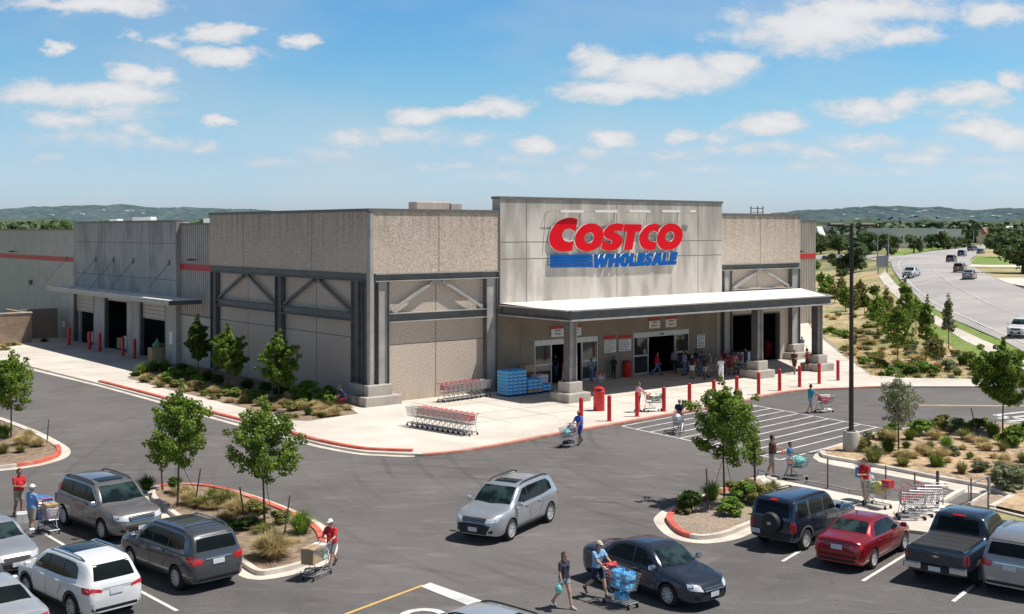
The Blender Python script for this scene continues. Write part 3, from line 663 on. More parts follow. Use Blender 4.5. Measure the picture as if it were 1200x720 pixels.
# steel frame: H columns and beams
class _St:
    def __init__(s): s.n = 'steel_column'
    def go(s, boxes, nm):
        m = MB()
        for b in boxes: m.box(*b)
        m.build(nm, [M_steel, M_steell], store)
St = _St()
def hcol_front(s0, s1, z0, z1, t0=-.42, t1=-.02):
    St.go([(s0, s0+.06, t0, t1, z0, z1, 0), (s1-.06, s1, t0, t1, z0, z1, 0), (s0+.06, s1-.06, t0+.16, t0+.22, z0, z1, 1)], 'steel_column')  # web in the pale copy, sunlight put into its colour
def hcol_left(t0, t1, z0, z1, s0=-.42, s1=-.02):
    St.go([(s0, s1, t0, t0+.06, z0, z1, 0), (s0, s1, t1-.06, t1, z0, z1, 0), (s0+.16, s0+.22, t0+.06, t1-.06, z0, z1, 0)], 'steel_column')
def beam_front(s0, s1, z0, z1, t0=-.44, t1=-.02):
    St.go([(s0, s1, t0, t1, z1-.06, z1, 1), (s0, s1, t0, t1, z0, z0+.06, 1), (s0, s1, t0+.17, t0+.22, z0+.06, z1-.06, 0)], 'steel_beam')  # flanges in the pale copy, sunlight put into their colour
def beam_left(t0, t1, z0, z1, s0=-.44, s1=-.02):
    St.go([(s0, s1, t0, t1, z1-.06, z1, 0), (s0, s1, t0, t1, z0, z0+.06, 0), (s0+.17, s0+.22, t0, t1, z0+.06, z1-.06, 0)], 'steel_beam')
hcol_front(.28, 1.15, 1.15, 8.1); hcol_front(9.2, 10.2, .1, 8.1); hcol_front(34.3, 35.3, .1, 8.1); hcol_front(43.3, 44.5, 1.1, 8.1)
beam_front(.1, 10.32, 8.12, 8.65); beam_front(33.95, 44.5, 8.12, 8.65)
beam_front(1.16, 9.19, 5.4, 6.02); beam_front(35.31, 43.29, 6.0, 6.5)
hcol_left(1.0, 1.9, 1.15, 8.1); hcol_left(.02, .6, 1.15, 8.1); hcol_left(11.7, 12.65, .3, 8.1); hcol_left(22.75, 23.75, .3, 8.1)
beam_left(.05, 23.9, 8.12, 8.65); beam_left(1.91, 11.69, 5.45, 6.0); beam_left(12.66, 22.74, 5.45, 6.0)
for a, b in ((1.4, 8.9), (35.6, 43.0)):
    Bz = MB(); m = (a+b)/2
    Bz.bar((a, -.28, 6.15 if a < 10 else 6.6), (m-.35, -.28, 8.05), .14, .2); Bz.bar((b, -.28, 6.15 if a < 10 else 6.6), (m+.35, -.28, 8.05), .14, .2)
    Bz.box(m-.6, m+.6, -.21, -.18, 7.85, 8.1); Bz.box(a-.2, a+.25, -.21, -.18, 6.02, 6.35); Bz.box(b-.25, b+.2, -.21, -.18, 6.02, 6.35)
    Bz.build('brace', M_steell, store)  # sunlit side of the frame, painted with the paler copy
for a, b in ((2.1, 11.5), (12.9, 22.5)):
    Bz = MB(); m = (a+b)/2
    Bz.bar((-.28, a, 6.1), (-.28, m-.35, 8.05), .14, .2); Bz.bar((-.28, b, 6.1), (-.28, m+.35, 8.05), .14, .2); Bz.box(-.21, -.18, m-.6, m+.6, 7.85, 8.1)
    Bz.build('brace', M_steel, store)
# plinths
def plinth(x0, x1, y0, y1, name='column_base', par=None):
    p = MB(); p.cbox(x0-.45, x1+.45, y0-.45, y1+.45, .1, .72, .04); p.cbox(x0, x1, y0, y1, .72, 1.42, .04); return p.build(name, M_plinth, par or store)
plinth(-.65, 1.25, -.65, -.05); plinth(-.65, -.03, .1, 2.0); plinth(43.1, 44.7, -.7, -.05)
# canopy with its fascia and posts
ky = -7.8; x0, x1f, x1b = 10.4, 38.7, 44.5
can = MB()
can.add([(x0, ky, 6.12), (x1f, ky, 6.12), (x1b, -.45, 6.34), (x0, -.51, 6.34)], [(0, 1, 2, 3)], 0)
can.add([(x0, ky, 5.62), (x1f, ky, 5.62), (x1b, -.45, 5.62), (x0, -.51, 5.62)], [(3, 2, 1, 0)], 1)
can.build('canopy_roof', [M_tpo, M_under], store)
fa = MB()
def fascia(a, b):
    a = Vector(a); b = Vector(b); up = Vector((0, 0, 1)); d = (b-a).normalized(); n = d.cross(up)
    fa.bar(a+up*5.86+n*.0, b+up*5.86, .06, .56, 0); fa.bar(a+up*6.18+n*.10, b+up*6.18+n*.10, .26, .08, 1); fa.bar(a+up*5.53+n*.10, b+up*5.53+n*.10, .26, .10, 1)
fascia((x0, ky, 0), (x1f, ky, 0)); fascia((x1f, ky, 0), (x1b, -.45, 0)); fascia((x0, -.51, 0), (x0, ky, 0))
fa.build('fascia', [M_steel, M_steell], store)
for (s, t) in ((11.15, -7.05), (30.8, -6.75), (38.15, -6.9)):
    p = MB(); w = .34
    p.box(s-w, s-w+.05, t-.3, t+.3, 1.42, 5.6, 0); p.box(s+w-.05, s+w, t-.3, t+.3, 1.42, 5.6, 1); p.box(s-w+.05, s+w-.05, t-.06, t+.06, 1.42, 5.6, 1)  # right flange and web paler, light from the right put into colour
    p.box(s-.42, s+.42, t-.36, t+.36, 1.42, 1.46, 0)
    po = p.build('canopy_post', [M_steel, M_steell], store)
    q = MB(); q.cbox(s-1.0, s+1.0, t-.95, t+.95, .1, .72, .04); q.cbox(s-.6, s+.6, t-.58, t+.58, .72, 1.42, .04)
    q.build('base', M_plinth, po)
# sliding entrance doors
def entrance(D):
    a, b, h = D; w = b-a; sl = w*.26
    f = MB(); y = .05
    f.box(a+.02, b-.02, y, y+.14, h-.42, h-.02); 
    for s in (a+.02, a+sl-.06, b-sl-.06, b-.12): f.box(s, s+.11, y, y+.12, .1, h-.42)
    for s0, s1 in ((a+.13, a+sl-.06), (b-sl+.05, b-.12)): f.box(s0, s1, y, y+.1, 1.55, 1.68); f.box(s0, s1, y, y+.1, .1, .28)
    fr = f.build('door', M_alu, store)
    for s0, s1 in ((a+.13, a+sl-.06), (b-sl+.05, b-.12)):
        gl = MB(); gl.box(s0, s1, y+.04, y+.06, .28, 1.55); gl.build('pane', M_glass, fr); gl = MB(); gl.box(s0, s1, y+.04, y+.06, 1.68, h-.42); gl.build('pane', M_glass, fr)
    se = MB(); se.cbox((a+b)/2-.16, (a+b)/2+.16, y-.1, y, h-.3, h-.18, .02); se.build('sensor', M_text, fr)
entrance(D1); entrance(D2)
# interiors: rooms behind the openings, their deep shade put into near-black walls
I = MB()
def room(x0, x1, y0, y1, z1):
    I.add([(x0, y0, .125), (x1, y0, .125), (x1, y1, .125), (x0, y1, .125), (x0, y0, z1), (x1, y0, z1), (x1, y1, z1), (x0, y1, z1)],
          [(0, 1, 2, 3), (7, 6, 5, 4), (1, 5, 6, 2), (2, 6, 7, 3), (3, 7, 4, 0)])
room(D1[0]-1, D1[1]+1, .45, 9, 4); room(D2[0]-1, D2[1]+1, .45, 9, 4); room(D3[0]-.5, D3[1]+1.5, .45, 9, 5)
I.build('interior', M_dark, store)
f = MB(); f.box(D3[0]-.02, D3[0]+.1, -.03, .42, .1, D3[2]); f.box(D3[1]-.1, D3[1]+.02, -.03, .42, .1, D3[2]); f.box(D3[0]-.02, D3[1]+.02, -.03, .42, D3[2]-.1, D3[2]+.02); f.build('door_frame', M_coping, store)
# --- signs under the canopy: white panel under a red strip, lines of text
def panel(px0, px1, py0, py1, red=True, t=-.03, lines=3, par=store):
    s0, z1 = FS(px0, py0, t); s1, _ = FS(px1, py0, t); _, z0 = FS(px0, py1, t)
    p = MB(); rh = (z1-z0)*.2 if red else 0
    p.box(s0, s1, t-.02, t, z0, z1-rh-.05, 0)
    if red: p.box(s0-.03, s1+.03, t-.025, t, z1-rh, z1, 1)
    n = lines; H_ = (z1-rh-.05-z0)
    for k in range(n):
        zz = z0+H_*(k+.7)/(n+.4); ww = (s1-s0)*(.18+.10*rng.random())
        c = (s0+s1)/2; x = c-ww if lines < 4 else s0+.1
        xe = c+ww if lines < 4 else s1-.1-.3*rng.random()
        while x < xe:
            l = .08+.16*rng.random(); p.box(x, min(x+l, xe), t-.024, t-.02, zz, zz+H_*.34/n, 2); x += l+.05
    p.build('notice_sign', [M_swht, M_stripe, M_text], par)
for q in ((646, 661.5, 383, 395.5), (668.5, 681, 381.5, 394), (760.5, 773.5, 373.5, 385.5), (780, 792.5, 371.5, 384)): panel(*q, lines=2)
for q in ((708, 721.5, 394, 414), (725.5, 739.5, 393.5, 412)): panel(*q, lines=7)
panel(816.8, 826, 392, 408, red=False, lines=5)
# --- sign lettering
def wallpts(pts, t): return [FS(638+0, 0, t) if False else FS(x, y, t) for x, y in pts]
def za(p): return (638+p[0]*90/953, 250+p[1]*90/953)          # two enlargements the outlines were read from
def zc(p): return (640+p[0]*.15, 240+p[1]*.15)
def glyph(name, outer, conv, m, inner=None, t=-.70, depth=.14, smooth=True, par=None, ell=None):
    o2 = [FS(*conv(p), t) for p in outer]
    cu = bpy.data.curves.new(name, 'CURVE'); cu.dimensions = '2D'; cu.fill_mode = 'BOTH'; cu.extrude = depth/2; cu.offset = .035 if m is M_sblue and name == 'letter' else 0
    loops = [o2]
    if inner: loops.append([FS(*conv(p), t) for p in inner])
    if ell:
        cx_, cy_, rx, ry = ell
        loops.append([FS(*conv((cx_+rx*math.cos(a)+ry*.12*math.sin(a), cy_-ry*math.sin(a))), t) for a in [2*math.pi*k/28 for k in range(28)]])
    for lp in loops:
        sp = cu.splines.new('POLY'); sp.points.add(len(lp)-1)
        for k, (a, b) in enumerate(lp): sp.points[k].co = (a, b, 0, 1)
        sp.use_cyclic_u = True
    tmp = bpy.data.objects.new('tmp', cu); me = bpy.data.meshes.new_from_object(tmp); bpy.data.objects.remove(tmp)
    me.materials.clear(); me.materials.append(m); me.materials.append(M_swht)
    me.transform(Matrix(((1, 0, 0, 0), (0, 0, -1, t+depth/2), (0, 1, 0, 0), (0, 0, 0, 1))))
    me.update()
    for p in me.polygons:
        p.material_index = 0 if abs(p.normal.y) > .7 else 1
    return link(name, me, par)
def sm(pts, closed=True, n=4): return [(v.x, v.y) for v in catmull([Vector((p[0], p[1], 0)) for p in pts], n, closed)]
sgn = MB()
# mounting rails behind the letters
for z in (10.9, 9.6): sgn.box(17.6, 28.0, -.56, -.52, z, z+.06)
for s in (18, 20.4, 23, 25.6, 27.8): sgn.box(s, s+.06, -.56, -.51, 9.7, 10.9)
sign = sgn.build('store_sign', M_steell, store)
GI = [(412, 78), (385, 66), (340, 57), (290, 56), (240, 66), (185, 92), (135, 138), (95, 190), (70, 250), (60, 310), (65, 365), (85, 410), (120, 445), (160, 465), (220, 474), (290, 473), (330, 468), (348, 460)]
cin = [(360, 333), (330, 350), (290, 357), (255, 345), (230, 315), (220, 275), (230, 235), (255, 208), (290, 194), (325, 197), (360, 214), (384, 245)]
glyph('letter', sm(GI, False, 3)+sm(cin, False, 3), za, M_sred, par=sign)
O1 = [(575, 128), (640, 135), (690, 165), (722, 210), (735, 262), (730, 320), (705, 380), (660, 430), (600, 460), (530, 472), (460, 462), (410, 430), (385, 385), (378, 330), (390, 270), (425, 205), (475, 155), (525, 133)]
glyph('letter', sm(O1), za, M_sred, ell=(555, 305, 58, 66), par=sign)
Sp = [(607, 154), (570, 147), (530, 148), (495, 160), (465, 185), (450, 215), (452, 242), (470, 262), (498, 275), (516, 290), (508, 303), (487, 301), (465, 289), (446, 274)]
Sq = [(430, 345), (460, 356), (500, 360), (545, 351), (580, 325), (597, 290), (593, 255), (572, 234), (547, 224), (532, 213), (541, 204), (568, 205), (592, 213)]
glyph('letter', sm(Sp, False, 3)+sm(Sq, False, 3), zc, M_sred, par=sign)
glyph('letter', [(610, 153), (747, 154), (738, 211), (698, 210), (674, 352), (607, 356), (632, 212), (600, 211)], zc, M_sred, par=sign)
C2 = [(882, 154), (840, 149), (800, 158), (760, 190), (735, 230), (727, 270), (735, 310), (755, 340), (790, 355), (825, 355), (855, 348)]
C2i = [(864, 285), (845, 291), (822, 288), (803, 275), (797, 248), (808, 221), (830, 206), (850, 208), (872, 224)]
glyph('letter', sm(C2, False, 3)+sm(C2i, False, 3), zc, M_sred, par=sign)
O2 = [(965, 148), (1010, 152), (1045, 175), (1065, 215), (1065, 258), (1048, 300), (1015, 335), (970, 353), (930, 355), (893, 340), (870, 305), (866, 265), (878, 220), (905, 175), (935, 155)]
glyph('letter', sm(O2), zc, M_sred, ell=(967, 249, 34, 40), par=sign)
for k in range(4):
    y = 391+k*26.5; glyph('bar', [(28, y), (352+k*4, y-3.5), (357+k*4, y+18), (28, y+22.5)], zc, M_sblue, par=sign)
LET = {'W': [(0, 1), (.25, 1), (.30, .5), (.43, 1), (.60, 1), (.66, .5), (.78, 1), (1.03, 1), (.76, 0), (.53, 0), (.48, .42), (.34, 0), (.12, 0)],
       'H': [(0, 0), (0, 1), (.34, 1), (.34, .63), (.62, .63), (.62, 1), (.97, 1), (.97, 0), (.62, 0), (.62, .35), (.34, .35), (.34, 0)],
       'L': [(0, 0), (0, 1), (.42, 1), (.42, .28), (.95, .28), (.95, 0)],
       'E': [(0, 0), (0, 1), (.95, 1), (.95, .75), (.42, .75), (.42, .63), (.9, .63), (.9, .39), (.42, .39), (.42, .26), (.95, .26), (.95, 0)],
       'A': [(0, 0), (.33, 1), (.72, 1), (1.02, 0), (.68, 0), (.64, .17), (.38, .17), (.33, 0)],
       'S': [(.95, .93), (.6, 1.02), (.25, .95), (.05, .75), (.12, .52), (.38, .42), (.58, .33), (.5, .25), (.3, .25), (.05, .33), (0, .06), (.35, -.03), (.75, .03), (.97, .25), (.9, .5), (.62, .6), (.42, .68), (.52, .76), (.72, .74), (.92, .68)]}
LET['O'] = [(.5+.5*math.cos(a), .5+.53*math.sin(a)) for a in [2*math.pi*k/20 for k in range(20)]]
for ch, a, b in (('W', 366, 486), ('H', 488, 572), ('O', 572, 650), ('L', 652, 712), ('E', 712, 770), ('S', 768, 828), ('A', 826, 906), ('L', 908, 964), ('E', 964, 1022)):
    def cv(p, a=a, b=b):
        x = a+(b-a)*p[0]; yb = 492-(x-365)*.041; yt = 390-(x-365)*.027
        return zc((x+(p[1]-.35)*13, yb+(yt-yb)*p[1]))
    glyph('letter', LET[ch], cv, M_sblue, par=sign, t=-.71, inner=None if ch != 'O' else [(.5+.15*math.cos(a_), .5+.2*math.sin(a_)) for a_ in [2*math.pi*k/16 for k in range(16)]])
# light bars above the sign with their conduit
for a, b in ((656.5, 683.5), (697, 723), (737, 761.5), (775.5, 797), (808, 815)):
    lb = MB(); s0, z = FS(a, 247.6, -.9); s1, _ = FS(b, 248, -.9); lb.box(s0, s1, -.95, -.85, z-.09, z+.09); lb.build('light_bar', M_swht, store)
lb = MB()
for px in (643, 684, 724, 762, 798):
    s0, z = FS(px, 247.5, -.85); lb.bar((s0, -.86, z), (s0, -.52, z-.15), .04); lb.bar((s0, -.51, z-.15), (s0-.30, -.51, z-3.2), .03)
lb.bar((FS(643, 247, -.86)[0], -.86, FS(643, 247, -.86)[1]-.05), (FS(812, 247.5, -.86)[0], -.86, FS(643, 247, -.86)[1]-.05), .035)
lb.build('conduit', mat('conduit_grey', (.34, .32, .29), rough=.6), store)

# --- loading bay block on the shaded side
n0 = set(bpy.data.objects)
def lt(px): return LS(px, 400, -.45)[0]
Ds = []
for a, b, top in ((90, 110, 366), (127, 149, 352), (168, 194, 375)):
    ta, tb = lt(b), lt(a); Ds.append((ta, tb, LS((a+b)/2, 0, -1.2)[1] if False else LS(a+(b-a)*.5, top, -.45)[1]))
full = []
for a, b in ((86, 110), (122, 149), (163, 194)): full.append((lt(b), lt(a), 5.0))
mb = MB(); wall(mb, 'y', -1.2, .35, 30.5, 56, 0, 12.2, full, 0); mb.box(-.85, 0, 30.5, 30.85, 0, 12.2, 0); mb.box(-.85, 0, 55.7, 56, 0, 12.2, 0)
mb.build('loading_wall', M_grey, store)
J = MB()
for t in (36.2, 42.5, 49.3): J.box(-1.206, -1.19, t-.03, t+.03, 5.3, 12.1)
for z in (10.35, 7.2): J.box(-1.205, -1.19, 30.6, 55.9, z-.03, z+.03)
J.build('panel_joint', M_joint2, store)
for k, (a, b, h) in enumerate(full):
    n = MB(); zt = Ds[k][2] if k != 1 else 4.75
    n.box(-.98, -.92, a+.02, b-.02, zt, 4.98, 0)
    for j in range(int((4.98-zt)/.35)): n.box(-1.0, -.98, a+.02, b-.02, zt+.1+j*.35, zt+.14+j*.35, 1)
    n.build('dock_door', [M_metal, M_joint2], store)
    n = MB(); n.box(-1.22, -.86, b-.35, b, .1, 5.0); n.build('door_frame', M_steel, store); n = MB(); n.box(-1.22, -.86, a, a+.12, .1, 5.0); n.build('door_frame', M_steel, store)
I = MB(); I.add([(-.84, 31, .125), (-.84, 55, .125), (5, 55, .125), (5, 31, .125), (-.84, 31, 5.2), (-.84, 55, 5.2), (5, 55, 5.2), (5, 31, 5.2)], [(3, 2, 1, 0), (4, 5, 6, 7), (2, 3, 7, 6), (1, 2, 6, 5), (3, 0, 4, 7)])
I.build('interior', M_dark, store)  # bay shade put into the near-black room colour
# its awning, hung on rods
t0, t1 = LS(198, 0, -3.25)[0], LS(56, 0, -3.25)[0]
zt = LS(120, 335, -3.6)[1]
A = MB(); A.box(-4.0, -1.21, t0, t1, 5.72, 5.80, 0); A.box(-4.06, -3.98, t0, t1, 5.45, 5.84, 1); A.box(-4.0, -1.21, t0-.06, t0, 5.45, 5.8, 2); A.box(-4.0, -1.21, t1, t1+.06, 5.45, 5.8, 2)
A.box(-3.95, -1.21, t0+.02, t1-.02, 5.5, 5.52, 2)
A.build('awning', [M_tpo, M_steell, M_steel], store)
for px, py in ((78, 303), (112, 303.5), (133, 304.5), (156, 305.5), (198, 308)):
    A = MB(); t, z = LS(px, py, -.5); A.bar((-1.22, t, z), (-3.7, t, 5.8), .035); A.box(-1.28, -1.2, t-.12, t+.12, z-.25, z+.2); A.build('tie_rod', M_steel, store)
for o in set(bpy.data.objects)-n0: o.location.x += .75
# wall lamps
for px, py, s in ((20, 295, 0), (231, 304.5, 0)):
    A = MB(); t, z = LS(px, py, s); A.box(-.5, 0, t-.05, t+.05, z-.03, z+.05); A.cbox(-.9, -.4, t-.2, t+.2, z-.08, z+.1, .04); A.build('wall_lamp', M_coping, store)
A = MB(); t, z = LS(37, 331, 0); A.cbox(-.3, 0, t-.3, t+.3, z-.25, z+.25, .05); A.build('wall_lamp', M_coping, store)
A = MB(); s_, z = FS(935, 295, 23.5); A.cbox(s_-.2, s_+.2, 22.7, 23.5, z-.1, z+.15, .04)
A.build('wall_lamp', M_coping, store)
t, z = LS(200, 397, -.5); A = MB(); A.box(-.49, -.45, t-.35, t+.35, z-.5, z+.6, 0); A.build('notice_sign', M_swht, store)
A = MB(); t, z = LS(74, 380, -.5); A.box(-.49, -.45, t-.35, t+.35, z-.3, z+.3, 0); A.build('notice_sign', M_swht, store)
# rooftop plant
rt = MB(); s0, z1 = FS(488, 236.5, 14); s1, _ = FS(541, 237, 14)
rt.cbox(s0, s1-1.2, 14, 15.2, 12.7, z1, .05, 0); rt.cbox(s1-1.19, s1, 13.9, 15.2, 12.7, z1-.1, .05, 1); o = rt.build('air_handler', [M_metal, M_grey], store)
for a, b, y0, y1, tt in ((155, 176, 254.5, 260, 60), (128, 137, 257, 261, 62), (238, 254, 256, 264, 40)):
    ta, za_ = LS(b, y0, 6); tb, _ = LS(a, y0, 6); q = MB(); q.cbox(6, 6.7, ta, tb, 11.6, za_, .05); q.build('air_handler', M_swht, store)
q = MB()
for px in (880, 888, 894): s0, z = FS(px, 242, 10); q.bar((s0, 10, 12.6), (s0, 10, z), .08)
s0, z = FS(880, 243, 10); s1, _ = FS(894, 243, 10); q.bar((s0, 10, z-.1), (s1, 10, z-.1), .08); q.bar((s0, 10, z-.5), (s1, 10, z-.5), .05)
q.build('roof_rail', M_steel, store)

# masonry screen wall at the far left
M_brick = mat('split_block', (.30, .21, .15), (.42, .31, .23), scale=6, rough=.95, bump=.4, c3=(.24, .17, .12), scale3=1.5, mix3=.5)
M_bjoint = mat('block_mortar', (.17, .13, .10), rough=.9)
scr = empty('screen_wall', P0, BANG, 'low brown masonry screen wall beside the loading bays', 'wall')
w = MB(); w.box(-22, -4.2, 57.8, 58.2, 0, 3.1); w.box(-4.6, -4.2, 58.2, 66, 0, 3.1); w.build('block_wall', M_brick, scr)
w = MB()
for k in range(1, 15): w.box(-22, -4.2, 57.792, 57.8, k*.2, k*.2+.02)
w.build('mortar_line', M_bjoint, scr)
w = MB(); w.cbox(-22.05, -4.15, 57.72, 58.28, 3.1, 3.2, .03); w.build('wall_cap', M_plinth, scr)
w = MB(); w.box(-4.1, -.3, 62, 62.3, 0, 3.2); w.build('return_wall', M_under, scr)  # darker piece, shade on the inner wall put into its colour
# ------------------------------------------------------------------ vehicles
def paint(name, c, metal=.5, rough=.32, coat=1): return mat('car_paint_'+name, c, tuple(min(1, x*1.06) for x in c), scale=2, rough=rough, metal=metal, coat=coat)
M_tyre = mat('tyre_rubber', (.018, .018, .019), (.028, .027, .027), scale=8, rough=.85)
M_rim = mat('alloy_rim', (.55, .56, .57), (.62, .62, .62), scale=3, rough=.4, metal=.25)
M_rimd = mat('dark_rim', (.12, .12, .125), rough=.35, metal=.7)
M_blk = mat('black_plastic', (.022, .022, .024), (.03, .03, .032), scale=5, rough=.6)
M_cglass = mat('car_glass', (.008, .011, .012), (.013, .018, .018), scale=1, rough=.05, spec=.25)
M_cglassg = mat('windscreen_glass', (.005, .012, .014), (.034, .060, .060), scale=2.2, rough=.03, spec=.5, lo=.42, hi=.62, detail=2)
M_head = mat('headlight_glass', (.62, .66, .70), (.78, .8, .82), scale=6, rough=.1, metal=.2, coat=1)
M_tail = mat('taillight_red', (.50, .008, .012), (.62, .02, .02), scale=8, rough=.15, coat=1)
M_chrome = mat('chrome', (.62, .63, .65), (.7, .7, .7), scale=4, rough=.18, metal=1)
M_plate = mat('plate_white', (.62, .64, .68), (.7, .72, .74), scale=6, rough=.5)
M_amb = mat('amber_lens', (.65, .25, .04), rough=.2)

def pchip(keys, x):
    xs = [k[0] for k in keys]; ys = [k[1] for k in keys]; n = len(xs)
    if x <= xs[0]: return ys[0]
    if x >= xs[-1]: return ys[-1]
    h = [xs[i+1]-xs[i] for i in range(n-1)]; d = [(ys[i+1]-ys[i])/h[i] for i in range(n-1)]
    m = [d[0]]+[0 if d[i-1]*d[i] <= 0 else 2*d[i-1]*d[i]/(d[i-1]+d[i]) for i in range(1, n-1)]+[d[-1]]
    for i in range(n-1):
        if xs[i] <= x <= xs[i+1]:
            t = (x-xs[i])/h[i]; t2 = t*t; t3 = t2*t
            return (2*t3-3*t2+1)*ys[i]+(t3-2*t2+t)*h[i]*m[i]+(-2*t3+3*t2)*ys[i+1]+(t3-t2)*h[i]*m[i+1]

CAR = {}
# each: L, W(half), top profile, belt profile, half width, roof half width, axle x, wheel r, window polys
CAR['crossover'] = dict(L=4.65, H=1.68, top=[(0, .70), (.03, 1.0), (.12, 1.18), (.42, 1.56), (.62, 1.635), (1.3, 1.68), (2.3, 1.665), (2.75, 1.60), (3.50, 1.11), (3.62, 1.06), (4.3, .97), (4.52, .87), (4.62, .72), (4.65, .6)],
    belt=[(0, .70), (.1, 1.02), (.5, 1.06), (3.4, 1.0), (3.7, .97), (4.3, .88), (4.55, .76), (4.65, .58)], w=[(0, .66), (.07, .78), (.3, .87), (1, .905), (3.5, .905), (4.1, .88), (4.42, .78), (4.6, .62), (4.65, .55)],
    wr=[(0, .62), (.4, .62), (.7, .66), (2.5, .67), (3.3, .74), (3.7, .74), (4.3, .68), (4.65, .5)], ax=(.88, 3.62), r=.35,
    side=[[(2.42, 1.09), (2.42, 1.53), (2.65, 1.50), (3.12, 1.16), (3.18, 1.07)], [(1.52, 1.10), (1.50, 1.55), (2.34, 1.54), (2.34, 1.09)], [(.66, 1.17), (.74, 1.43), (.95, 1.54), (1.42, 1.555), (1.44, 1.10)]],
    ws=[(2.82, .60), (3.42, .70)], rear=('y', .22, .60, 1.16, 1.53), z0=.24)
CAR['suv'] = dict(CAR['crossover'], L=4.75, H=1.75, top=[(0, .75), (.03, 1.05), (.10, 1.2), (.32, 1.62), (.52, 1.70), (1.3, 1.75), (2.4, 1.73), (2.85, 1.66), (3.52, 1.16), (3.66, 1.11), (4.35, 1.02), (4.60, .92), (4.72, .76), (4.75, .6)],
    belt=[(0, .75), (.1, 1.06), (.5, 1.10), (3.4, 1.05), (3.7, 1.02), (4.35, .93), (4.62, .80), (4.75, .6)], w=[(0, .72), (.07, .84), (.3, .90), (1, .925), (3.5, .925), (4.2, .90), (4.52, .82), (4.70, .66), (4.75, .6)],
    wr=[(0, .70), (.4, .69), (.7, .71), (2.5, .71), (3.4, .78), (3.8, .78), (4.4, .72), (4.75, .55)], ax=(.9, 3.68), r=.36,
    side=[[(2.45, 1.15), (2.45, 1.60), (2.72, 1.56), (3.15, 1.22), (3.2, 1.13)], [(1.50, 1.16), (1.48, 1.62), (2.37, 1.61), (2.37, 1.15)], [(.55, 1.22), (.62, 1.52), (.72, 1.60), (1.40, 1.62), (1.42, 1.16)]],
    ws=[(2.92, .62), (3.46, .74)], rear=('y', .2, .66, 1.2, 1.6))
CAR['sedan'] = dict(L=4.65, H=1.46, top=[(0, .62), (.03, .88), (.10, 1.02), (.62, 1.07), (.80, 1.10), (1.45, 1.38), (1.9, 1.455), (2.4, 1.46), (2.75, 1.40), (3.42, 1.0), (3.6, .95), (4.25, .84), (4.5, .74), (4.62, .60), (4.65, .5)],
    belt=[(0, .62), (.1, .92), (.6, .96), (1.2, .97), (3.4, .90), (3.7, .86), (4.25, .76), (4.5, .66), (4.65, .5)], w=[(0, .66), (.07, .76), (.35, .86), (1, .885), (3.4, .885), (4.1, .85), (4.42, .74), (4.6, .56), (4.65, .5)],
    wr=[(0, .60), (.6, .70), (1.0, .66), (1.6, .58), (2.4, .59), (3.3, .72), (3.6, .72), (4.2, .66), (4.65, .45)], ax=(.98, 3.68), r=.33,
    side=[[(2.30, .97), (2.28, 1.36), (2.60, 1.34), (3.12, 1.03), (3.18, .95)], [(1.22, 1.0), (1.42, 1.24), (1.72, 1.35), (2.20, 1.37), (2.22, .97)]],
    ws=[(2.84, .52), (3.36, .68)], rear=('x', .90, 1.42, .62, .50), z0=.20)
CAR['boxy'] = dict(L=4.55, H=1.80, top=[(0, .70), (.02, 1.15), (.06, 1.3), (.20, 1.70), (.34, 1.78), (1.2, 1.80), (2.4, 1.79), (2.62, 1.73), (3.08, 1.18), (3.16, 1.13), (4.2, 1.08), (4.42, 1.02), (4.5, .85), (4.55, .6)],
    belt=[(0, .70), (.05, 1.08), (.5, 1.12), (3.0, 1.10), (3.3, 1.06), (4.2, 1.0), (4.42, .92), (4.55, .6)], w=[(0, .80), (.05, .88), (.2, .90), (1, .91), (3.5, .91), (4.2, .89), (4.42, .84), (4.55, .75)],
    wr=[(0, .76), (.3, .75), (2.5, .74), (3.1, .78), (3.3, .80), (4.3, .76), (4.55, .6)], ax=(.85, 3.55), r=.37,
    side=[[(2.12, 1.17), (2.12, 1.68), (2.56, 1.66), (2.86, 1.25), (2.9, 1.16)], [(1.18, 1.17), (1.16, 1.69), (2.03, 1.69), (2.03, 1.17)], [(.34, 1.18), (.42, 1.66), (1.02, 1.69), (1.04, 1.17)]],
    ws=[(2.68, .64), (3.04, .72)], rear=('y', .1, .68, 1.2, 1.66), z0=.32)
CAR['pickup'] = dict(L=5.7, H=1.86, top=[(0, .85), (.02, 1.18), (.04, 1.22), (1.95, 1.22), (2.04, 1.23), (2.12, 1.30), (2.28, 1.74), (2.40, 1.82), (2.9, 1.86), (3.5, 1.84), (3.75, 1.78), (4.28, 1.28), (4.42, 1.23), (5.3, 1.15), (5.55, 1.06), (5.66, .9), (5.7, .7)],
    belt=[(0, .85), (.04, 1.14), (2.0, 1.15), (4.2, 1.16), (4.5, 1.12), (5.3, 1.05), (5.58, .95), (5.7, .7)], w=[(0, .90), (.05, .955), (.3, .98), (1, .99), (4.9, .99), (5.3, .96), (5.55, .90), (5.7, .8)],
    wr=[(0, .88), (2.0, .88), (2.2, .76), (2.5, .74), (3.6, .75), (4.3, .84), (4.6, .84), (5.4, .80), (5.7, .65)], ax=(1.15, 4.75), r=.40,
    side=[[(3.25, 1.22), (3.25, 1.74), (3.68, 1.71), (4.02, 1.34), (4.06, 1.21)], [(2.42, 1.22), (2.50, 1.72), (3.16, 1.74), (3.16, 1.22)]],
    ws=[(3.82, .66), (4.22, .78)], rear=('y', 1.9, .68, 1.28, 1.70), z0=.38)

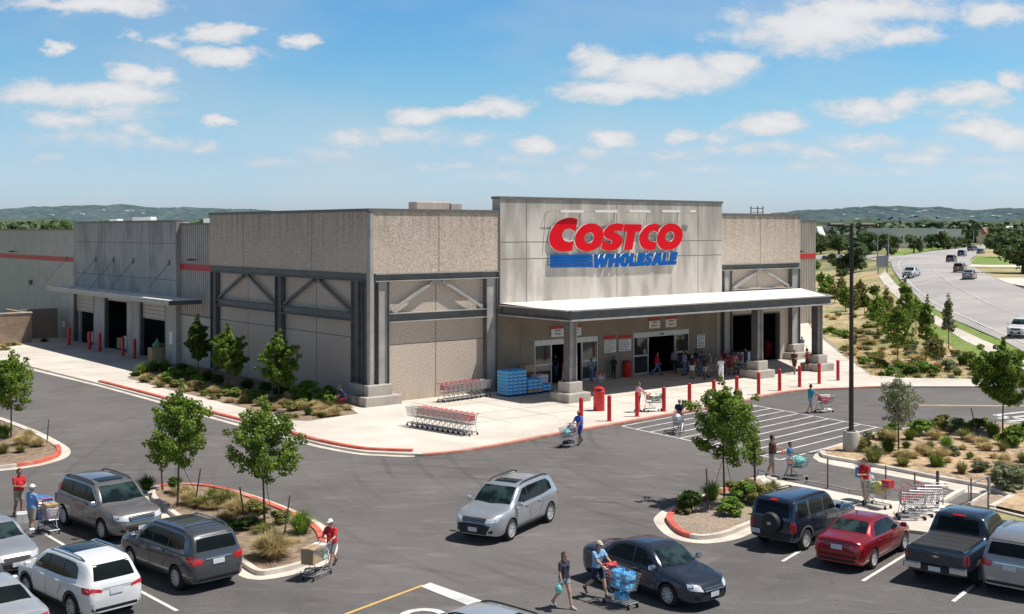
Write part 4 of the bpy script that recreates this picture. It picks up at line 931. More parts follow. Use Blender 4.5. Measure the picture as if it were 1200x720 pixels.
def wheel_mesh(r, rim, spokes=6, rimr=.66):
    key = ('wheel', r, rim.name, spokes)
    if key in KIDS: return KIDS[key]
    w = .11; t = MB()
    t.lathe([(r*rimr, -w), (r*.90, -w*1.02), (r*.985, -w*.8), (r, -w*.4), (r, w*.4), (r*.985, w*.8), (r*.90, w*1.02), (r*rimr, w), (r*rimr, -w)], 28, axis='y')
    tm = t.mesh('tyre', [M_tyre], 50)
    q = MB(); R_ = r*rimr+.003
    q.lathe([(R_, -w*.9), (R_, w*.95), (R_*.93, w*.97), (R_*.90, w*.55), (R_*.90, -w*.2), (.02, -w*.25)], 28, axis='y', mi=0)
    q.lathe([(.0, w*.45), (.055, w*.62), (.06, w*.2)], 14, axis='y', mi=0)
    q.lathe([(R_*.70, -w*.18), (R_*.70, -w*.05), (.0, -w*.05)], 20, axis='y', mi=2)
    for k in range(spokes):
        a = 2*math.pi*k/spokes; d = Vector((math.cos(a), 0, math.sin(a)))
        for o in (-.035, .035) if spokes < 8 else (0,):
            n = Vector((-d.z, 0, d.x))*o
            q.bar(d*.04+n*.5+Vector((0, w*.52, 0)), d*R_*.93+n*1.6+Vector((0, w*.72, 0)), .045, .035, 0, up=Vector((0, 1, 0)))
    rm = q.mesh('rim', [rim, M_tyre, M_rimd], 40)
    for me in (rm,):
        bm = bmesh.new(); bm.from_mesh(me); bmesh.ops.recalc_face_normals(bm, faces=bm.faces[:]); bm.to_mesh(me); bm.free()
    KIDS[key] = (tm, rm); return KIDS[key]

def patch(name, bvh, poly, proj, m, parent, off=.006, step=.12, mirror=False, smooth=True, edge=None):
    """thin panel that follows the body: poly in a plane, cast along proj onto the body"""
    outs = []
    for sgn in ((1, -1) if mirror else (1,)):
        bm = bmesh.new(); vs = [bm.verts.new((p[0], p[1], 0)) for p in poly]
        try: bm.faces.new(vs)
        except Exception: bm.free(); continue
        xs = [p[0] for p in poly]; ys = [p[1] for p in poly]
        for ax, lo, hi in ((0, min(xs), max(xs)), (1, min(ys), max(ys))):
            n = int((hi-lo)/step)
            for k in range(1, n+1):
                c = lo+(hi-lo)*k/(n+1); co = (c, 0, 0) if ax == 0 else (0, c, 0); no = (1, 0, 0) if ax == 0 else (0, 1, 0)
                bmesh.ops.bisect_plane(bm, geom=bm.verts[:]+bm.edges[:]+bm.faces[:], plane_co=co, plane_no=no)
        bad = []
        for v in bm.verts:
            a, b = v.co.x, v.co.y
            if proj == 'side': o, d = Vector((a, 3*sgn, b)), Vector((0, -sgn, 0))
            elif proj == 'top': o, d = Vector((a, b*sgn, 4)), Vector((0, 0, -1))
            elif proj == 'front': o, d = Vector((9, a*sgn, b)), Vector((-1, 0, 0))
            elif proj == 'rear': o, d = Vector((-3, a*sgn, b)), Vector((1, 0, 0))
            elif proj == 'midrear': o, d = Vector((1.7, a*sgn, b)), Vector((1, 0, 0))
            hit = bvh.ray_cast(o, d)
            if hit[0] is None: bad.append(v); continue
            nn = hit[1]; 
            if nn.dot(d) > 0: nn = -nn
            v.co = hit[0]+nn*off*.5-d*off*.7
        if bad: bmesh.ops.delete(bm, geom=bad, context='VERTS')
        if not bm.faces: bm.free(); continue
        bm.normal_update(); out = {'side': Vector((0, sgn, 0)), 'top': Vector((0, 0, 1)), 'front': Vector((1, 0, 0)), 'rear': Vector((-1, 0, 0)), 'midrear': Vector((-1, 0, 0))}[proj]
        s = sum(f.normal.dot(out)*f.calc_area() for f in bm.faces)
        if s < 0: bmesh.ops.reverse_faces(bm, faces=bm.faces[:])
        for f in bm.faces: f.smooth = smooth
        me = bpy.data.meshes.new(name); bm.to_mesh(me); bm.free(); me.materials.append(m); outs.append(link(name, me, parent))
    return outs

def seam(pts, w=.016):
    """thin polygon along a polyline"""
    a = offset_path([Vector(p) for p in pts], w/2); b = offset_path([Vector(p) for p in pts], -w/2)
    return [tuple(p) for p in a]+[tuple(p) for p in reversed(b)]

def car_body(kind, pm):
    key = ('body', kind, pm.name)
    if key in KIDS: return KIDS[key]
    S_ = CAR[kind]; L_ = S_['L']; z0 = S_['z0']; box = kind in ('boxy', 'pickup')
    xs = sorted(set([0, .015, .04, .08, .13, .2]+[.28+.085*i for i in range(int((L_-.5)/.085))]+[L_-.2, L_-.13, L_-.08, L_-.04, L_-.015, L_]+([1.98, 2.02, 2.06, 2.1, 2.15, 2.2, 2.25, 2.3, 2.36] if kind == 'pickup' else [])))
    rings = []
    for x in xs:
        w = pchip(S_['w'], x); zt = pchip(S_['top'], x); bl = min(pchip(S_['belt'], x), zt-.012); wr = min(pchip(S_['wr'], x), w*.98)
        e = min(1, x/.25, (L_-x)/.3); zb = z0+(1-e)*.08
        g = zt-bl; roof = sstep(.12, .35, g)
        rail = bl+g*(.55 if roof < .5 else .84) if True else 0
        k = (.985 if box else .955)
        pts = [(0, zb), (w*.72, zb), (w*.90, zb+.02), (w*.965, zb+.10), (w*.992, zb+.28), (w, zb+(bl-zb)*.55), (w*.992, bl-.12 if bl-.12 > zb+.3 else zb+(bl-zb)*.8), (w*.975, bl-.035), (w*.94*(1-roof)+w*k*roof*.98, bl)]
        yb = pts[-1][1-1]
        if roof > 0:
            p1 = (yb+(wr+.03-yb)*.5, bl+g*.45); p2 = (wr+.035, bl+g*.80); p3 = (wr, bl+g*.90); p4 = (wr*.90, bl+g*.965); p5 = (wr*.6, bl+g*.992); p6 = (0, zt)
            h1 = (yb*.97, bl+g*.30); h2 = (wr, bl+g*.62); h3 = (wr*.9, bl+g*.75); h4 = (wr*.75, bl+g*.86); h5 = (wr*.45, bl+g*.96); h6 = (0, zt)
            up = [(a[0]*roof+b[0]*(1-roof), a[1]*roof+b[1]*(1-roof)) for a, b in zip((p1, p2, p3, p4, p5, p6), (h1, h2, h3, h4, h5, h6))]
        else: up = [(yb*.97, bl+g*.30), (wr, bl+g*.62), (wr*.9, bl+g*.75), (wr*.75, bl+g*.86), (wr*.45, bl+g*.96), (0, zt)]
        pts += up
        rings.append([(x, y, z) for y, z in pts]+[(x, -y, z) for y, z in pts[-2:0:-1]])
    n = len(rings[0]); vs = [v for r_ in rings for v in r_]; fs = []
    for i in range(len(xs)-1):
        for k in range(n): j = (k+1) % n; fs.append((i*n+k, (i+1)*n+k, (i+1)*n+j, i*n+j))
    fs.append(tuple(range(n))); fs.append(tuple(range((len(xs)-1)*n+n-1, (len(xs)-1)*n-1, -1)))
    mb = MB().add(vs, fs); me = mb.mesh('body', [pm, M_blk]); ob = bpy.data.objects.new('tmpbody', me); COL.objects.link(ob); fixn(ob)
    cut = MB(); r = S_['r']*1.13
    for ax in S_['ax']:
        for sg in (1, -1): cut.lathe([(.0001, .60*sg), (r, .60*sg), (r, 1.4*sg), (.0001, 1.4*sg)], 28, c=(ax, 0, S_['r']+.01), axis='y', mi=1)
    cm = cut.mesh('cut', [pm, M_blk]); co_ = bpy.data.objects.new('tmpcut', cm); COL.objects.link(co_); fixn(co_)
    md = ob.modifiers.new('b', 'BOOLEAN'); md.operation = 'DIFFERENCE'; md.object = co_; md.solver = 'EXACT'
    dg = bpy.context.evaluated_depsgraph_get(); dg.update(); ev = ob.evaluated_get(dg)
    nm = bpy.data.meshes.new_from_object(ev); nm.name = 'body'
    bpy.data.objects.remove(ob); bpy.data.objects.remove(co_)
    nm.polygons.foreach_set('use_smooth', [True]*len(nm.polygons)); nm.set_sharp_from_angle(angle=R(32))
    bm = bmesh.new(); bm.from_mesh(nm); bvh = BVHTree.FromBMesh(bm); bm.free()
    KIDS[key] = (nm, bvh); return KIDS[key]

def make_car(kind, pm, loc, heading, label, cat='car', group=None, scale=1, rim=None, spokes=6, rails=True, sunroof=None, clad=False, opts=(), far=False, rimr=.66, name='parked_car', zrot=None):
    S_ = CAR[kind]; L_ = S_['L']; nm, bvh = car_body(kind, pm)
    root = empty(name, loc, heading, label, cat, group, scale)
    inner = Matrix.Translation((-L_/2, 0, 0))
    class P: pass
    holder = root
    body = link('body', nm, root); parts = [body]
    def pt(*a, **k):
        r_ = patch(*a, **k); parts.extend(r_); return r_
    for poly in S_['side']: pt('window', bvh, poly, 'side', M_cglass, root, mirror=True, step=.2)
    for p, q in zip(S_['side'], S_['side'][1:]):
        (pb, pt_), (qt, qb) = (p[0], p[1]), (q[2], q[3]) if len(q) == 4 else (q[-2], q[-1])
        if kind != 'boxy': pt('pillar_trim', bvh, [(qb[0]-.004, qb[1]+.01), (qt[0]-.004, qt[1]-.01), (pt_[0]+.004, pt_[1]-.01), (pb[0]+.004, pb[1]+.01)], 'side', M_blk, root, mirror=True, step=.2, off=.004)
    (xa, ya), (xb, yb) = S_['ws']
    pt('windscreen', bvh, [(xa, -ya), (xa+.02, 0), (xa, ya), (xb, yb), (xb+.09, 0), (xb, -yb)], 'top', M_cglassg, root, step=.12)
    rr = S_['rear']
    if rr[0] == 'x': pt('rear_window', bvh, [(rr[1], -rr[3]), (rr[1]-.04, 0), (rr[1], rr[3]), (rr[2], rr[4]), (rr[2]+.02, 0), (rr[2], -rr[4])], 'top', M_cglassg if 'redcar' in opts else M_cglass, root)
    else:
        q = [(-rr[2], rr[3]), (rr[2], rr[3]), (rr[2]-.08, rr[4]), (-rr[2]+.08, rr[4])]
        pt('rear_window', bvh, q, 'midrear' if kind == 'pickup' else 'rear', M_cglass, root)
    # lights, grille, bumpers, plates
    zt = pchip(S_['top'], L_-.12); wf = pchip(S_['w'], L_-.25); bl = pchip(S_['belt'], L_-.3)
    sd = .05 if kind == 'sedan' else 0
    pt('headlight', bvh, [(wf*.56, bl-.17), (wf*.60, bl-.03), (wf*1.0, bl+.03), (wf*1.02, bl-.07), (wf*.97, bl-.13)], 'front', M_head, root, mirror=True, step=.07)
    pt('grille', bvh, [(-wf*.5, bl-.19), (wf*.5, bl-.19), (wf*.56, bl-.02-sd), (-wf*.56, bl-.02-sd)], 'front', M_blk, root, step=.05)
    for k in range(0 if 'nobar' in opts else 2 if sd else 3): pt('grille_bar', bvh, [(-wf*.5, bl-.17+k*.05), (wf*.5, bl-.17+k*.05), (wf*.5, bl-.15+k*.05), (-wf*.5, bl-.15+k*.05)], 'front', M_chrome, root, off=.035, step=.05)
    lo = S_['z0']+.08
    if 'mouth' in opts: pt('front_intake', bvh, [(-wf*.80, bl-.24), (-wf*.60, lo+.02), (wf*.60, lo+.02), (wf*.80, bl-.24), (wf*.5, bl-.20), (-wf*.5, bl-.20)], 'front', M_blk, root, off=.014, step=.06)
    pt('lower_grille', bvh, [(-wf*.62, lo+.02), (wf*.62, lo+.02), (wf*.56, lo+.20), (-wf*.56, lo+.20)], 'front', M_blk, root)
    for sg in (1,): pt('fog_light', bvh, [(wf*.72, lo+.06), (wf*.86, lo+.07), (wf*.86, lo+.16), (wf*.72, lo+.14)], 'front', M_blk, root, mirror=True)
    pt('number_plate', bvh, [(-.17, lo+.10), (.17, lo+.10), (.17, lo+.24), (-.17, lo+.24)], 'front', M_plate, root, off=.03)
    wb = pchip(S_['w'], .1); zb = pchip(S_['belt'], .12)
    if kind in ('crossover', 'suv'):
        if 'slim' in opts: pt('tail_light', bvh, [(wb*.52, zb-.17), (wb*.54, zb-.09), (wb*1.03, zb-.0), (wb*1.03, zb-.11)], 'rear', M_tail, root, mirror=True, step=.06)
        else: pt('tail_light', bvh, [(wb*.62, zb-.20), (wb*.60, zb-.06), (wb*.99, zb+.02), (wb*1.03, zb-.10), (wb*1.0, zb-.22)], 'rear', M_tail, root, mirror=True, step=.06)
        pt('tail_light_side', bvh, [(.02, zb-.20), (.10, zb-.02), (.34, zb+.0), (.28, zb-.16)], 'side', M_tail, root, mirror=True, step=.06)
        pt('number_plate', bvh, [(-.19, zb-.26), (.19, zb-.26), (.19, zb-.11), (-.19, zb-.11)], 'rear', M_plate, root, off=.02)
        pt('trim', bvh, [(-.42, zb-.09), (.42, zb-.09), (.42, zb-.065), (-.42, zb-.065)], 'rear', M_chrome, root, off=.02)
    elif kind == 'sedan':
        pt('tail_light', bvh, [(wb*.58, zb-.20), (wb*.56, zb-.04), (wb*1.0, zb-.0), (wb*1.06, zb-.10), (wb*1.02, zb-.2)], 'rear', M_tail, root, mirror=True, step=.06)
        pt('tail_light_side', bvh, [(.02, zb-.18), (.08, zb-.02), (.26, zb-.01), (.2, zb-.15)], 'side', M_tail, root, mirror=True, step=.06)
        pt('number_plate', bvh, [(-.19, zb-.22), (.19, zb-.22), (.19, zb-.07), (-.19, zb-.07)], 'rear', M_plate, root, off=.02)
    elif kind == 'boxy':
        pt('tail_light', bvh, [(wb*.82, zb-.38), (wb*.82, zb-.02), (wb*1.03, zb-.02), (wb*1.03, zb-.38)], 'rear', M_tail, root, mirror=True, step=.06)
        pt('tail_light_side', bvh, [(.02, zb-.36), (.02, zb-.02), (.15, zb-.02), (.15, zb-.36)], 'side', M_tail, root, mirror=True)
        pt('number_plate', bvh, [(.42, .52), (.78, .52), (.78, .68), (.42, .68)], 'rear', M_plate, root, off=.03)
        pt('brake_light', bvh, [(-.14, 1.70), (.14, 1.70), (.13, 1.755), (-.13, 1.755)], 'rear', M_tail, root, off=.03)
        sp = MB(); sp.lathe([(.0, -.16), (.26, -.18), (.335, -.15), (.36, -.08), (.36, .04), (.0, .04)], 28, c=(-.02, 0, 0), axis='x'); o = sp.build('spare_wheel_cover', M_blk, root, 40, (-.04, -.05, .98)); parts.append(o)
        mk = MB()     # the pale marking on the cover
        x = -.23
        for ch in 'LIBERTY': 
            pass
        y = .20
        for i_ in range(7):
            h_ = .05; mk.box(-.186, -.18, y-.045, y, -.05, .05) if i_ % 2 else mk.add([(-.186, y-.045, -.05), (-.186, y-.01, -.05), (-.186, y, .05), (-.186, y-.03, .05)], [(0, 1, 2, 3)]); y -= .06
        mk.box(-.186, -.18, -.13, .1, -.13, -.10)
        parts.append(mk.build('marking', M_plate, o)); parts[-1]['skip'] = 1
    else:
        pt('tail_light', bvh, [(wb*.87, .82), (wb*.87, 1.12), (wb*1.05, 1.12), (wb*1.05, .82)], 'rear', M_tail, root, mirror=True, step=.06)
        pt('tail_light_side', bvh, [(.0, .82), (.0, 1.12), (.14, 1.12), (.14, .82)], 'side', M_tail, root, mirror=True)
        pt('brake_light', bvh, [(-.2, 1.765), (.2, 1.765), (.2, 1.80), (-.2, 1.80)], 'midrear', M_tail, root, off=.03)
        b = MB(); b.cbox(-.14, .06, .42, .97, .56, .74, .04); parts.append(b.build('rear_bumper', M_chrome, root)); b = MB(); b.cbox(-.14, .06, -.97, -.42, .56, .74, .04); parts.append(b.build('rear_bumper', M_chrome, root)); 
        b = MB(); b.cbox(-.10, .04, -.40, .40, .52, .70, .02); parts.append(b.build('bumper_step', M_blk, root)); b = MB(); b.box(-.125, -.105, -.18, .18, .54, .68); parts.append(b.build('number_plate', M_plate, root))
        b = MB(); b.cbox(.06, 1.98, -.80, .80, 1.19, 1.245, .03)
        for k in range(1, 4): b.box(.06+k*.48-.006, .06+k*.48+.006, -.79, .79, 1.245, 1.25)
        parts.append(b.build('bed_cover', M_blk, root))
        b = MB(); b.add([(-.012, y, z) for y, z in ((-.10, .98), (-.035, .98), (-.035, 1.0), (.035, 1.0), (.035, .98), (.10, .98), (.10, .95), (.035, .95), (.035, .93), (-.035, .93), (-.035, .95), (-.10, .95))], [tuple(range(11, -1, -1))]); parts.append(b.build('badge', M_chrome, root))
        for sg in (1, -1):
            b = MB(); b.tube([(2.3, .93*sg, .44), (2.4, 1.02*sg, .42), (4.1, 1.02*sg, .42), (4.2, .93*sg, .44)], .05, 8); parts.append(b.build('side_step', M_chrome if 0 else M_blk, root))
        for k in range(4): pt('tailgate_line', bvh, seam([(-.78, .80+k*.12), (.78, .80+k*.12)], .006), 'rear', M_blk, root, off=.003) if k in (0, 3) else None
    pt('rear_bumper_trim', bvh, [(-wb*.85, lo-.02), (wb*.85, lo-.02), (wb*.9, lo+.13), (-wb*.9, lo+.13)], 'rear', M_blk, root)
    if kind in ('crossover', 'suv') and not clad and not far: a0_, a1_ = S_['ax']; q_ = S_['r']*1.16; pt('sill_trim', bvh, [(a0_+q_, S_['z0']+.03), (a0_+q_+.02, S_['z0']+.11), (a1_-q_-.02, S_['z0']+.11), (a1_-q_, S_['z0']+.03)], 'side', M_blk, root, mirror=True)
    if clad:
        ax0, ax1 = S_['ax']; rr_ = S_['r']*1.13
        pt('sill_trim', bvh, [(ax0+rr_+.02, S_['z0']+.03), (ax0+rr_+.05, S_['z0']+.17), (ax1-rr_-.05, S_['z0']+.17), (ax1-rr_-.02, S_['z0']+.03)], 'side', clad, root, mirror=True)
        for ax in (ax0, ax1):
            ar = [(ax+rr_*1.02*math.cos(R(a)), S_['r']+.01+rr_*1.02*math.sin(R(a))) for a in range(-10, 191, 20)]; br = [(ax+rr_*1.2*math.cos(R(a)), S_['r']+.01+rr_*1.2*math.sin(R(a))) for a in range(190, -11, -20)]
            for k in range(len(ar)-1):
                pass
            pt('arch_trim', bvh, ar+br, 'side', clad, root, mirror=True, step=.15, off=.012)
    # door seams, handles
    if not far:
        fr = S_['side'][0]; b0 = fr[0][0]-.04; f0 = fr[-1][0]+.06; lastp = S_['side'][1]; r0 = lastp[0][0]-.04
        zlow = S_['z0']+.16
        seams = [[(b0, fr[0][1]-.02), (b0, zlow)], [(f0, fr[-1][1]), (f0+.04, .75), (f0-.02, zlow)], [(r0, lastp[0][1]-.02), (r0-.02, .85), (r0+.16, .62), (r0+.18, zlow)], [(r0+.18, zlow), (f0-.02, zlow)]]
        for sm_ in seams: pt('door_seam', bvh, seam(sm_, .022), 'side', M_blk, root, mirror=True, step=.25, off=.003)
        for hx in (b0+.10, r0+.10):
            for sg in (1, -1):
                y = pchip(S_['w'], hx)*.985*sg; zz = fr[0][1]-.14
                h = MB(); h.cbox(hx, hx+.2, min(y, y+.035*sg), max(y, y+.035*sg), zz, zz+.035, .01); parts.append(h.build('door_handle', M_chrome if 'chandle' in opts else pm, root))
        if 0: pt('bonnet_seam', bvh, seam([(S_['ws'][1][0]+.2, wf*.86), (L_-.35, wf*.74)], .012), 'top', M_blk, root, mirror=True, off=.003)
    mx = S_['ws'][1][0]-.18; mz = pchip(S_['belt'], mx)+.06
    for sg in (1, -1):
        h = MB(); y0 = pchip(S_['w'], mx)*.96*sg
        h.cbox(mx-.05, mx+.09, min(y0+.05*sg, y0+.24*sg), max(y0+.05*sg, y0+.24*sg), mz, mz+.14, .03); h.bar((mx+.02, y0-.02*sg, mz+.03), (mx+.02, y0+.08*sg, mz+.06), .05, .04)
        parts.append(h.build('wing_mirror', M_chrome if 'cmirror' in opts else pm, root))
    if rails:
        xa_, xb_ = (.62, S_['ws'][0][0]-.18)
        for sg in (1, -1):
            pts = []
            for k in range(9):
                x = xa_+(xb_-xa_)*k/8; y = (pchip(S_['wr'], x)-.055)*sg; hit = bvh.ray_cast(Vector((x, y, 4)), Vector((0, 0, -1))); z = hit[0].z if hit[0] else S_['H']
                pts.append((x, y, z+(.05 if 0 < k < 8 else .0)))
            h = MB(); h.tube(pts, .022, 6); parts.append(h.build('roof_rail', M_blk if rails == 'black' else M_chrome, root))
        if kind in ('suv', 'boxy') and 'bars' in opts:
            for x in (.9, 2.2): h = MB(); h.tube([(x, -.6, S_['H']+.03), (x, 0, S_['H']+.05), (x, .6, S_['H']+.03)], .02, 6); parts.append(h.build('cross_bar', M_blk, root))
    if sunroof:
        a, b, c = sunroof; pt('sunroof', bvh, [(a, -c), (b, -c), (b, c), (a, c)], 'top', M_cglass, root)
    tm, rm = wheel_mesh(S_['r'], rim or M_rim, spokes, rimr)
    for ax in S_['ax']:
        for sg in (1, -1):
            w = empty('wheel', (0, 0, 0), 0); w.parent = root; w.location = (ax, sg*(pchip(S_['w'], ax)-.115), S_['r']); w.rotation_euler = (0, 0, 0 if sg > 0 else math.pi)
            parts.append(w); link('tyre', tm, w); link('rim', rm, w)
    for o in parts:
        if o.get('skip'): del o['skip']; continue
        o.location = o.location+Vector((-L_/2, 0, 0))
    return root

P_silver = paint('silver', (.50, .52, .55), .6, .3); P_dark = paint('slate', (.040, .050, .075), .6, .25); P_taupe = paint('taupe', (.27, .255, .24), .6, .3)
P_grey = paint('dark_grey', (.095, .10, .108), .5, .3); P_white = paint('white', (.78, .78, .77), 0, .3); P_navy = paint('navy', (.018, .032, .06), .4, .28)
P_red = paint('red', (.30, .012, .020), .4, .3); P_pick = paint('midnight', (.022, .036, .055), .4, .25); P_sgrey = paint('silver_grey', (.36, .365, .375), .6, .3); P_lsil = paint('pale_silver', (.58, .60, .62), .5, .3)
P_brown = paint('bronze', (.16, .12, .10), .5, .4)
def car_at(px, py, hd, **k):
    g = G(px, py); return g, R(hd)
CARS = [
 ('drive_suv', 'crossover', P_silver, (596, 607), 232, 'silver crossover driving alone across the middle of the drive', dict(sunroof=(2.05, 2.55, .42), rails='black', rim=M_rim, clad=False, name='crossover_car', rimr=.7, opts=('mouth',))),
 ('dark_sedan', 'sedan', P_dark, (768, 685), -43, 'slate blue sedan crossing behind the couple with the water packs', dict(rails=False, spokes=10, name='sedan_car', opts=('chandle', 'cmirror'))),
 ('taupe_suv', 'suv', P_taupe, (128, 610), -46, 'taupe grey SUV with sunroof parked nose towards the tufted island', dict(sunroof=(2.1, 2.65, .45), rails='black', name='suv_car', opts=('cmirror',))),
 ('grey_suv', 'suv', P_grey, (213, 660), 133, 'dark grey SUV parked with its red tail lights towards the camera', dict(rails=True, name='suv_car', opts=('bars',))),
 ('white_suv', 'crossover', P_white, (93, 690), 133, 'white crossover with black glass roof and slim red tail lights', dict(sunroof=(1.5, 2.55, .52), rails=True, spokes=5, clad=M_blk, name='crossover_car', rimr=.72, opts=('slim',))),
 ('left_sedan', 'sedan', P_silver, (-12, 660), -46, 'silver sedan cut off by the left edge, its grille facing right', dict(rails=False, name='sedan_car', opts=('nobar',))),
 ('corner_sedan', 'sedan', P_lsil, (-14, 740), 133, 'pale silver sedan in the lower left corner with one red tail light showing', dict(rails=False, name='sedan_car')),
 ('bottom_suv', 'crossover', P_lsil, (596, 772), -40, 'pale silver crossover with sunroof cut off by the bottom edge', dict(sunroof=(2.0, 2.6, .42), rails='black', name='crossover_car')),
 ('navy_suv', 'boxy', P_navy, (937, 618), 48, 'navy off-roader with a spare wheel on its rear door', dict(rails='black', clad=mat('grey_cladding', (.13, .135, .14), rough=.6), name='off_road_car', spokes=6)),
 ('red_sedan', 'sedan', P_red, (1010, 640), 50, 'dark red sedan parked between the off-roader and the pickup', dict(rails=False, name='sedan_car', opts=('redcar',))),
 ('pickup', 'pickup', P_pick, (1124, 650), 50, 'dark blue pickup truck with a black bed cover and chrome rear bumper', dict(rails=False, name='pickup_truck', cat='pickup', opts=('cmirror',))),
 ('right_suv', 'suv', P_sgrey, (1212, 680), 50, 'silver grey SUV cut off by the right edge', dict(rails=True, name='suv_car', sunroof=None)),
]
CARFIT = {'bottom_suv': (.15, 29.3, -40, 1.05), 'drive_suv': (-0.15, 45.18, 240.4, 1.12), 'white_suv': (-13.47, 36.22, 136.8, 1.074), 'navy_suv': (10.95, 43.77, 45.8, 1.032), 'pickup': (15.46, 39.98, 51.8, 1.05),
 'dark_sedan': (4.53, 37.46, -50.5, 1.084), 'red_sedan': (12.49, 41.42, 50.8, 1.045), 'taupe_suv': (-15.57, 45.12, -43.9, 1.12), 'grey_suv': (-11.19, 39.24, 134.9, 1.087)}
for key, kind, pm, (px, py), hd, lab, kw in CARS:
    g, h = car_at(px, py, hd)
    sc = 1.07
    if key in CARFIT: g = Vector((CARFIT[key][0], CARFIT[key][1], 0)); h = R(CARFIT[key][2]); sc = CARFIT[key][3]
    kw = dict(kw); cat = kw.pop('cat', 'car')
    o = make_car(kind, pm, g, h, lab, cat, scale=sc, **kw)
# ------------------------------------------------------------------ vegetation
def leafmat(name, c1, c2, scale=2.2, trans=.35, rough=.6, det=4): return mat(name, c1, c2, scale=scale, rough=rough, trans=trans, detail=det, lo=.3, hi=.7, spec=.25)
L_young = leafmat('leaf_green', (.10, .17, .022), (.27, .37, .06)); L_dark = leafmat('leaf_dark', (.045, .09, .015), (.13, .20, .04))
L_grey = leafmat('leaf_grey_green', (.19, .22, .12), (.34, .36, .21)); L_olive = leafmat('leaf_olive', (.19, .20, .055), (.38, .35, .13))
L_tan = leafmat('dry_blades', (.48, .38, .18), (.72, .60, .34), scale=5); L_bright = leafmat('leaf_bright', (.15, .27, .035), (.30, .44, .09)); L_oak = leafmat('hazed_oak_leaf', (.08, .125, .035), (.18, .235, .08), scale=.25)  # oak green lightened, some distance haze put into the colour
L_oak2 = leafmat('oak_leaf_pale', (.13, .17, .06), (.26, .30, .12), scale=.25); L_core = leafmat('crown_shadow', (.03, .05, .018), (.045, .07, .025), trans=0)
M_bark = mat('bark', (.09, .065, .05), (.16, .12, .09), scale=12, rough=.95, bump=.5); M_stake = mat('wooden_stake', (.13, .09, .065), (.2, .14, .1), scale=8, rough=.9)

def leaves(cl, n_each, size, seed, up=.5, flat=1.0):
    """cloud of small folded leaves round clump centres (x,y,z,r)"""
    rg = np.random.default_rng(seed); V = []; 
    for (x, y, z, r) in cl:
        n = int(n_each*(r/.4)**1.6)+4
        d = rg.normal(size=(n, 3)); d /= np.linalg.norm(d, axis=1)[:, None]; rad = r*rg.uniform(.25, 1, n)**.6
        c = np.array([x, y, z])+d*rad[:, None]*np.array([1, 1, .72*flat])
        nn = d*.6+rg.normal(size=(n, 3))*.6+np.array([0, 0, up]); nn /= np.linalg.norm(nn, axis=1)[:, None]
        a = np.cross(nn, rg.normal(size=(n, 3))); a /= np.linalg.norm(a, axis=1)[:, None]; b = np.cross(nn, a)
        s = (size*rg.uniform(.6, 1.35, n))[:, None]
        V.append(np.stack([c-a*s*.6, c-b*s*.42+nn*s*.08, c+a*s*.6, c+b*s*.42+nn*s*.08], 1))
    V = np.concatenate(V).reshape(-1, 3); F = np.arange(len(V)).reshape(-1, 4)
    return V, F
def np_mesh(name, V, F, m):
    me = bpy.data.meshes.new(name); me.vertices.add(len(V)); me.vertices.foreach_set('co', V.astype(np.float32).ravel())
    k = F.shape[1]; me.loops.add(F.size); me.loops.foreach_set('vertex_index', F.astype(np.int32).ravel())
    me.polygons.add(len(F)); me.polygons.foreach_set('loop_start', np.arange(0, F.size, k, dtype=np.int32)); me.polygons.foreach_set('loop_total', np.full(len(F), k, dtype=np.int32))
    me.update(calc_edges=True); me.validate(); me.materials.append(m); return me

def young_tree(h, w, seed, lm=None, dens=120, leaf=.105, bare=.36, shape='round', thick=.05):
    """tapered trunk with ascending limbs; leaves in clumps along the limbs, gaps between"""
    rg = random.Random(seed); t = MB(); top = Vector((rg.uniform(-.12, .12), rg.uniform(-.12, .12), h*.93))
    def tp(f): return Vector((math.sin(f*3+seed)*.05*h*.3, math.cos(f*2.3+seed)*.04*h*.3, 0))*f+Vector((top.x*f, top.y*f, h*.93*f))
    t.tube([tp(k/8) for k in range(9)], [thick*(1-.8*k/8) for k in range(9)], 7)
    cl = []; nb = 21
    for i in range(nb):
        f = bare+(1-bare)*(i+.5)/nb*.92; a = i*2.4+rg.uniform(-.5, .5)
        g = (f-bare)/(1-bare)
        prof = (math.sin(math.pi*min(1, g*.80+.25))**.8) if shape == 'round' else (1.0-.75*g)
        L_ = w/2*prof*rg.uniform(.60, .95); up = rg.uniform(.35, .85)
        p0 = tp(f*.93); d = Vector((math.cos(a), math.sin(a), up)); 
        p1 = p0+Vector((d.x, d.y, 0))*L_*.55+Vector((0, 0, L_*.35*up)); p2 = p0+Vector((d.x, d.y, 0))*L_+Vector((0, 0, L_*(.7*up+.12)))
        t.tube([p0, p1, p2], [thick*.38*(1-f*.5), thick*.25, thick*.08], 5)
        for q, r in ((p0.lerp(p1, .6), .27), (p1, .36), (p1.lerp(p2, .55), .33), (p2, .27)):
            if rg.random() < .92: cl.append((q.x+rg.uniform(-.12, .12), q.y+rg.uniform(-.12, .12), q.z+rg.uniform(-.06, .14), r*rg.uniform(.7, 1.25)*(w/2.6)**.5))
        s = p2+Vector((rg.uniform(-.3, .3), rg.uniform(-.3, .3), rg.uniform(.0, .35)))*(w/2.6)
        t.tube([p2, s], [thick*.08, thick*.04], 4); cl.append((s.x, s.y, s.z, .19*(w/2.6)**.5))
    for k in range(4): cl.append((top.x*.9+rg.uniform(-.12, .12), top.y*.9+rg.uniform(-.12, .12), h*(.86+.045*k), .26-.045*k))
    V, F = leaves(cl, dens, leaf, seed)
    return t.mesh('trunk', [M_bark], 60), np_mesh('crown', V, F, lm or L_young)
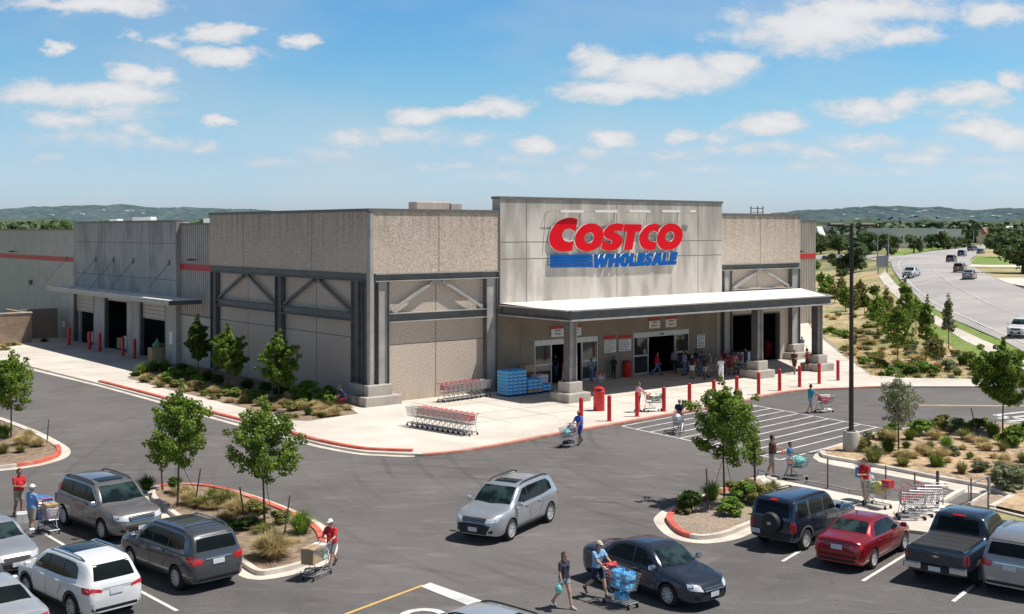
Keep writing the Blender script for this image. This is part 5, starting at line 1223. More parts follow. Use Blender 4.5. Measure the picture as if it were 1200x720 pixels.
def plant_tree(px, py, h, w, seed, label, group='young trees', name='young_tree', cat='tree', **k):
    key = ('yt', h, w, seed)
    tm, cm = young_tree(h, w, seed, **k)
    r = empty(name, G(px, py)+Vector((0, 0, .1)), 0, label, cat, group); link('trunk', tm, r); link('crown', cm, r); return r
plant_tree(13, 517, 5.0, 3.0, 1, 'young tree in the island at the left edge, behind the silver sedan', leaf=.10, dens=150)
plant_tree(208, 597, 5.2, 3.0, 2, 'young tree beside the nose of the taupe SUV')
plant_tree(190, 577, 2.9, 1.1, 31, 'thin low tree just left of the young tree by the taupe SUV', dens=40, thick=.03)
plant_tree(310, 619, 5.0, 3.2, 3, 'young tree in the island beside the dark grey SUV, above the big dry tuft')
plant_tree(849, 593, 5.3, 3.5, 4, 'leafy tree in the gravel island behind the slate blue sedan', dens=150)
plant_tree(884, 571, 2.6, .9, 41, 'thin sapling tied to a stake at the right of the gravel island', dens=22, thick=.03)
plant_tree(1053, 531, 4.1, 2.3, 5, 'small pale leaved tree beside the street lamp with the concrete base', lm=L_grey, dens=85, leaf=.085)
plant_tree(1175, 512, 5.4, 3.9, 6, 'broad tree at the right edge of the big planted bed', dens=220, leaf=.12)
plant_tree(232, 447, 5.0, 2.3, 7, 'young tree by the grey metal siding, left of the three along the shaded wall', lm=L_dark, dens=170, leaf=.13, group='trees along the shaded wall')
plant_tree(268, 459, 4.7, 2.9, 8, 'middle tree of the three along the shaded wall', dens=170, leaf=.13, bare=.25, group='trees along the shaded wall')
plant_tree(327, 473, 4.8, 3.0, 9, 'right hand tree of the three along the shaded wall by the middle steel column', dens=170, leaf=.13, bare=.25, group='trees along the shaded wall')
for i, (px, py, h, w, m_) in enumerate([(1028, 398, 4.9, 2.6, L_bright), (1052, 431, 5.6, 3.2, L_young), (1024, 352, 2.2, 1.7, L_dark), (1013, 370, 2.8, 2.0, L_dark), (1085, 426, 5.8, 1.9, L_young), (1112, 412, 5.2, 1.4, L_grey), (1060, 398, 6.3, 2.8, L_young),
      (1098, 430, 2.6, 1.5, L_olive), (1073, 392, 4.0, 2.2, L_young), (1040, 380, 4.4, 1.6, L_olive)]):
    plant_tree(px, py, h, w, 50+i, ordn(i)+' of the young trees on the dry slope beside the main road', lm=m_, dens=60, leaf=.15, shape='cone' if i in (4, 5, 6) else 'round', group='trees on the slope by the main road')
for i, (px, py, h, w) in enumerate([(966, 352, 3.2, 2.4), (978, 356, 3.0, 2.2), (991, 366, 4.0, 2.2), (1001, 368, 3.6, 2.0), (962, 338, 3.2, 2.4), (986, 345, 3.0, 2.0), (972, 338, 2.6, 2.0), (1008, 352, 3.2, 2.0), (957, 318, 3, 2.5)]):
    plant_tree(px, py, h, w, 70+i, ordn(i)+' of the small pale trees right of the store corner', lm=L_olive if i % 2 else L_bright, dens=60, leaf=.2, bare=.15, group='small trees right of the store')
# stakes
M_st = [((191, 578), (-.1, 0), 1.4, 'beside the thin tree by the taupe SUV'), ((228, 597), (.25, 0), 1.6, 'right of the tree by the taupe SUV'), ((287, 614), (-.2, 0), 1.35, 'left of the tree by the dark grey SUV'), ((333, 630), (.22, 0), 1.5, 'right of the tree by the dark grey SUV'),
        ((830, 601), (-.08, 0), 1.7, 'left of the tree in the gravel island'), ((885, 572), (0, 0), 2.0, 'at the right of the gravel island'), ((1146, 512), (-.35, .1), 1.5, 'left of the broad tree at the right edge'), ((55, 522), (.1, 0), 1.3, 'in the island at the left edge')]
for (px, py), ln, h, lab in M_st:
    m = MB(); m.tube([(0, 0, 0), (ln[0], ln[1], h)], [.035, .03], 6); o = m.build('tree_stake', M_stake, None, loc=G(px, py)+Vector((0, 0, .08))); tag(o, 'slanting wooden stake '+lab, 'stake', 'tree stakes')
for (a, b, h, lab) in (((310, 619), (322, 628), 2.1, 'dark guy rope right of the tree by the dark grey SUV'), ((208, 597), (232, 585), 2.2, 'dark guy rope right of the tree by the taupe SUV'), ((849, 593), (862, 588), 2.2, 'dark guy rope at the right of the tree in the gravel island'), ((849, 593), (832, 590), 2.2, 'dark guy rope at the left of the tree in the gravel island')):
    p = G(*a)+Vector((0, 0, h)); q = G(*b)+Vector((0, 0, .15)); m = MB(); m.tube([Vector((0, 0, 0)), (q-p)*.5+Vector((0, 0, -.05)), q-p], .012, 5); tag(m.build('guy_rope', M_blk, None, loc=p), lab, 'rope')

# ---- low plants
def tuft_mesh(seed, n, spread, m, w=.011, droop=.35, name='tuft'):
    rg = np.random.default_rng(seed); V = []; F = []
    for i in range(n):
        a = rg.uniform(0, 2*math.pi); r0 = rg.uniform(0, .16); lean = rg.uniform(.05, 1)**.7*spread; h = rg.uniform(.6, 1)*(1-.35*lean/spread)
        d = np.array([math.cos(a), math.sin(a), 0]); t = np.array([-d[1], d[0], 0]); p0 = d*r0; p1 = p0+d*lean*.45+np.array([0, 0, h*.62]); p2 = p0+d*lean+np.array([0, 0, h*(1-droop*lean/spread)])
        k = len(V); V += [p0-t*w, p0+t*w, p1+t*w*.9, p1-t*w*.9, p2+t*w*.2, p2-t*w*.2]; F += [(k, k+1, k+2, k+3), (k+3, k+2, k+4, k+5)]
    return np_mesh(name, np.array(V), np.array(F), m)
def shrub_mesh(seed, m, leaf=.085, dens=120, flat=.8):
    rg = random.Random(seed); cl = []
    for i in range(16):
        a = rg.uniform(0, 6.28); r = rg.uniform(0, .33); cl.append((math.cos(a)*r, math.sin(a)*r, rg.uniform(.16, .68)*(1-r*.7), rg.uniform(.15, .26)))
    V, F = leaves(cl, dens*3, leaf, seed, .6, flat); return np_mesh('foliage', V, F, m)
PR_ = {'g': [tuft_mesh(1, 430, .55, L_bright), tuft_mesh(2, 400, .5, L_young)], 'd': [tuft_mesh(3, 420, .5, L_dark), shrub_mesh(4, L_dark)], 't': [tuft_mesh(5, 1000, .62, L_tan, .0065), tuft_mesh(6, 900, .55, L_tan, .0065)],
       'o': [tuft_mesh(7, 480, .55, L_olive, .010), tuft_mesh(8, 440, .6, L_olive, .010)], 's': [shrub_mesh(9, L_young), shrub_mesh(10, L_bright)], 'y': [shrub_mesh(11, L_grey), shrub_mesh(12, L_grey, .07)], 'v': [shrub_mesh(13, L_olive), shrub_mesh(14, L_olive)]}
DESC = {'g': ('grass_tuft', 'bright green grass tuft', 'grass tuft'), 'd': ('dark_plant', 'dark green plant', 'plant'), 't': ('dry_tuft', 'dry tan grass tuft', 'grass tuft'), 'o': ('olive_tuft', 'olive green grass tuft', 'grass tuft'),
        's': ('shrub', 'rounded green shrub', 'shrub'), 'y': ('shrub', 'grey green shrub', 'shrub'), 'v': ('shrub', 'yellow green shrub', 'shrub')}
def plants(bed, items, zo=.11, k_=1):
    cnt = {}
    for k, (px, py, kind, h, w) in enumerate(sorted(items)):
        g = G(px, py); nm, ds, ct = DESC[kind]; n = cnt.get(ds, 0); cnt[ds] = n+1
        o = link(nm, PR_[kind][k % 2], None, g+Vector((0, 0, zo)), rng.uniform(0, 6)); w *= k_; h *= k_; o.scale = (w, w*rng.uniform(.9, 1.1), h)
        tag(o, ordn(n)+' '+ds+' from the left '+bed, ct, ds+'s '+bed)
plants('along the shaded wall', [(160, 443, 's', .7, 1.2), (168, 440, 'g', 1.2, 1.6), (180, 437, 'g', 1.3, 1.7), (193, 437, 'g', 1.4, 1.7), (176, 447, 'o', .7, .9), (203, 447, 's', 1.3, 1.8), (214, 444, 'd', 1.5, 1.6), (223, 446, 's', 1.3, 1.6), (207, 456, 'v', .8, 1.2), (196, 452, 's', .9, 1.3), (228, 458, 'v', .9, 1.5),
  (240, 461, 'o', .8, 1.2), (250, 463, 't', .7, 1.2), (243, 448, 'd', 1.2, 1.6), (256, 453, 'd', 1.1, 1.5), (263, 466, 'v', .7, 1.1), (277, 467, 's', .9, 1.3), (287, 475, 'o', .8, 1.1), (297, 471, 's', 1.0, 1.4), (306, 478, 'v', .8, 1.2), (290, 458, 'd', 1.1, 1.7), (318, 484, 't', .7, 1.2), (333, 480, 'o', .8, 1.1), (342, 484, 'v', .9, 1.3),
  (352, 480, 's', .9, 1.4), (361, 489, 'd', .8, .8), (373, 489, 't', .5, .9), (360, 472, 's', 1.9, 2.4), (384, 476, 's', 1.8, 2.3), (397, 483, 'v', .5, 1), (407, 483, 't', .5, .9), (345, 492, 'o', .4, .8), (312, 462, 'd', 1.0, 1.4), (330, 466, 'd', 1.0, 1.6), (376, 492, 'd', .45, .7), (345, 470, 'd', 1.1, 1.4), (270, 474, 't', .5, .9),
  (252, 470, 'v', .6, 1.0), (238, 466, 's', .6, .9), (220, 461, 't', .5, .9), (309, 490, 't', .5, .8), (328, 490, 'y', .5, .8), (186, 452, 't', .5, .9), (232, 452, 's', 1.0, 1.2), (268, 462, 's', .8, 1.2), (284, 464, 'v', .7, 1.1), (305, 468, 's', .8, 1.1), (321, 474, 'v', .7, 1.1), (367, 482, 'v', .6, 1.1)])
plants('in the island by the two grey cars', [(172, 577, 'd', .9, 1.1), (204, 580, 'd', .9, 1.0), (222, 594, 't', .8, 1.2), (236, 598, 'o', .7, 1.1), (249, 588, 'g', .7, .8), (263, 597, 'o', 1.1, 1.2), (277, 606, 't', .9, 1.1), (301, 606, 'v', .8, 1.2), (330, 617, 'v', .8, .9), (353, 629, 'g', 1.25, 1.15), (316, 656, 'o', 1.15, 1.4), (320, 658, 't', 1.3, 1.65),
  (287, 622, 'd', .5, 1.8), (214, 583, 't', .6, 1.0), (250, 600, 't', .5, .9), (293, 620, 't', .6, 1.0), (310, 628, 'o', .5, .9), (272, 590, 't', .5, .8), (296, 598, 't', .5, .8), (345, 640, 't', .25, .6), (265, 612, 't', .4, .9)])
plants('in the island at the left edge', [(4, 514, 'g', 1.0, 1.3), (27, 524, 't', .8, 1.3), (44, 526, 't', .7, .9), (3, 534, 'o', .8, 1.0), (24, 533, 'o', .6, .8), (33, 516, 't', .7, .9), (-8, 520, 'd', .9, 1.3)])
plants('in the gravel island', [(808, 604, 'd', 1.2, 1.3), (834, 589, 'g', 1.1, 1.2), (857, 607, 's', 1.0, 1.3), (802, 606, 'v', .4, .6), (872, 592, 's', 1.2, 1.3), (886, 594, 'v', 1.1, 1.3), (866, 583, 'v', .9, 1.2), (897, 588, 'v', .8, 1.2), (880, 578, 'v', .7, 1.0), (905, 580, 'o', .7, 1.0), (888, 606, 's', .5, .8)])
plants('in the big planted bed', [(1024, 545, 'o', 1.5, 1.7), (1013, 532, 'v', 1.2, 1.4), (1041, 533, 'd', 1.4, 1.4), (1058, 549, 'o', .9, 1.2), (1066, 518, 'g', 1.2, 1.3), (1080, 535, 't', 1.0, 1.3), (1078, 513, 's', 1.6, 2.0), (1090, 512, 'g', 1.4, 1.6), (1096, 550, 'g', 1.1, 1.2), (1097, 549, 's', 1.0, 1.3), (1109, 529, 'g', 1.3, 1.3), (1118, 537, 'y', .9, 1.0), (1137, 541, 'g', .7, .8),
  (1127, 558, 'o', 1.0, 1.1), (1138, 521, 't', .8, .9), (1157, 531, 't', .8, .9), (1150, 556, 'y', .9, 1.4), (1177, 546, 't', .9, 1.2), (1164, 515, 'g', 1.5, 1.6), (1187, 525, 's', 2.0, 2.6), (1181, 577, 'y', 1.8, 2.4), (1195, 566, 'y', 1.4, 1.8), (1120, 508, 'y', 1.5, 1.8), (1105, 506, 'v', 1.5, 1.8), (1145, 507, 'd', 1.2, 1.5), (1200, 545, 'o', 1, 1.3),
  (1034, 518, 'o', 1.1, 1.3), (1046, 512, 's', 1.2, 1.4), (1133, 509, 'v', 1.1, 1.3), (1154, 505, 'v', 1.1, 1.3), (1205, 515, 's', 1.6, 2.0), (1090, 528, 'o', .7, .9), (1070, 540, 't', .6, .9), (1146, 545, 't', .5, .8), (1167, 560, 't', .6, 1.0), (1110, 545, 't', .5, .8), (1165, 540, 't', .5, .8), (1128, 530, 't', .5, .8), (1150, 528, 't', .5, .8), (1185, 558, 't', .7, 1.1), (1172, 552, 'y', .6, 1.0),
  (1017, 517, 'y', .8, 1.1), (1008, 524, 't', .8, 1.0), (1000, 532, 't', .35, .7), (1062, 528, 'd', .7, .9), (1052, 538, 't', .5, .8)], .11, .8)
low = [(1032, 432, 's', 1.2, 1.6), (1045, 442, 's', 1.1, 1.4), (1056, 436, 's', 1.2, 1.8), (1067, 441, 'd', 1.1, 1.4), (1082, 437, 's', 1.3, 1.8), (1093, 438, 's', 1.1, 1.4), (1075, 444, 'v', .5, .9), (1092, 444, 'v', .6, 1.0), (1113, 436, 'y', 1.3, 1.7), (1129, 428, 'd', 1.5, 1.9), (1141, 433, 'y', 1.2, 1.6), (1150, 434, 'y', 1.3, 1.8), (1115, 445, 'y', .5, .9),
  (1146, 444, 'v', 1.0, 1.6), (1101, 422, 'y', 1.2, 1.6), (1122, 440, 'o', .8, 1.1), (1033, 442, 'd', .6, 1), (1055, 444, 's', .5, .9), (964, 392, 's', 1.0, 1.9), (973, 390, 'd', 1.0, 2.0), (982, 394, 's', .9, 1.6), (958, 384, 's', .9, 1.6), (990, 397, 'd', .7, 1.2), (1068, 420, 'y', 1.0, 1.5), (1055, 405, 'y', 1.3, 1.8), (1070, 410, 'y', 1.3, 1.7), (1091, 410, 'y', 1.2, 1.6), (1042, 400, 'd', .9, 1.3), (1030, 385, 's', 1.0, 1.6), (1137, 422, 'v', 1.0, 1.4), (1120, 418, 'v', .9, 1.2)]
rp = random.Random(5)
for k in range(90):
    y = rp.uniform(362, 441); x = 958+(y-375)*.72+rp.uniform(4, 95+ (y-362)*.25)
    if x < 1150: low.append((round(x), round(y), rp.choice('tttooovvys'), rp.uniform(.5, 1.0), rp.uniform(.9, 1.7)))
plants('on the dry slope', low, .02)
plants('below the masonry screen wall', [(2, 408, 't', .6, 1.2), (12, 407, 'v', .7, 1.3), (20, 406, 't', .5, 1.1), (52, 402, 'd', .7, 1.2), (6, 412, 'v', .6, 1.2)], 0)

ex = []
rp = random.Random(15)
for k in range(26): t_ = rp.random(); ex.append((round(172+t_*235+rp.uniform(-6, 6)), round(452+t_*38+rp.uniform(-9, 4)), rp.choice('tttov'), rp.uniform(.5, .9), rp.uniform(.8, 1.3)))
plants('among the trees by the shaded wall', ex)
ex = []
for k in range(14): ex.append((round(rp.uniform(1012, 1195)), round(rp.uniform(516, 566)), rp.choice('ttttoy'), rp.uniform(.4, .9), rp.uniform(.7, 1.2)))
plants('on the sandy part of the big bed', [e for e in ex if e[1] < 540+(e[0]-1010)*.16])
# ---- big trees in the distance
def oak_mesh(seed, m, n=20, dens=75):
    rg = random.Random(seed); cl = []
    for i in range(n):
        a = rg.uniform(0, 6.28); r = rg.uniform(.03, .36); cl.append((math.cos(a)*r, math.sin(a)*r, .34+rg.uniform(-.17, .28)-r*.25, rg.uniform(.12, .20)))
    V, F = leaves(cl, dens*5, .045, seed, .5, .9)
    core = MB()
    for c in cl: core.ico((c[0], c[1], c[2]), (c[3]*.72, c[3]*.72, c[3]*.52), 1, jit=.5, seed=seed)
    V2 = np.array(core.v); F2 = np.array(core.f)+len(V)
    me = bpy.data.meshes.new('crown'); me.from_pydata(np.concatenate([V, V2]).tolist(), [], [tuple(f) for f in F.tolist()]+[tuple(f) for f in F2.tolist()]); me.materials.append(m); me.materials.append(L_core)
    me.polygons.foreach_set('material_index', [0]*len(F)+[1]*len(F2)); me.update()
    t = MB(); t.tube([(0, 0, 0), (.01, .01, .2), (.0, .02, .42)], [.035, .025, .012], 7)
    for a in (0, 2.1, 4.2): t.tube([(0, 0, .15), (math.cos(a)*.1, math.sin(a)*.1, .26), (math.cos(a)*.2, math.sin(a)*.2, .40)], [.018, .014, .006], 5)
    return me, t.mesh('trunk', [M_bark], 60)
OAK = [oak_mesh(101, L_oak), oak_mesh(102, L_oak), oak_mesh(103, L_oak2), oak_mesh(104, L_oak)]
def far_tree(px, py, wpx, hpx, k, label, group, Y=None, zb=None):
    if Y is None: g = G(px, py)
    else: g = Vector(((px-HX)/FPX*Y, Y, zb or 0))
    s = wpx/FPX*g.y/.92; hz = hpx/FPX*g.y/.74 if Y is None else (CAMH+(HY-hpx)/FPX*Y-(zb or 0))/.74
    cm, tm = OAK[k % 4]; r = empty('oak_tree', g, k*1.3, label, 'tree', group); c = link('crown', cm, r); t = link('trunk', tm, r)
    c.scale = t.scale = (s, s, hz); return r
FT = [(999, 320, 50, 40), (987, 327, 20, 17), (1071, 297, 26, 25), (1040, 300, 32, 30), (1020, 298, 32, 28), (983, 298, 36, 30), (962, 298, 30, 28), (1092, 292, 22, 20), (1106, 293, 26, 24), (1119, 292, 22, 20), (1052, 293, 20, 16), (1134, 291, 16, 12),
      (1168, 296, 36, 34), (1199, 321, 76, 64), (1183, 303, 44, 40), (1224, 306, 60, 50), (975, 310, 16, 14), (1011, 303, 20, 16), (1160, 292, 22, 20), (948, 300, 26, 24)]
for i, (a, b, c, d) in enumerate(FT): far_tree(a, b, c, d, i, ordn(i)+' of the oaks standing around the far bend of the main road', 'oaks around the far bend')
for i in range(11):
    px = 945+i*26+rng.uniform(-4, 4); far_tree(px, 283-rng.uniform(0, 4), rng.uniform(18, 30), rng.uniform(11, 16), i+1, ordn(i)+' tree from the left in the far belt of woods right of the store', 'far belt of trees right of the store')
for i in range(24):
    px = -10+i*21+rng.uniform(-6, 6); 
    far_tree(px, 0, rng.uniform(34, 58), rng.choice([252, 254, 255, 257]) if px < 250 else 260, i, ordn(i)+' tree from the left beyond the roof of the loading wing', 'trees beyond the loading wing', Y=280+rng.uniform(0, 80))
far_tree(469, 0, 26, 239, 1, 'round tree top showing above the store parapet beside the air handler', None, Y=330)
# woods that read as one mass
cl = []
for i in range(700):
    Y = rng.uniform(520, 1500); px = rng.uniform(935, 1260) if i % 2 else rng.uniform(-60, 560); x = (px-HX)/FPX*Y
    cl.append((x, Y, T(x, Y)+(3.0 if i % 2 else 6.5+Y*.004)+rng.uniform(0, 3.5), rng.uniform(6, 10)))
V, F = leaves(cl, .9, 3.4, 77, .5, .7)
o = link('woodland', np_mesh('woodland', V, F, mat('hazed_far_foliage', (.09, .135, .075), (.155, .20, .115), scale=.03, rough=1, detail=8, spec=.1))); tag(o, 'dark green mass of woods across the plain behind the store', 'woods', kind='stuff')  # far leaves paled, distance haze mixed into their colour
# short dry grass on the slope and soil litter
rg = np.random.default_rng(8); V = []; F = []
for i in range(9000):
    y = rg.uniform(345, 444); x = 952+(y-375)*.72+rg.uniform(6, 150)
    if x > 1160: continue
    a_ = (x-HX)/FPX; 
    if i % 12 == 0: base = G(x, y)
    g = base+Vector((rg.normal()*1.3, rg.normal()*1.6, 0)); 
    if g.x < 28+(g.y-92.8)*.2237 or g.y < 88.5: continue
    g.z = T(g.x, g.y); h = rg.uniform(.08, .28); w = .035; a = rg.uniform(0, 6.28); t = Vector((math.cos(a), math.sin(a), 0))*w; l = Vector((rg.normal()*.1, rg.normal()*.1, h))
    k = len(V); V += [g-t, g+t, g+t*.3+l, g-t*.3+l]; F.append((k, k+1, k+2, k+3))
o = link('dry_grass', np_mesh('dry_grass', np.array([tuple(v) for v in V]), np.array(F), L_tan)); tag(o, 'short dry tan grass covering the slope beside the road', 'grass', kind='stuff')
# ------------------------------------------------------------------ shopping carts
M_wire = mat('cart_wire', (.42, .43, .44), (.5, .5, .51), scale=4, rough=.35, metal=.6); M_cred = mat('cart_red', (.60, .03, .035), (.68, .05, .05), scale=4, rough=.4)
M_cwheel = mat('cart_wheel', (.03, .03, .032), rough=.7)
def cart_parts():
    if 'cart' in KIDS: return KIDS['cart']
    out = []
    b = MB(); r = .0075; rear, frontx = -.36, .52
    def sect(x, z):       # half width and x of the basket wall at height z
        f = (z-.50)/.45; return .20+.07*f
    zs = [.50, .59, .68, .77, .86, .95]
    for z in zs:
        f = (z-.50)/.45; xr = rear; xf = frontx-.10*(1-f); wr = .22+.07*f; wf = .15+.07*f; q = r*1.6 if z == .95 else r
        b.tube([(xr, -wr, z), (xf, -wf, z-.02), (xf, wf, z-.02), (xr, wr, z), (xr, -wr, z)], q, 4)
    n = 12
    for k in range(n+1):
        g = k/n
        for sg in (1, -1):
            x0 = rear+(frontx-.10-rear)*g; x1 = rear+(frontx-rear)*g; b.tube([(x0, sg*(.22-.07*g), .50), (x1, sg*(.29-.07*g), .94)], r*.8, 4)
        b.tube([(rear+(frontx-.10-rear)*g, -(.22-.07*g), .5), (rear+(frontx-.10-rear)*g, (.22-.07*g), .5)], r*.8, 4)
    for k in range(1, 6):
        y = -.15+.3*k/6; b.tube([(frontx-.10, y, .48), (frontx, y*1.4, .93)], r*.8, 4); b.tube([(rear, y*1.4, .5), (rear+.03, y*1.8, .94)], r*.8, 4); b.tube([(rear, y*1.3, .5), (frontx-.1, y, .49)], r*.8, 4)
    out.append(('basket', b.mesh('basket', [M_wire])))
    f = MB(); q = .014
    for sg in (1, -1):
        f.tube([(-.52, sg*.27, 1.02), (-.42, sg*.27, .90), (-.33, sg*.25, .5), (-.40, sg*.26, .16), (-.42, sg*.26, .13), (.46, sg*.17, .16)], q, 6)
        f.tube([(-.33, sg*.24, .50), (-.02, sg*.22, .30), (.1, sg*.2, .15)], q*.9, 5)
    f.tube([(.46, -.17, .16), (.46, .17, .16)], q, 6); f.tube([(-.42, -.26, .14), (-.42, .26, .14)], q, 6)
    for k in range(5): y = -.16+.08*k; f.tube([(-.42, y*1.4, .155), (.46, y, .165)], .006, 4)
    out.append(('frame', f.mesh('frame', [M_wire], 60)))
    h = MB(); h.tube([(-.53, -.28, 1.02), (-.55, -.2, 1.03), (-.55, .2, 1.03), (-.53, .28, 1.02)], .021, 8); out.append(('handle', h.mesh('handle', [M_cred], 60)))
    s = MB(); s.box(-.34, -.325, -.21, .21, .66, .92); s.bar((-.33, 0, .70), (-.12, 0, .66), .36, .012); out.append(('child_seat', s.mesh('child_seat', [M_cred])))
    for (x, y) in ((-.42, .26), (-.42, -.26), (.44, .17), (.44, -.17)):
        w = MB(); w.lathe([(.0, -.014), (.055, -.014), (.062, -.008), (.062, .008), (.055, .014), (.0, .014)], 12, c=(x-.02, y, .062), axis='y'); w.box(x-.035, x+.0, y-.02, y+.02, .07, .14)
        out.append(('wheel', w.mesh('wheel', [M_cwheel], 50)))
    KIDS['cart'] = out; return out
def cart(loc, hd, label, group=None, sc=1.1):
    r = empty('shopping_cart', loc, hd, label, 'shopping cart', group, sc)
    for nm, me in cart_parts(): link(nm, me, r)
    return r
def ptdir(a, b):
    a = G(*a); b = G(*b); d = (b-a); return a, b, math.atan2(d.y, d.x)
ZP = Vector((0, 0, .12))
a, b, hd = ptdir((547, 512), (487, 502)); n = 11
for i in range(n): cart(a.lerp(b, i/(n-1))+ZP, hd, ordn(i)+' cart from the right in the near row of nested carts on the pavement', 'near row of nested carts', 1.18)
a, b, hd = ptdir((524, 473), (566, 467)); n = 9
for i in range(n): cart(a.lerp(b, i/(n-1))+ZP, hd, ordn(i)+' cart from the left in the row of nested carts against the tan wall', 'row of nested carts against the wall', 1.2)
a, b, hd = ptdir((1066, 611), (1088, 604)); 
for i, (px, py) in enumerate(((1068, 612), (1076, 609), (1084, 606), (1092, 602))): cart(G(px, py)+ZP, hd-.9+.06*i, ordn(i)+' cart from the left in the corral behind the red sedan and pickup', 'carts in the corral', 1.15)
CARTS = {}
def usercart(key, p, q, label, z=0, sc=1.12):
    a, b, hd = ptdir(p, q); m = (a+b)/2+Vector((0, 0, z)); CARTS[key] = (m, hd, cart(m, hd, label, None, sc)); return CARTS[key]
usercart('man_red', (386, 668), (353, 686), 'cart with a big cardboard box pushed by the man in a white cap')
usercart('water', (711, 703), (747, 716), 'cart full of blue water packs beside the slate blue sedan')
usercart('left', (46, 616), (72, 632), 'cart with a white printed carton between the two men and the taupe SUV')
usercart('blue', (677, 521), (655, 527), 'loaded cart pushed by the man in blue shirt and blue shorts')
usercart('dark', (797, 504), (791, 513), 'cart pushed by the person in a dark shirt across the striped crossing')
usercart('teal', (959, 484), (974, 483), 'cart with red goods pushed by the person in a teal shirt')
usercart('fam', (922, 561), (944, 562), 'cart with a turquoise bag in front of the woman and the boy')
usercart('corr', (1020, 596), (1038, 600), 'overfull cart with yellow and red bags beside the man in a dark red shirt', .12)
usercart('pink', (757, 485), (774, 484), 'cart with mixed groceries pushed by the person in a pink shirt', .12)
usercart('plaz', (700, 455), (708, 462), 'cart standing in the shade behind the round red litter bin', .12)
usercart('wht', (850, 441), (856, 437), 'cart in the shade in front of the person in white clothes', .12)
for i, (px, py, h_) in enumerate([(828, 441, 2.0), (834, 438, 1.2), (858, 436, .4), (868, 433, 1.0), (838, 445, 2.6), (818, 439, .8)]):
    CARTS['sh%d' % i] = (G(px, py)+ZP, h_, cart(G(px, py)+ZP, h_, ordn(i)+' loose cart from the left in the shade of the canopy', 'loose carts in the shade', 1.15))
for i, px in enumerate((1178.0,)): pass
# corral rails, posts
mb = MB(); M_post = mat('corral_post', (.12, .10, .10), (.16, .13, .12), rough=.6)
for (px, py, h, lab) in ((970, 573, 1.35, 'second post from the left of the cart corral'), (1038, 585, 1.4, 'post of the cart corral right of the man in a dark red shirt'), (1072, 588, 1.2, 'post of the cart corral behind the empty carts'), (1098.7, 598, 1.6, 'thick red brown post of the cart corral behind the pickup'), (1138, 592, 1.1, 'post of the cart corral above the pickup hood'), (1158, 598, 1.25, 'rightmost post of the cart corral'), (884.5, 572, 2.0, 'thin dark post at the tip of the raised walk')):
    m = MB(); m.tube([(0, 0, 0), (0, 0, h)], .035 if px != 1098.7 else .07, 8); m.lathe([(.0, h), (.04, h), (.03, h+.03), (.0, h+.04)], 8); m.cbox(-.09, .09, -.09, .09, 0, .02, .01)
    tag(m.build('corral_post', M_post, None, 60, G(px, py)), lab, 'post', 'posts of the cart corral')
def rail(name, pts, z, r, lab, m=M_wire):
    p = [G(*q)+Vector((0, 0, z)) for q in pts]; c = p[0].copy(); mm = MB(); mm.tube([v-c for v in p], r, 6)
    for v in p: mm.tube([(v-c), (v-c)+Vector((0, 0, -z))], r, 6)
    tag(mm.build(name, m, None, 60, c), lab, 'rail')
rail('low_rail', [(888, 558.5), (915, 566), (943, 570)], .30, .035, 'low pale rail at the kerb below the woman and the boy')
rail('low_rail', [(945, 567), (995, 577), (1036, 583)], .12, .03, 'low pale rail along the back of the raised walk', M_curb)
rail('corral_rail', [(1060, 606), (1105, 598)], .75, .03, 'grey tube rail of the cart corral beside the empty carts')
rail('corral_rail', [(1135, 592), (1160, 581)], .85, .03, 'grey tube rail of the cart corral above the pickup')
# bollards
def bollard(loc, h, lab, grp, r=.115):
    k = ('bol', h, r)
    if k not in KIDS:
        m = MB(); m.lathe([(r+.05, 0), (r+.05, .02), (r, .03), (r, h-.10), (r*.92, h-.05), (r*.6, h-.012), (.0, h)], 18); KIDS[k] = m.mesh('bollard', [M_bol], 40)
    o = link('bollard', KIDS[k], None, loc); tag(o, lab, 'bollard', grp)
for i, (px, py) in enumerate([(681, 499), (714, 496), (746.5, 490.5), (778, 484.5), (808, 479.5), (836.5, 475), (863.4, 469.6), (889, 464.5), (913.6, 460), (937, 455.6), (960, 451.8), (982, 447.8)]):
    bollard(G(px, py)+ZP, 1.55, ordn(i)+' red bollard from the left along the entrance curb', 'red bollards along the entrance curb', .125)
for i, (px, py) in enumerate([(81, 406), (105, 411), (117, 413.5), (144, 419), (157.5, 422)]):
    bollard(G(px, py)+ZP, 1.75, ordn(i)+' red bollard from the left at the loading bays', 'red bollards at the loading bays', .15)
bollard(G(918.5, 418.5)+ZP, 1.6, 'thick red bollard at the right jamb of the wide dark opening', None, .2)
# litter bins
def bin_(loc, h, r, lab):
    m = MB(); m.lathe([(r*.93, 0), (r, .03), (r, h*.78), (r*1.06, h*.79), (r*1.06, h*.83), (r*.98, h*.85), (r*.9, h*.95), (r*.55, h), (.0, h)], 24); o = empty('litter_bin', loc, 0, lab, 'litter bin'); m.build('body', M_bol, o, 40)
    q = MB(); q.box(-r*.45, r*.45, -r*1.075, -r*1.02, h*.84, h*.93); q.build('flap', M_blk, o); return o
bin_(G(702, 483.5)+ZP, 1.5, .36, 'round red litter bin in front of the first canopy post'); bin_(G(735, 443.5)+ZP, 1.3, .36, 'dark red litter bin against the wall between the two entrances'); 
bin_(Vector(B(*(FS(901, 400, 2)[0], 2.0)))+ZP, 1.5, .35, 'red bin inside the wide dark opening')
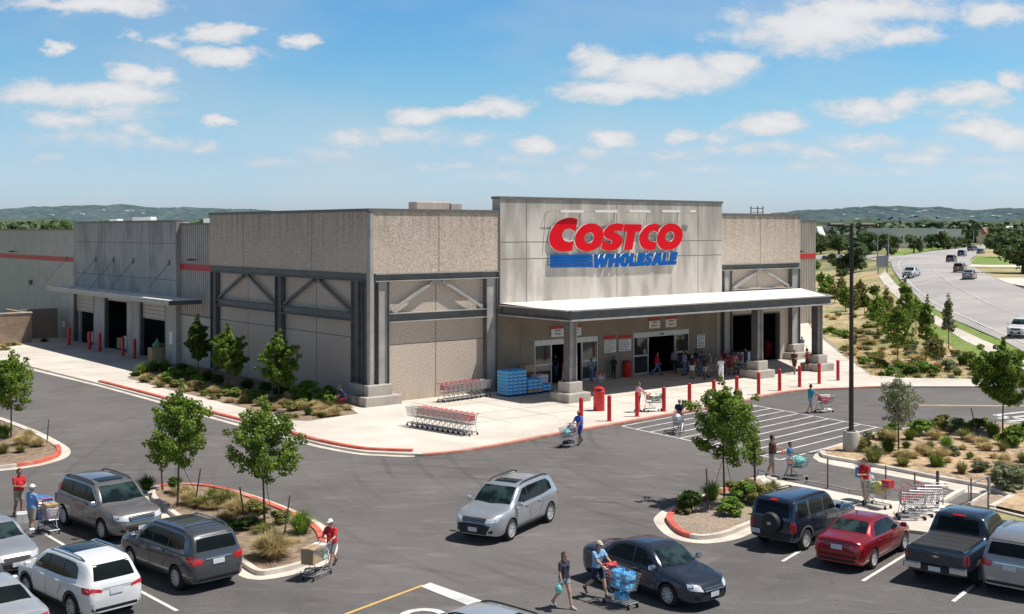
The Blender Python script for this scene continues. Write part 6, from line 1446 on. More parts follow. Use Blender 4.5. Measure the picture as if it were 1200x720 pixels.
# street lamp
lp = empty('street_lamp', G(997.5, 531), 0, 'tall dark street lamp with two heads on a round concrete base', 'street lamp')
m = MB(); m.lathe([(.42, 0), (.42, 1.08), (.40, 1.12), (.0, 1.12)], 28); m.build('base', mat('lamp_base_concrete', (.46, .43, .39), (.56, .53, .48), scale=2, rough=.85), lp, 40)
M_lamp = mat('lamp_bronze', (.035, .028, .025), (.05, .04, .035), rough=.5)
m = MB(); m.cbox(-.2, .2, -.2, .2, 1.12, 1.18, .04); m.tube([(0, 0, 1.15), (.02, 0, 11.75)], [.13, .09], 12); m.build('pole', M_lamp, lp, 40)
m = MB(); m.tube([(-.75, 0, 11.72), (.75, 0, 11.72)], .045, 8); m.build('arm', M_lamp, lp, 40)
for sg in (-1, 1): m = MB(); m.cbox(sg*.45-.42, sg*.45+.42, -.25, .25, 11.70, 11.88, .08); o = m.build('lamp_head', M_lamp, lp); o.location = (sg*.35, 0, 0)

# ------------------------------------------------------------------ goods
def splat(name, c1, c2, **k): return mat(name, c1, c2, **k)
M_water = mat('water_pack', (.02, .25, .66), (.20, .62, .90), scale=9, rough=.12, detail=3, lo=.42, hi=.58, spec=.6, c3=(.75, .88, .95), scale3=7, mix3=.6, c3lo=.60, c3hi=.66)
M_cap = mat('bottle_cap', (.6, .75, .85), rough=.4); M_card = mat('cardboard', (.42, .28, .16), (.52, .37, .22), scale=3, rough=.85); M_cardw = mat('white_carton', (.66, .62, .62), (.76, .72, .72), scale=8, rough=.7, c3=(.35, .2, .4), scale3=5, mix3=.8, c3lo=.52, c3hi=.56)
M_pallet = mat('blue_pallet', (.02, .05, .16), (.03, .08, .22), rough=.6)
def pack_mesh(k=0):
    key = ('pack', k)
    if key in KIDS: return KIDS[key]
    m = MB()
    m.cbox(-.21, .21, -.14, .14, 0, .19, .035)
    for i in range(4):
        for j in range(3): m.lathe([(.045, .18), (.045, .20), (.018, .225), (.016, .24), (.0, .24)], 8, c=(-.157+i*.105, -.092+j*.092, 0), mi=0 if k else 0)
    KIDS[key] = m.mesh('water_pack', [M_water], 40); return KIDS[key]
def pack(loc, hd, lab, grp, s=1): o = link('water_pack', pack_mesh(), None, loc, hd); o.scale = (s,)*3; return tag(o, lab, 'water pack', grp)
def pallet(loc, hd, w, d, lab):
    m = MB()
    for k in range(5): y = -d/2+.05+k*(d-.1)/4; m.box(-w/2, w/2, y-.05, y+.05, .10, .13)
    for k in (-1, 0, 1): m.box(k*(w/2-.05)-.05, k*(w/2-.05)+.05, -d/2, d/2, 0, .10)
    return tag(m.build('pallet', M_pallet, None, 0, loc, hd), lab, 'pallet')
g = G(607, 466.5); c = Vector((g.x, g.y, .12)); M3 = Matrix.Rotation(BANG, 4, 'Z'); base = c+M3 @ Vector((-.05, .6, 0))
pallet(base, BANG, 1.72, 1.2, 'dark blue pallet under the tall stack of water packs')
side = ['left', 'middle left', 'middle right', 'right']
for z in range(7):
    for i in range(4):
        for j in range(4):
            if 0 < i < 3 and 0 < j < 3 and z < 6: continue
            pack(base+M3 @ Vector((-.645+.43*i+rng.uniform(-.008, .008), -.43+.288*j, .13+.235*z)), BANG, 'water pack in '+ordn(z)+' layer, '+ordn(j)+' row, '+ordn(i)+' from left, tall stack', 'water packs in the tall stack')
b2 = base+M3 @ Vector((1.62, -.12, 0)); pallet(b2, BANG, 1.3, 1.0, 'dark blue pallet under the lower stack of water packs')
def carton(loc, dims, hd, lab, m=M_card, grp=None, name='cardboard_box', cat='box', flap=False):
    w, d, h = dims; q = MB(); q.cbox(-w/2, w/2, -d/2, d/2, 0, h, min(w, d)*.03, 0); 
    q.box(-w/2+.001, w/2-.001, -.025, .025, h+.001, h+.003, 1)
    return tag(q.build(name, [m, M_text if m is M_cardw else M_joint2], None, 0, loc, hd), lab, cat, grp)
for z in range(4):
    for i in range(3):
        for j in range(3):
            p = b2+M3 @ Vector((-.43+.43*i, -.3+.3*j, .13+.235*z))
            if z == 0: carton(p, (.41, .28, .22), BANG, 'brown carton '+ordn(i)+' from left, '+ordn(j)+' row, under the lower water stack', M_card, 'cartons under the lower water stack')
            else: pack(p, BANG, 'water pack in '+ordn(z)+' layer, '+ordn(j)+' row, '+ordn(i)+' from left, lower stack', 'water packs in the lower stack')
b3 = base+M3 @ Vector((2.85, -.05, 0)); pallet(b3, BANG, 1.1, .9, 'dark blue pallet at the right end of the water display')
for z in range(2):
    for i in range(2):
        for j in range(2): pack(b3+M3 @ Vector((-.22+.44*i, -.2+.3*j, .13+.235*z)), BANG, 'water pack in '+ordn(z)+' layer, '+ordn(j)+' row, '+ordn(i)+' from left, right hand pallet', 'water packs on the right hand pallet')
b4 = base+M3 @ Vector((3.3, .95, 0))
carton(b4, (1.0, .8, 1.1), BANG, 'large white carton behind the water packs', M_cardw); carton(b4+Vector((-.9, .3, 0)), (.8, .7, 1.25), BANG, 'dark wooden crate behind the lower water stack', M_stake)
carton(b4+Vector((-.9, .3, 1.25)), (.9, .6, .28), BANG, 'flat brown carton on top of the crate behind the water packs', M_card); carton(b4+Vector((-.9, .3, 1.53)), (.8, .55, .25), BANG, 'upper flat brown carton behind the water packs', M_card)
# things in the big opening and the loading bays
def at(px, t, z=.125): s = FS(px, 400, t)[0]; v = B(s, t); return Vector((v.x, v.y, z))
def tubbox(loc, hd, lab):
    r = empty('ice_chest', loc, hd, lab, 'bin'); q = MB(); q.cbox(-.6, .6, -.5, .5, .2, 1.15, .06); q.build('tub', M_swht, r); q = MB(); q.cbox(-.63, .63, -.53, .53, 1.15, 1.25, .05); q.build('lid', M_blk, r); q = MB(); q.box(-.55, .55, -.45, .45, 0, .2); q.build('base', M_blk, r)
tubbox(at(868, -.4)+Vector((.0, -.4, 0)), BANG, 'white wheeled tub standing in the wide dark opening')
tb = empty('folding_table', G(934, 419)+ZP, BANG, 'folding table with a patterned cloth beyond the third canopy post', 'table')
q = MB(); q.cbox(-1.1, 1.1, -.4, .4, .9, .95, .03); q.build('table_top', mat('patterned_cloth', (.55, .42, .36), (.75, .68, .62), scale=9, rough=.8), tb)
for x, y in ((-1, -.3), (1, -.3), (1, .3), (-1, .3)): q = MB(); q.tube([(x, y, 0), (x, y, .9)], .025, 6); q.build('leg', M_steel, tb)
carton(G(184, 424)+ZP, (1.3, 1.0, 1.15), BANG, 'tan box on the loading bay floor at the right hand bay', M_card)
q = MB(); q.cbox(-.25, .25, -.2, .2, 0, .5, .06); q.lathe([(.12, .5), (.12, .62), (.05, .7), (.05, .8), (0, .8)], 12); tag(q.build('canister', mat('green_plastic', (.12, .28, .16), rough=.5), None, 40, G(184, 424)+Vector((0, 0, 1.27)), .3), 'green canister on the tan box at the loading bay', 'canister')
for i, (px, z) in enumerate(((96, .9), (103, 1.1), (134, 1.0), (142, 1.3), (176, 1.1))):
    t = LS(px, 400, 0)[0]; v = B(.9, t); carton(Vector((v.x, v.y, .125)), (1.0, 1.0, z), BANG, ordn(i)+' stacked carton from the left inside the dark loading bays', M_cardw if i % 2 else M_card, 'cartons inside the loading bays')
# goods in and under carts
def incart(key, x, y, z): 
    m, hd, o = CARTS[key]; s = 1.12; v = Matrix.Rotation(hd, 3, 'Z') @ Vector((x*s, y*s, z*s)); return m+v, hd
def goods(key, x, y, z, dims, lab, m, kind='box', rot=0):
    p, hd = incart(key, x, y, z)
    if kind == 'pack': return pack(p, hd+rot, lab, 'water packs in the cart by the sedan' if key == 'water' else None, dims)
    if kind == 'bag':
        q = MB(); q.ico((0, 0, dims[2]/2), (dims[0]/2, dims[1]/2, dims[2]/2), 3, jit=.55, seed=int(x*100+z*37+len(lab))); 
        q.tube([(-.05, 0, dims[2]*.92), (-.04, 0, dims[2]*1.15), (.04, 0, dims[2]*1.15), (.05, 0, dims[2]*.92)], .012, 5)
        return tag(q.build('shopping_bag', m, None, 60, p, hd+rot), lab, 'bag')
    return carton(p, dims, hd+rot, lab, m)
M_bagw = mat('white_bag', (.6, .6, .62), (.78, .78, .78), scale=5, rough=.5); M_bagy = mat('yellow_bag', (.65, .55, .06), (.75, .65, .12), scale=5, rough=.5); M_bagr = mat('red_goods', (.5, .03, .04), (.62, .08, .08), scale=5, rough=.5)
M_bagt = mat('turquoise_bag', (.12, .5, .48), (.25, .62, .58), scale=5, rough=.5); M_bagg = mat('green_goods', (.1, .3, .12), (.4, .6, .4), scale=12, rough=.5); M_bagd = mat('dark_goods', (.03, .03, .06), (.1, .1, .16), scale=9, rough=.6); M_bagb = mat('blue_goods', (.02, .1, .4), (.1, .3, .6), scale=6, rough=.5)
goods('man_red', .22, .0, .50, (.62, .46, .52), 'large open topped cardboard box in the cart of the man in a white cap', M_card)
goods('man_red', -.20, .05, .52, (.30, .40, .34), 'green and white printed carton in the cart of the man in a white cap', mat('green_carton', (.1, .35, .14), (.72, .74, .7), scale=9, rough=.7, lo=.48, hi=.5))
goods('man_red', -.18, 0, .86, (.36, .42, .10), 'flat white carton on top of the goods of the man in a white cap', M_swht)
for i, (x, y, z, l) in enumerate(((.22, .0, .50, 'low front'), (-.14, 0, .50, 'low back'), (.24, .0, .75, 'upper front'), (-.16, .0, .75, 'upper back'), (.0, .0, .17, 'bottom rack'))):
    goods('water', x, y, z, 1.05, 'blue water pack, '+l+', in the cart by the slate blue sedan', None, 'pack', math.pi/2 if i < 4 else 0)
goods('water', -.38, 0, .93, (.16, .42, .18), 'red bag in the child seat of the cart with water packs', M_bagr, 'bag')
goods('left', .02, 0, .50, (.62, .46, .40), 'white and purple printed carton in the cart by the taupe SUV', M_cardw); goods('left', .0, .0, .90, (.60, .44, .10), 'open brown carton lid on the printed carton by the taupe SUV', M_card)
goods('blue', .12, 0, .55, (.5, .42, .34), 'turquoise and green goods in the cart of the man in blue shorts', M_bagt, 'bag'); goods('blue', -.15, 0, .62, (.4, .4, .42), 'dark bag in the cart of the man in blue shorts', M_bagd, 'bag'); goods('blue', -.30, .0, .82, (.2, .36, .26), 'white bag in the child seat of the cart of the man in blue shorts', M_bagw, 'bag'); goods('blue', .0, 0, .17, (.6, .36, .14), 'black flat carton on the bottom rack of the cart of the man in blue', M_blk)
goods('dark', .1, 0, .55, (.6, .45, .5), 'white bag filling the cart on the striped crossing', M_bagw, 'bag'); goods('dark', -.2, .0, .6, (.34, .4, .4), 'dark bag behind the white bag on the striped crossing', M_bagd, 'bag')
goods('teal', .05, 0, .52, (.62, .42, .42), 'red goods in the cart of the person in a teal shirt', M_bagr, 'bag')
goods('fam', .1, 0, .55, (.7, .46, .44), 'turquoise bag in the cart of the woman and the boy', M_bagt, 'bag')
goods('corr', .1, .0, .55, (.6, .46, .45), 'yellow bag in the overfull cart of the corral', M_bagy, 'bag'); goods('corr', .42, 0, .8, (.34, .4, .3), 'red carton at the front of the overfull cart', M_bagr); goods('corr', -.7, .4, .1, (.55, .45, 1.0), 'white and navy bag between the man and his cart', M_bagw, 'bag'); goods('corr', -1.05, .55, .85, (.5, .42, .42), 'blue and white cooler box left of the man in a dark red shirt', mat('cooler_blue', (.02, .22, .5), (.03, .28, .58), rough=.4)); goods('corr', -.3, .0, .5, (.4, .4, .5), 'green goods at the back of the overfull cart', M_bagg, 'bag')
goods('pink', .05, 0, .55, (.6, .44, .38), 'green and white groceries in the cart of the person in a pink shirt', M_bagg, 'bag'); goods('pink', .32, 0, .72, (.3, .38, .3), 'white carton at the front of the cart of the person in a pink shirt', M_swht); goods('pink', -.2, 0, .72, (.3, .36, .3), 'red goods in the cart of the person in a pink shirt', M_bagr, 'bag')
goods('plaz', .0, 0, .55, (.5, .42, .4), 'grey bag in the cart behind the litter bin', M_bagw, 'bag'); goods('wht', .0, 0, .55, (.5, .42, .4), 'dark red bag in the cart in the shade', M_bagr, 'bag')
for i, (k_, m_) in enumerate((('sh0', M_bagg), ('sh1', M_card), ('sh2', M_bagw), ('sh3', M_bagr), ('sh4', M_bagd), ('sh5', M_bagw))):
    goods(k_, .05, 0, .54, (.55, .42, .45), ['green goods', 'brown bag', 'white bag', 'red goods', 'dark bag', 'pale bag'][i]+' in the '+ordn(i)+' loose cart in the shade', m_, 'bag')
carton(G(28, 612)+Vector((0, 0, 0)), (.55, .5, .38), .4, 'crumpled white bag on the ground beside the silver sedan', M_bagw, None, 'shopping_bag', 'bag')
carton(G(51, 607)+Vector((0, 0, .0)), (.75, .45, .85), -.75, 'blue wrapped bulky pack standing behind the cart by the taupe SUV', M_bagb)
# ---- vehicles on the main road
for i, (key, kind, pm, px, py, hd, lab) in enumerate([('a', 'pickup', P_lsil, 1068, 326, -122, 'silver pickup coming towards the camera on the main road'), ('b', 'suv', P_dark, 1115, 308, 60, 'dark SUV driving away, left of the three far cars on the main road'), ('c', 'suv', P_pick, 1127.5, 301, 60, 'black SUV in the far bend, middle of the three far cars'),
     ('d', 'suv', P_grey, 1140.5, 295, 40, 'grey SUV farthest away at the top of the bend'), ('e', 'suv', P_brown, 1125, 320, 62, 'bronze SUV driving away just left of the silver car on the main road'), ('f', 'sedan', P_sgrey, 1136, 328, 62, 'silver grey car driving away at the right side of the main road'),
     ('g', 'crossover', P_white, 1198, 395, 232, 'white crossover cut off by the right edge on the main road'), ('h', 'sedan', P_dark, 1149, 298, -120, 'dark car beyond the grey SUV at the end of the bend')]):
    g = G(px, py); make_car(kind, pm, g+Vector((0, 0, .09)), R(hd), lab, 'car', 'cars on the main road', 1.05, rails=False, far=True, name='road_car')
for i in range(6):
    g = G(966+i*6.5, 304.5); make_car('suv' if i % 2 else 'sedan', [P_dark, P_red, P_white, P_silver, P_grey, P_navy][i], g, R(80), ordn(i)+' car from the left in the far parking row beside the store corner', 'car', 'far parked cars', 1.0, rails=False, far=True)
# far poles, board and buildings
for px, top, base, lab in ((1028.5, 268, 302, 'left of the two thin poles by the grey board'), (1041, 268, 304, 'right of the two thin poles by the grey board'), (1126.5, 268, 289, 'left tall pole at the far end of the road'), (1141, 269, 289, 'right tall pole at the far end of the road'), (1149, 270, 290, 'short far pole beside the right tall pole')):
    g = G(px, base); h = (CAMH+(HY-top)/FPX*g.y)-g.z; m = MB(); m.tube([(0, 0, 0), (0, 0, h)], [.16, .1], 8); m.bar((0, 0, h-.2), (1.6 if px < 1130 else -1.4, 0, h-.1), .12); tag(m.build('lamp_pole', M_steell, None, 60, g), lab, 'pole', 'thin poles along the main road')
g = G(1034, 321); bd = empty('roadside_board', g, 0, 'grey rectangular roadside board on two posts near the sidewalk', 'board'); s = g.y/FPX
q = MB(); q.box(-6.8*s, 6.8*s, -.1, .1, 8*s, 21*s); q.build('panel', mat('board_grey', (.30, .34, .37), (.35, .39, .42), rough=.6), bd)
for x in (-5.2, 5.2): q = MB(); q.box(x*s-.12, x*s+.12, -.24, -.11, 0, 20*s); q.build('post', M_steell, bd)
M_roof = mat('tile_roof', (.30, .16, .11), (.4, .24, .17), rough=.9); M_cream = mat('cream_wall', (.55, .5, .42), (.62, .57, .5), rough=.9); M_wroof = mat('pale_roof', (.62, .62, .6), (.72, .72, .7), rough=.7); M_win = mat('far_window', (.05, .06, .07), rough=.2)
def building(px0, px1, ytop, Y, lab, wall=M_cream, roof=M_wroof, grp=None, pitch=0, name='far_building', z0=None, d=12):
    x0 = (px0-HX)/FPX*Y; x1 = (px1-HX)/FPX*Y; zt = CAMH+(HY-ytop)/FPX*Y; z0 = T((x0+x1)/2, Y)-1 if z0 is None else z0
    r = empty(name, ((x0+x1)/2, Y, z0), 0, lab, 'building', grp); w = (x1-x0)/2; h = zt-z0
    hw = h*(.62 if pitch else .86); q = MB(); q.box(-w, w, 0, d, 0, hw); q.build('wall', wall, r)
    q = MB()
    if pitch: q.add([(-w*1.05, -.5, hw), (w*1.05, -.5, hw), (w*1.05, d+.5, hw), (-w*1.05, d+.5, hw), (-w*.8, d/2, h), (w*.8, d/2, h)], [(0, 1, 5, 4), (1, 2, 5), (2, 3, 4, 5), (3, 0, 4)])
    else: q.box(-w*1.01, w*1.01, -.2, d+.2, hw, h)
    q.build('roof', roof, r); n = max(2, min(8, int((px1-px0)/5)))
    for k in range(n): q = MB(); x = -w+2*w*(k+.5)/n; q.box(x-w/n*.35, x+w/n*.35, -.06, -.01, hw*.4, hw*.75); q.build('window', M_win, r)
building(1054, 1098, 267.5, 440, 'long low white roofed building behind the oaks, left part', wall=M_wroof, d=40); building(1106, 1126, 268.5, 450, 'smaller white roofed building right of the long one', wall=M_wroof, d=30)
building(1046, 1057, 280, 520, 'small house with a brown tile roof left of the long building', roof=M_roof, pitch=1); building(1028, 1036, 262, 900, 'red roofed far house above the woods', roof=M_roof, pitch=1); building(1039, 1050, 264, 900, 'pale roofed far house above the woods', pitch=1); building(1096, 1107, 264.5, 800, 'cream gabled far house above the long building', pitch=1)
for i_, (a_, b_, t_) in enumerate(((1004, 1012, 266), (1062, 1069, 264.5), (1082, 1092, 264.6), (1130, 1137, 265), (1156, 1166, 266.5), (960, 968, 265.5), (1184, 1194, 265))): building(a_, b_, t_, 560, ordn(i_)+' small pale roofed building from the left among the far trees', roof=M_roof if i_ % 3 == 1 else M_wroof, pitch=1, grp='small buildings among the far trees')
building(975, 984, 264, 900, 'white flat roofed far building near the store corner', d=20); building(1138, 1150, 268, 700, 'low tile roofed far building at the end of the road', roof=M_roof, pitch=1)
# small houses on the hills
hs = [(120, 246), (147, 247), (153, 246.5), (166, 250), (60, 252), (95, 251), (1050, 246), (1078, 248.5), (1085, 247), (1020, 249), (1100, 254), (1112, 256), (1125, 255.5), (1140, 254), (1165, 253), (1172, 253.5), (1160, 261), (1005, 257), (1058, 251), (1070, 253), (1035, 250), (990, 252), (1184, 251)]
for i, (px, py) in enumerate(hs):
    Y = 3600 if px > 500 else 3900; w = rng.uniform(.8, 2.6); building(px-w, px+w, py-rng.uniform(.3, .7), Y, ordn(i)+' pale speck of a house on the distant hills', M_wroof, M_wroof if i % 3 else M_cream, 'houses on the distant hills', 1, 'hillside_house', z0=CAMH+(HY-py-.6)/FPX*Y, d=20)
# ------------------------------------------------------------------ people
def skin_mat(i): return mat('skin_'+'abc'[i], [(.52, .30, .21), (.38, .21, .14), (.16, .085, .055)][i], [(.60, .36, .26), (.44, .25, .17), (.2, .11, .07)][i], scale=9, rough=.55)
def cloth(n, c): return mat('cloth_'+n, c, tuple(min(1, x*1.2+.01) for x in c), scale=7, rough=.85, bump=.3, bscale=18)
M_eye = mat('eye_dark', (.02, .015, .012), rough=.3); M_hair = {'dark': mat('hair_dark', (.02, .014, .01), (.04, .028, .02), scale=20, rough=.6), 'brown': mat('hair_brown', (.10, .05, .028), (.16, .085, .05), scale=20, rough=.6), 'grey': mat('hair_grey', (.3, .29, .28), (.4, .4, .38), scale=20, rough=.6)}
def ik(s, t, l1, l2, bend):
    d = t-s; L_ = min(d.length, (l1+l2)*.995); dn = d.normalized(); a = (l1*l1-l2*l2+L_*L_)/(2*L_); h = math.sqrt(max(0, l1*l1-a*a))
    b = (bend-dn*bend.dot(dn)).normalized(); return s+dn*a+b*h, s+dn*L_
def capsule(mb, a, b, ra, rb, n=12):
    a = Vector(a); b = Vector(b); d = (b-a)
    if d.length < 1e-5: mb.ico(a, ra, 2); return
    dn = d.normalized(); pts = []; rs = []
    for k in range(5): f = math.sin((k-4)*math.pi/8) if k < 4 else 0; c = math.cos((k-4)*math.pi/8) if k < 4 else 1; pts.append(a+dn*ra*f); rs.append(max(ra*c, .0012))
    for k in range(5): f = math.sin(k*math.pi/8); c = math.cos(k*math.pi/8); pts.append(b+dn*rb*f); rs.append(max(rb*c, .0012))
    mb.tube(pts, rs, n)
def person(loc, hd, h, label, top, bottom, pants='shorts', skin=0, hair='dark', cap=None, arms='walk', stride=.32, female=False, long_sleeve=False, longhair=False, vox=.013, lean=0, glasses=False, shoes=(.05, .05, .055), head_turn=0, crouch=False, sleeves=.72, belly=0, cart_h=None):
    mb = MB(); bones = []          # (kind, a, b, ra, rb)
    def bone(k, a, b, ra, rb): a = Vector(a); b = Vector(b); bones.append((k, a, b, ra, rb)); capsule(mb, a, b, ra, rb)
    z = .93; w = .9 if female else 1.0
    fw = Vector((math.sin(lean), 0, math.cos(lean)))
    pel = Vector((0, 0, z)); 
    if crouch: pel = Vector((-.1, 0, .42))
    chest = pel+fw*.36; neck = pel+fw*.53; shz = pel+fw*.475
    for sg in (1, -1):
        bone('pelvis', pel+Vector((0, sg*.075, 0)), pel+Vector((0, sg*.055, .12)), .105, .10 if female else .105); bone('torso', pel+fw*.10+Vector((0, sg*.05, 0)), chest+Vector((0, sg*.085*w, 0)), .095, .105)
        bone('torso', chest+Vector((.01, sg*.08*w, 0)), shz+Vector((0, sg*.12*w, -.015)), .10, .062)
        if female: bone('torso', chest+Vector((.055, sg*.07, .0)), chest+Vector((.06, sg*.07, .01)), .062, .06)
    if belly: bone('torso', pel+fw*.14+Vector((.07, 0, 0)), pel+fw*.24+Vector((.06, 0, 0)), .12, .11)
    bone('torso', pel+fw*.05, neck-fw*.06, .10, .07); bone('neck', neck-fw*.05, neck+fw*.07+Vector((.015, 0, 0)), .056, .05)
    hc = neck+fw*.165+Vector((.025, 0, 0)); mb.ico(hc, (.098, .076, .118), 3); bones.append(('head', hc-Vector((0, 0, .02)), hc+Vector((0, 0, .03)), .08, .085))
    ht = Matrix.Rotation(head_turn, 3, 'Z')
    def hp(x, y, z_): return hc+ht @ Vector((x, y, z_))
    bone('head', hp(.02, 0, -.075), hp(.055, 0, -.085), .052, .036)          # jaw and chin
    bone('nose', hp(.088, 0, .012), hp(.112, 0, -.022), .011, .016); bone('head', hp(.086, -.018, -.052), hp(.086, .018, -.052), .010, .010)
    for sg in (1, -1): bone('ear', hp(-.005, sg*.078, -.018), hp(-.008, sg*.082, .022), .012, .015)
    # legs
    th, sh_ = .43, .42; lows = []
    for sg, a in ((1, stride), (-1, -stride)):
        hip = pel+Vector((0, sg*.09, -.02))
        if crouch: ta, kb = (1.35, 2.3) if sg > 0 else (.9, 2.2)
        else: ta, kb = (a*.9+.04, .10) if a >= 0 else (a*.75, .18+.9*abs(a))
        d1 = Vector((math.sin(ta), 0, -math.cos(ta))); d2 = Vector((math.sin(ta-kb), 0, -math.cos(ta-kb)))
        kn = hip+d1*th; an = kn+d2*sh_; fa = max(-.9, min(.25, (ta-kb)*.7 if a < 0 else .05))
        if crouch: fa = 0
        fd = Vector((math.cos(fa), 0, math.sin(fa))); toe = an+fd*.15+Vector((0, sg*.02, -.055)); heel = an-fd*.045+Vector((0, 0, -.045))
        bone('thigh', hip, kn, .088, .060); bone('calf', kn, kn.lerp(an, .35)+Vector((-.012, 0, 0)), .056, .056); bone('calf', kn.lerp(an, .35)+Vector((-.012, 0, 0)), an, .054, .036); bone('foot', heel, toe, .040, .032); bone('foot', an, an.lerp(toe, .4), .038, .036)
        lows.append(min(heel.z-.040, toe.z-.032))
    # arms and hands
    for sg in (1, -1):
        s = shz+Vector((0, sg*.175*w, -.02))
        if arms == 'push': tg = Vector((.46, sg*.19, pel.z+.17)); bend = Vector((-.3, sg*.5, -1))
        elif arms == 'hold' : tg = Vector((.30, sg*.08, pel.z+.20)); bend = Vector((-.4, sg*.6, -.8))
        elif arms == 'one': tg = Vector((.36, sg*.14, pel.z+.22)) if sg > 0 else Vector((.02, sg*.27, pel.z-.08)); bend = Vector((-1, sg*.2, -.3))
        elif arms == 'crouch': tg = Vector((.42, sg*.12, pel.z-.02)); bend = Vector((-.4, sg, -.4))
        else: sw = -stride*sg*.6; tg = s+Vector((math.sin(sw)*.50+.04, sg*.075, -math.cos(sw)*.50)); bend = Vector((-1, sg*.2, 0))
        el, wr = ik(s, tg, .275, .245, bend); bone('upperarm', s, el, .056 if not female else .046, .041 if not female else .035); bone('forearm', el, wr, .040 if not female else .034, .027 if not female else .024)
        fd = (wr-el).normalized(); pn = fd.cross(Vector((0, 0, 1))); pn = pn.normalized() if pn.length > .2 else Vector((0, 1, 0)); side = Vector((1, 0, 0)) if abs(fd.x) < .5 else Vector((0, 1, 0)); side = (side-fd*side.dot(fd)).normalized(); dn = fd.cross(side).normalized()
        if arms in ('push', 'hold'): curl = Vector((0, 0, -1))
        else: curl = -side*0+Vector((0, -sg, 0))
        palm = wr+fd*.055; bone('hand', wr, palm-side*.016, .024, .022); bone('hand', wr, palm+side*.016, .024, .022)
        for k, (o, ln) in enumerate(((-.032, .058), (-.011, .068), (.011, .072), (.032, .064))):
            p0 = palm+side*o*1.05; p1 = p0+fd*ln*.5+curl*.008; p2 = p1+fd*ln*.25+curl*ln*.38; bone('hand', p0, p1, .0105, .0095); bone('hand', p1, p2, .0095, .008)
        t0 = wr+fd*.02+side*.022; t1 = t0+side*.032+fd*.022; bone('hand', t0, t1, .012, .011); bone('hand', t1, t1+fd*.03+curl*.012, .010, .009)
    low = min(lows)
    me = mb.mesh('tmp', [skin_mat(skin)]); ob = bpy.data.objects.new('tmp', me); COL.objects.link(ob)
    md = ob.modifiers.new('r', 'REMESH'); md.mode = 'VOXEL'; md.voxel_size = vox; sm_ = ob.modifiers.new('s', 'SMOOTH'); sm_.factor = .5; sm_.iterations = 2 if vox < .016 else 1
    dg = bpy.context.evaluated_depsgraph_get(); dg.update(); nm = bpy.data.meshes.new_from_object(ob.evaluated_get(dg)); bpy.data.objects.remove(ob)
    nm.name = 'body'; nm.transform(Matrix.Translation((0, 0, -low))); nm.update(); off = Vector((0, 0, -low))
    nm.polygons.foreach_set('use_smooth', [True]*len(nm.polygons))
    if not nm.materials: nm.materials.append(skin_mat(skin))
    sc = h/1.78; root = empty('person', loc, hd, label, 'person', None, sc)
    nf = len(nm.polygons); C = np.zeros(nf*3); nm.polygons.foreach_get('center', C); C = C.reshape(-1, 3)-np.array(off)
    nv = len(nm.vertices); VV = np.zeros(nv*3); nm.vertices.foreach_get('co', VV); VV = VV.reshape(-1, 3); VN = np.zeros(nv*3); nm.vertices.foreach_get('normal', VN); VN = VN.reshape(-1, 3)
    best = np.full(nf, 1e9); bi = np.zeros(nf, int); bt = np.zeros(nf)
    for i, (k, a, b, ra, rb) in enumerate(bones):
        A = np.array(a); D = np.array(b-a); dd = max(1e-9, D.dot(D)); t = np.clip(((C-A)@D)/dd, 0, 1); dist = np.linalg.norm(C-(A+t[:, None]*D), axis=1)-(ra+(rb-ra)*t)
        u_ = dist < best; best[u_] = dist[u_]; bi[u_] = i; bt[u_] = t[u_]
    kinds = np.array([b[0] for b in bones])[bi]
    polys = [tuple(p.vertices) for p in nm.polygons]
    def garment(name, sel, d, m):
        idx = np.nonzero(sel)[0]
        if not len(idx): return
        used = sorted({v for i in idx for v in polys[i]}); mp = {v: k for k, v in enumerate(used)}
        vs = (VV[used]+VN[used]*d).tolist(); g = bpy.data.meshes.new(name); g.from_pydata(vs, [], [tuple(mp[v] for v in polys[i]) for i in idx]); g.materials.append(m); g.update(); g.polygons.foreach_set('use_smooth', [True]*len(g.polygons)); return link(name, g, root)
    link('body', nm, root)
    up = np.array(fw); relz = (C-np.array(pel))@up
    tors = np.isin(kinds, ['torso']) | ((kinds == 'pelvis') & (relz > .02)) | ((kinds == 'neck') & (relz < .50)); ua = (kinds == 'upperarm') & (bt < (2 if long_sleeve else sleeves))
    if long_sleeve: ua |= (kinds == 'forearm') & (bt < .9)
    garment('shirt', tors | ua, .020, top)
    thb = (kinds == 'thigh') & (bt < {'shorts': .80, 'short': .38, 'pants': 2}[pants]); cl_ = (kinds == 'calf') if pants == 'pants' else (kinds == 'x')
    garment('trousers' if pants == 'pants' else 'shorts', (kinds == 'pelvis') | thb | cl_, .016, bottom)
    garment('shoes', kinds == 'foot', .008, mat('shoe_%d' % int(sum(shoes)*100), shoes, rough=.6))
    hcc = np.array(hc); rot = np.array(ht.transposed()); rel = (C-hcc)@rot.T
    hsel = np.isin(kinds, ['head', 'ear']) & ((rel[:, 2] > .045) | ((rel[:, 0] < .01) & (rel[:, 2] > -.06)) | ((rel[:, 0] < -.02) & (rel[:, 2] > -.10))) & ~((rel[:, 0] > .05) & (rel[:, 2] < .07))
    garment('hair', hsel, .014, M_hair[hair])
    if longhair:
        q = MB(); capsule(q, hp(-.075, 0, .03), hp(-.085, 0, -.20), .062, .045); o = q.build('long_hair', M_hair[hair], root, 60); o.location = off
    if cap:
        csel = np.isin(kinds, ['head']) & (rel[:, 2] > .038); garment('cap', csel, .022, cap)
        q = MB(); q.add([hp(x, y, .045+z_) for x, y, z_ in ((.07, -.06, .005), (.13, -.05, -.008), (.165, 0, -.012), (.13, .05, -.008), (.07, .06, .005), (.07, 0, .03))], [(0, 1, 2, 5), (5, 2, 3, 4)]); o = q.build('cap_brim', cap, root); o.location = off
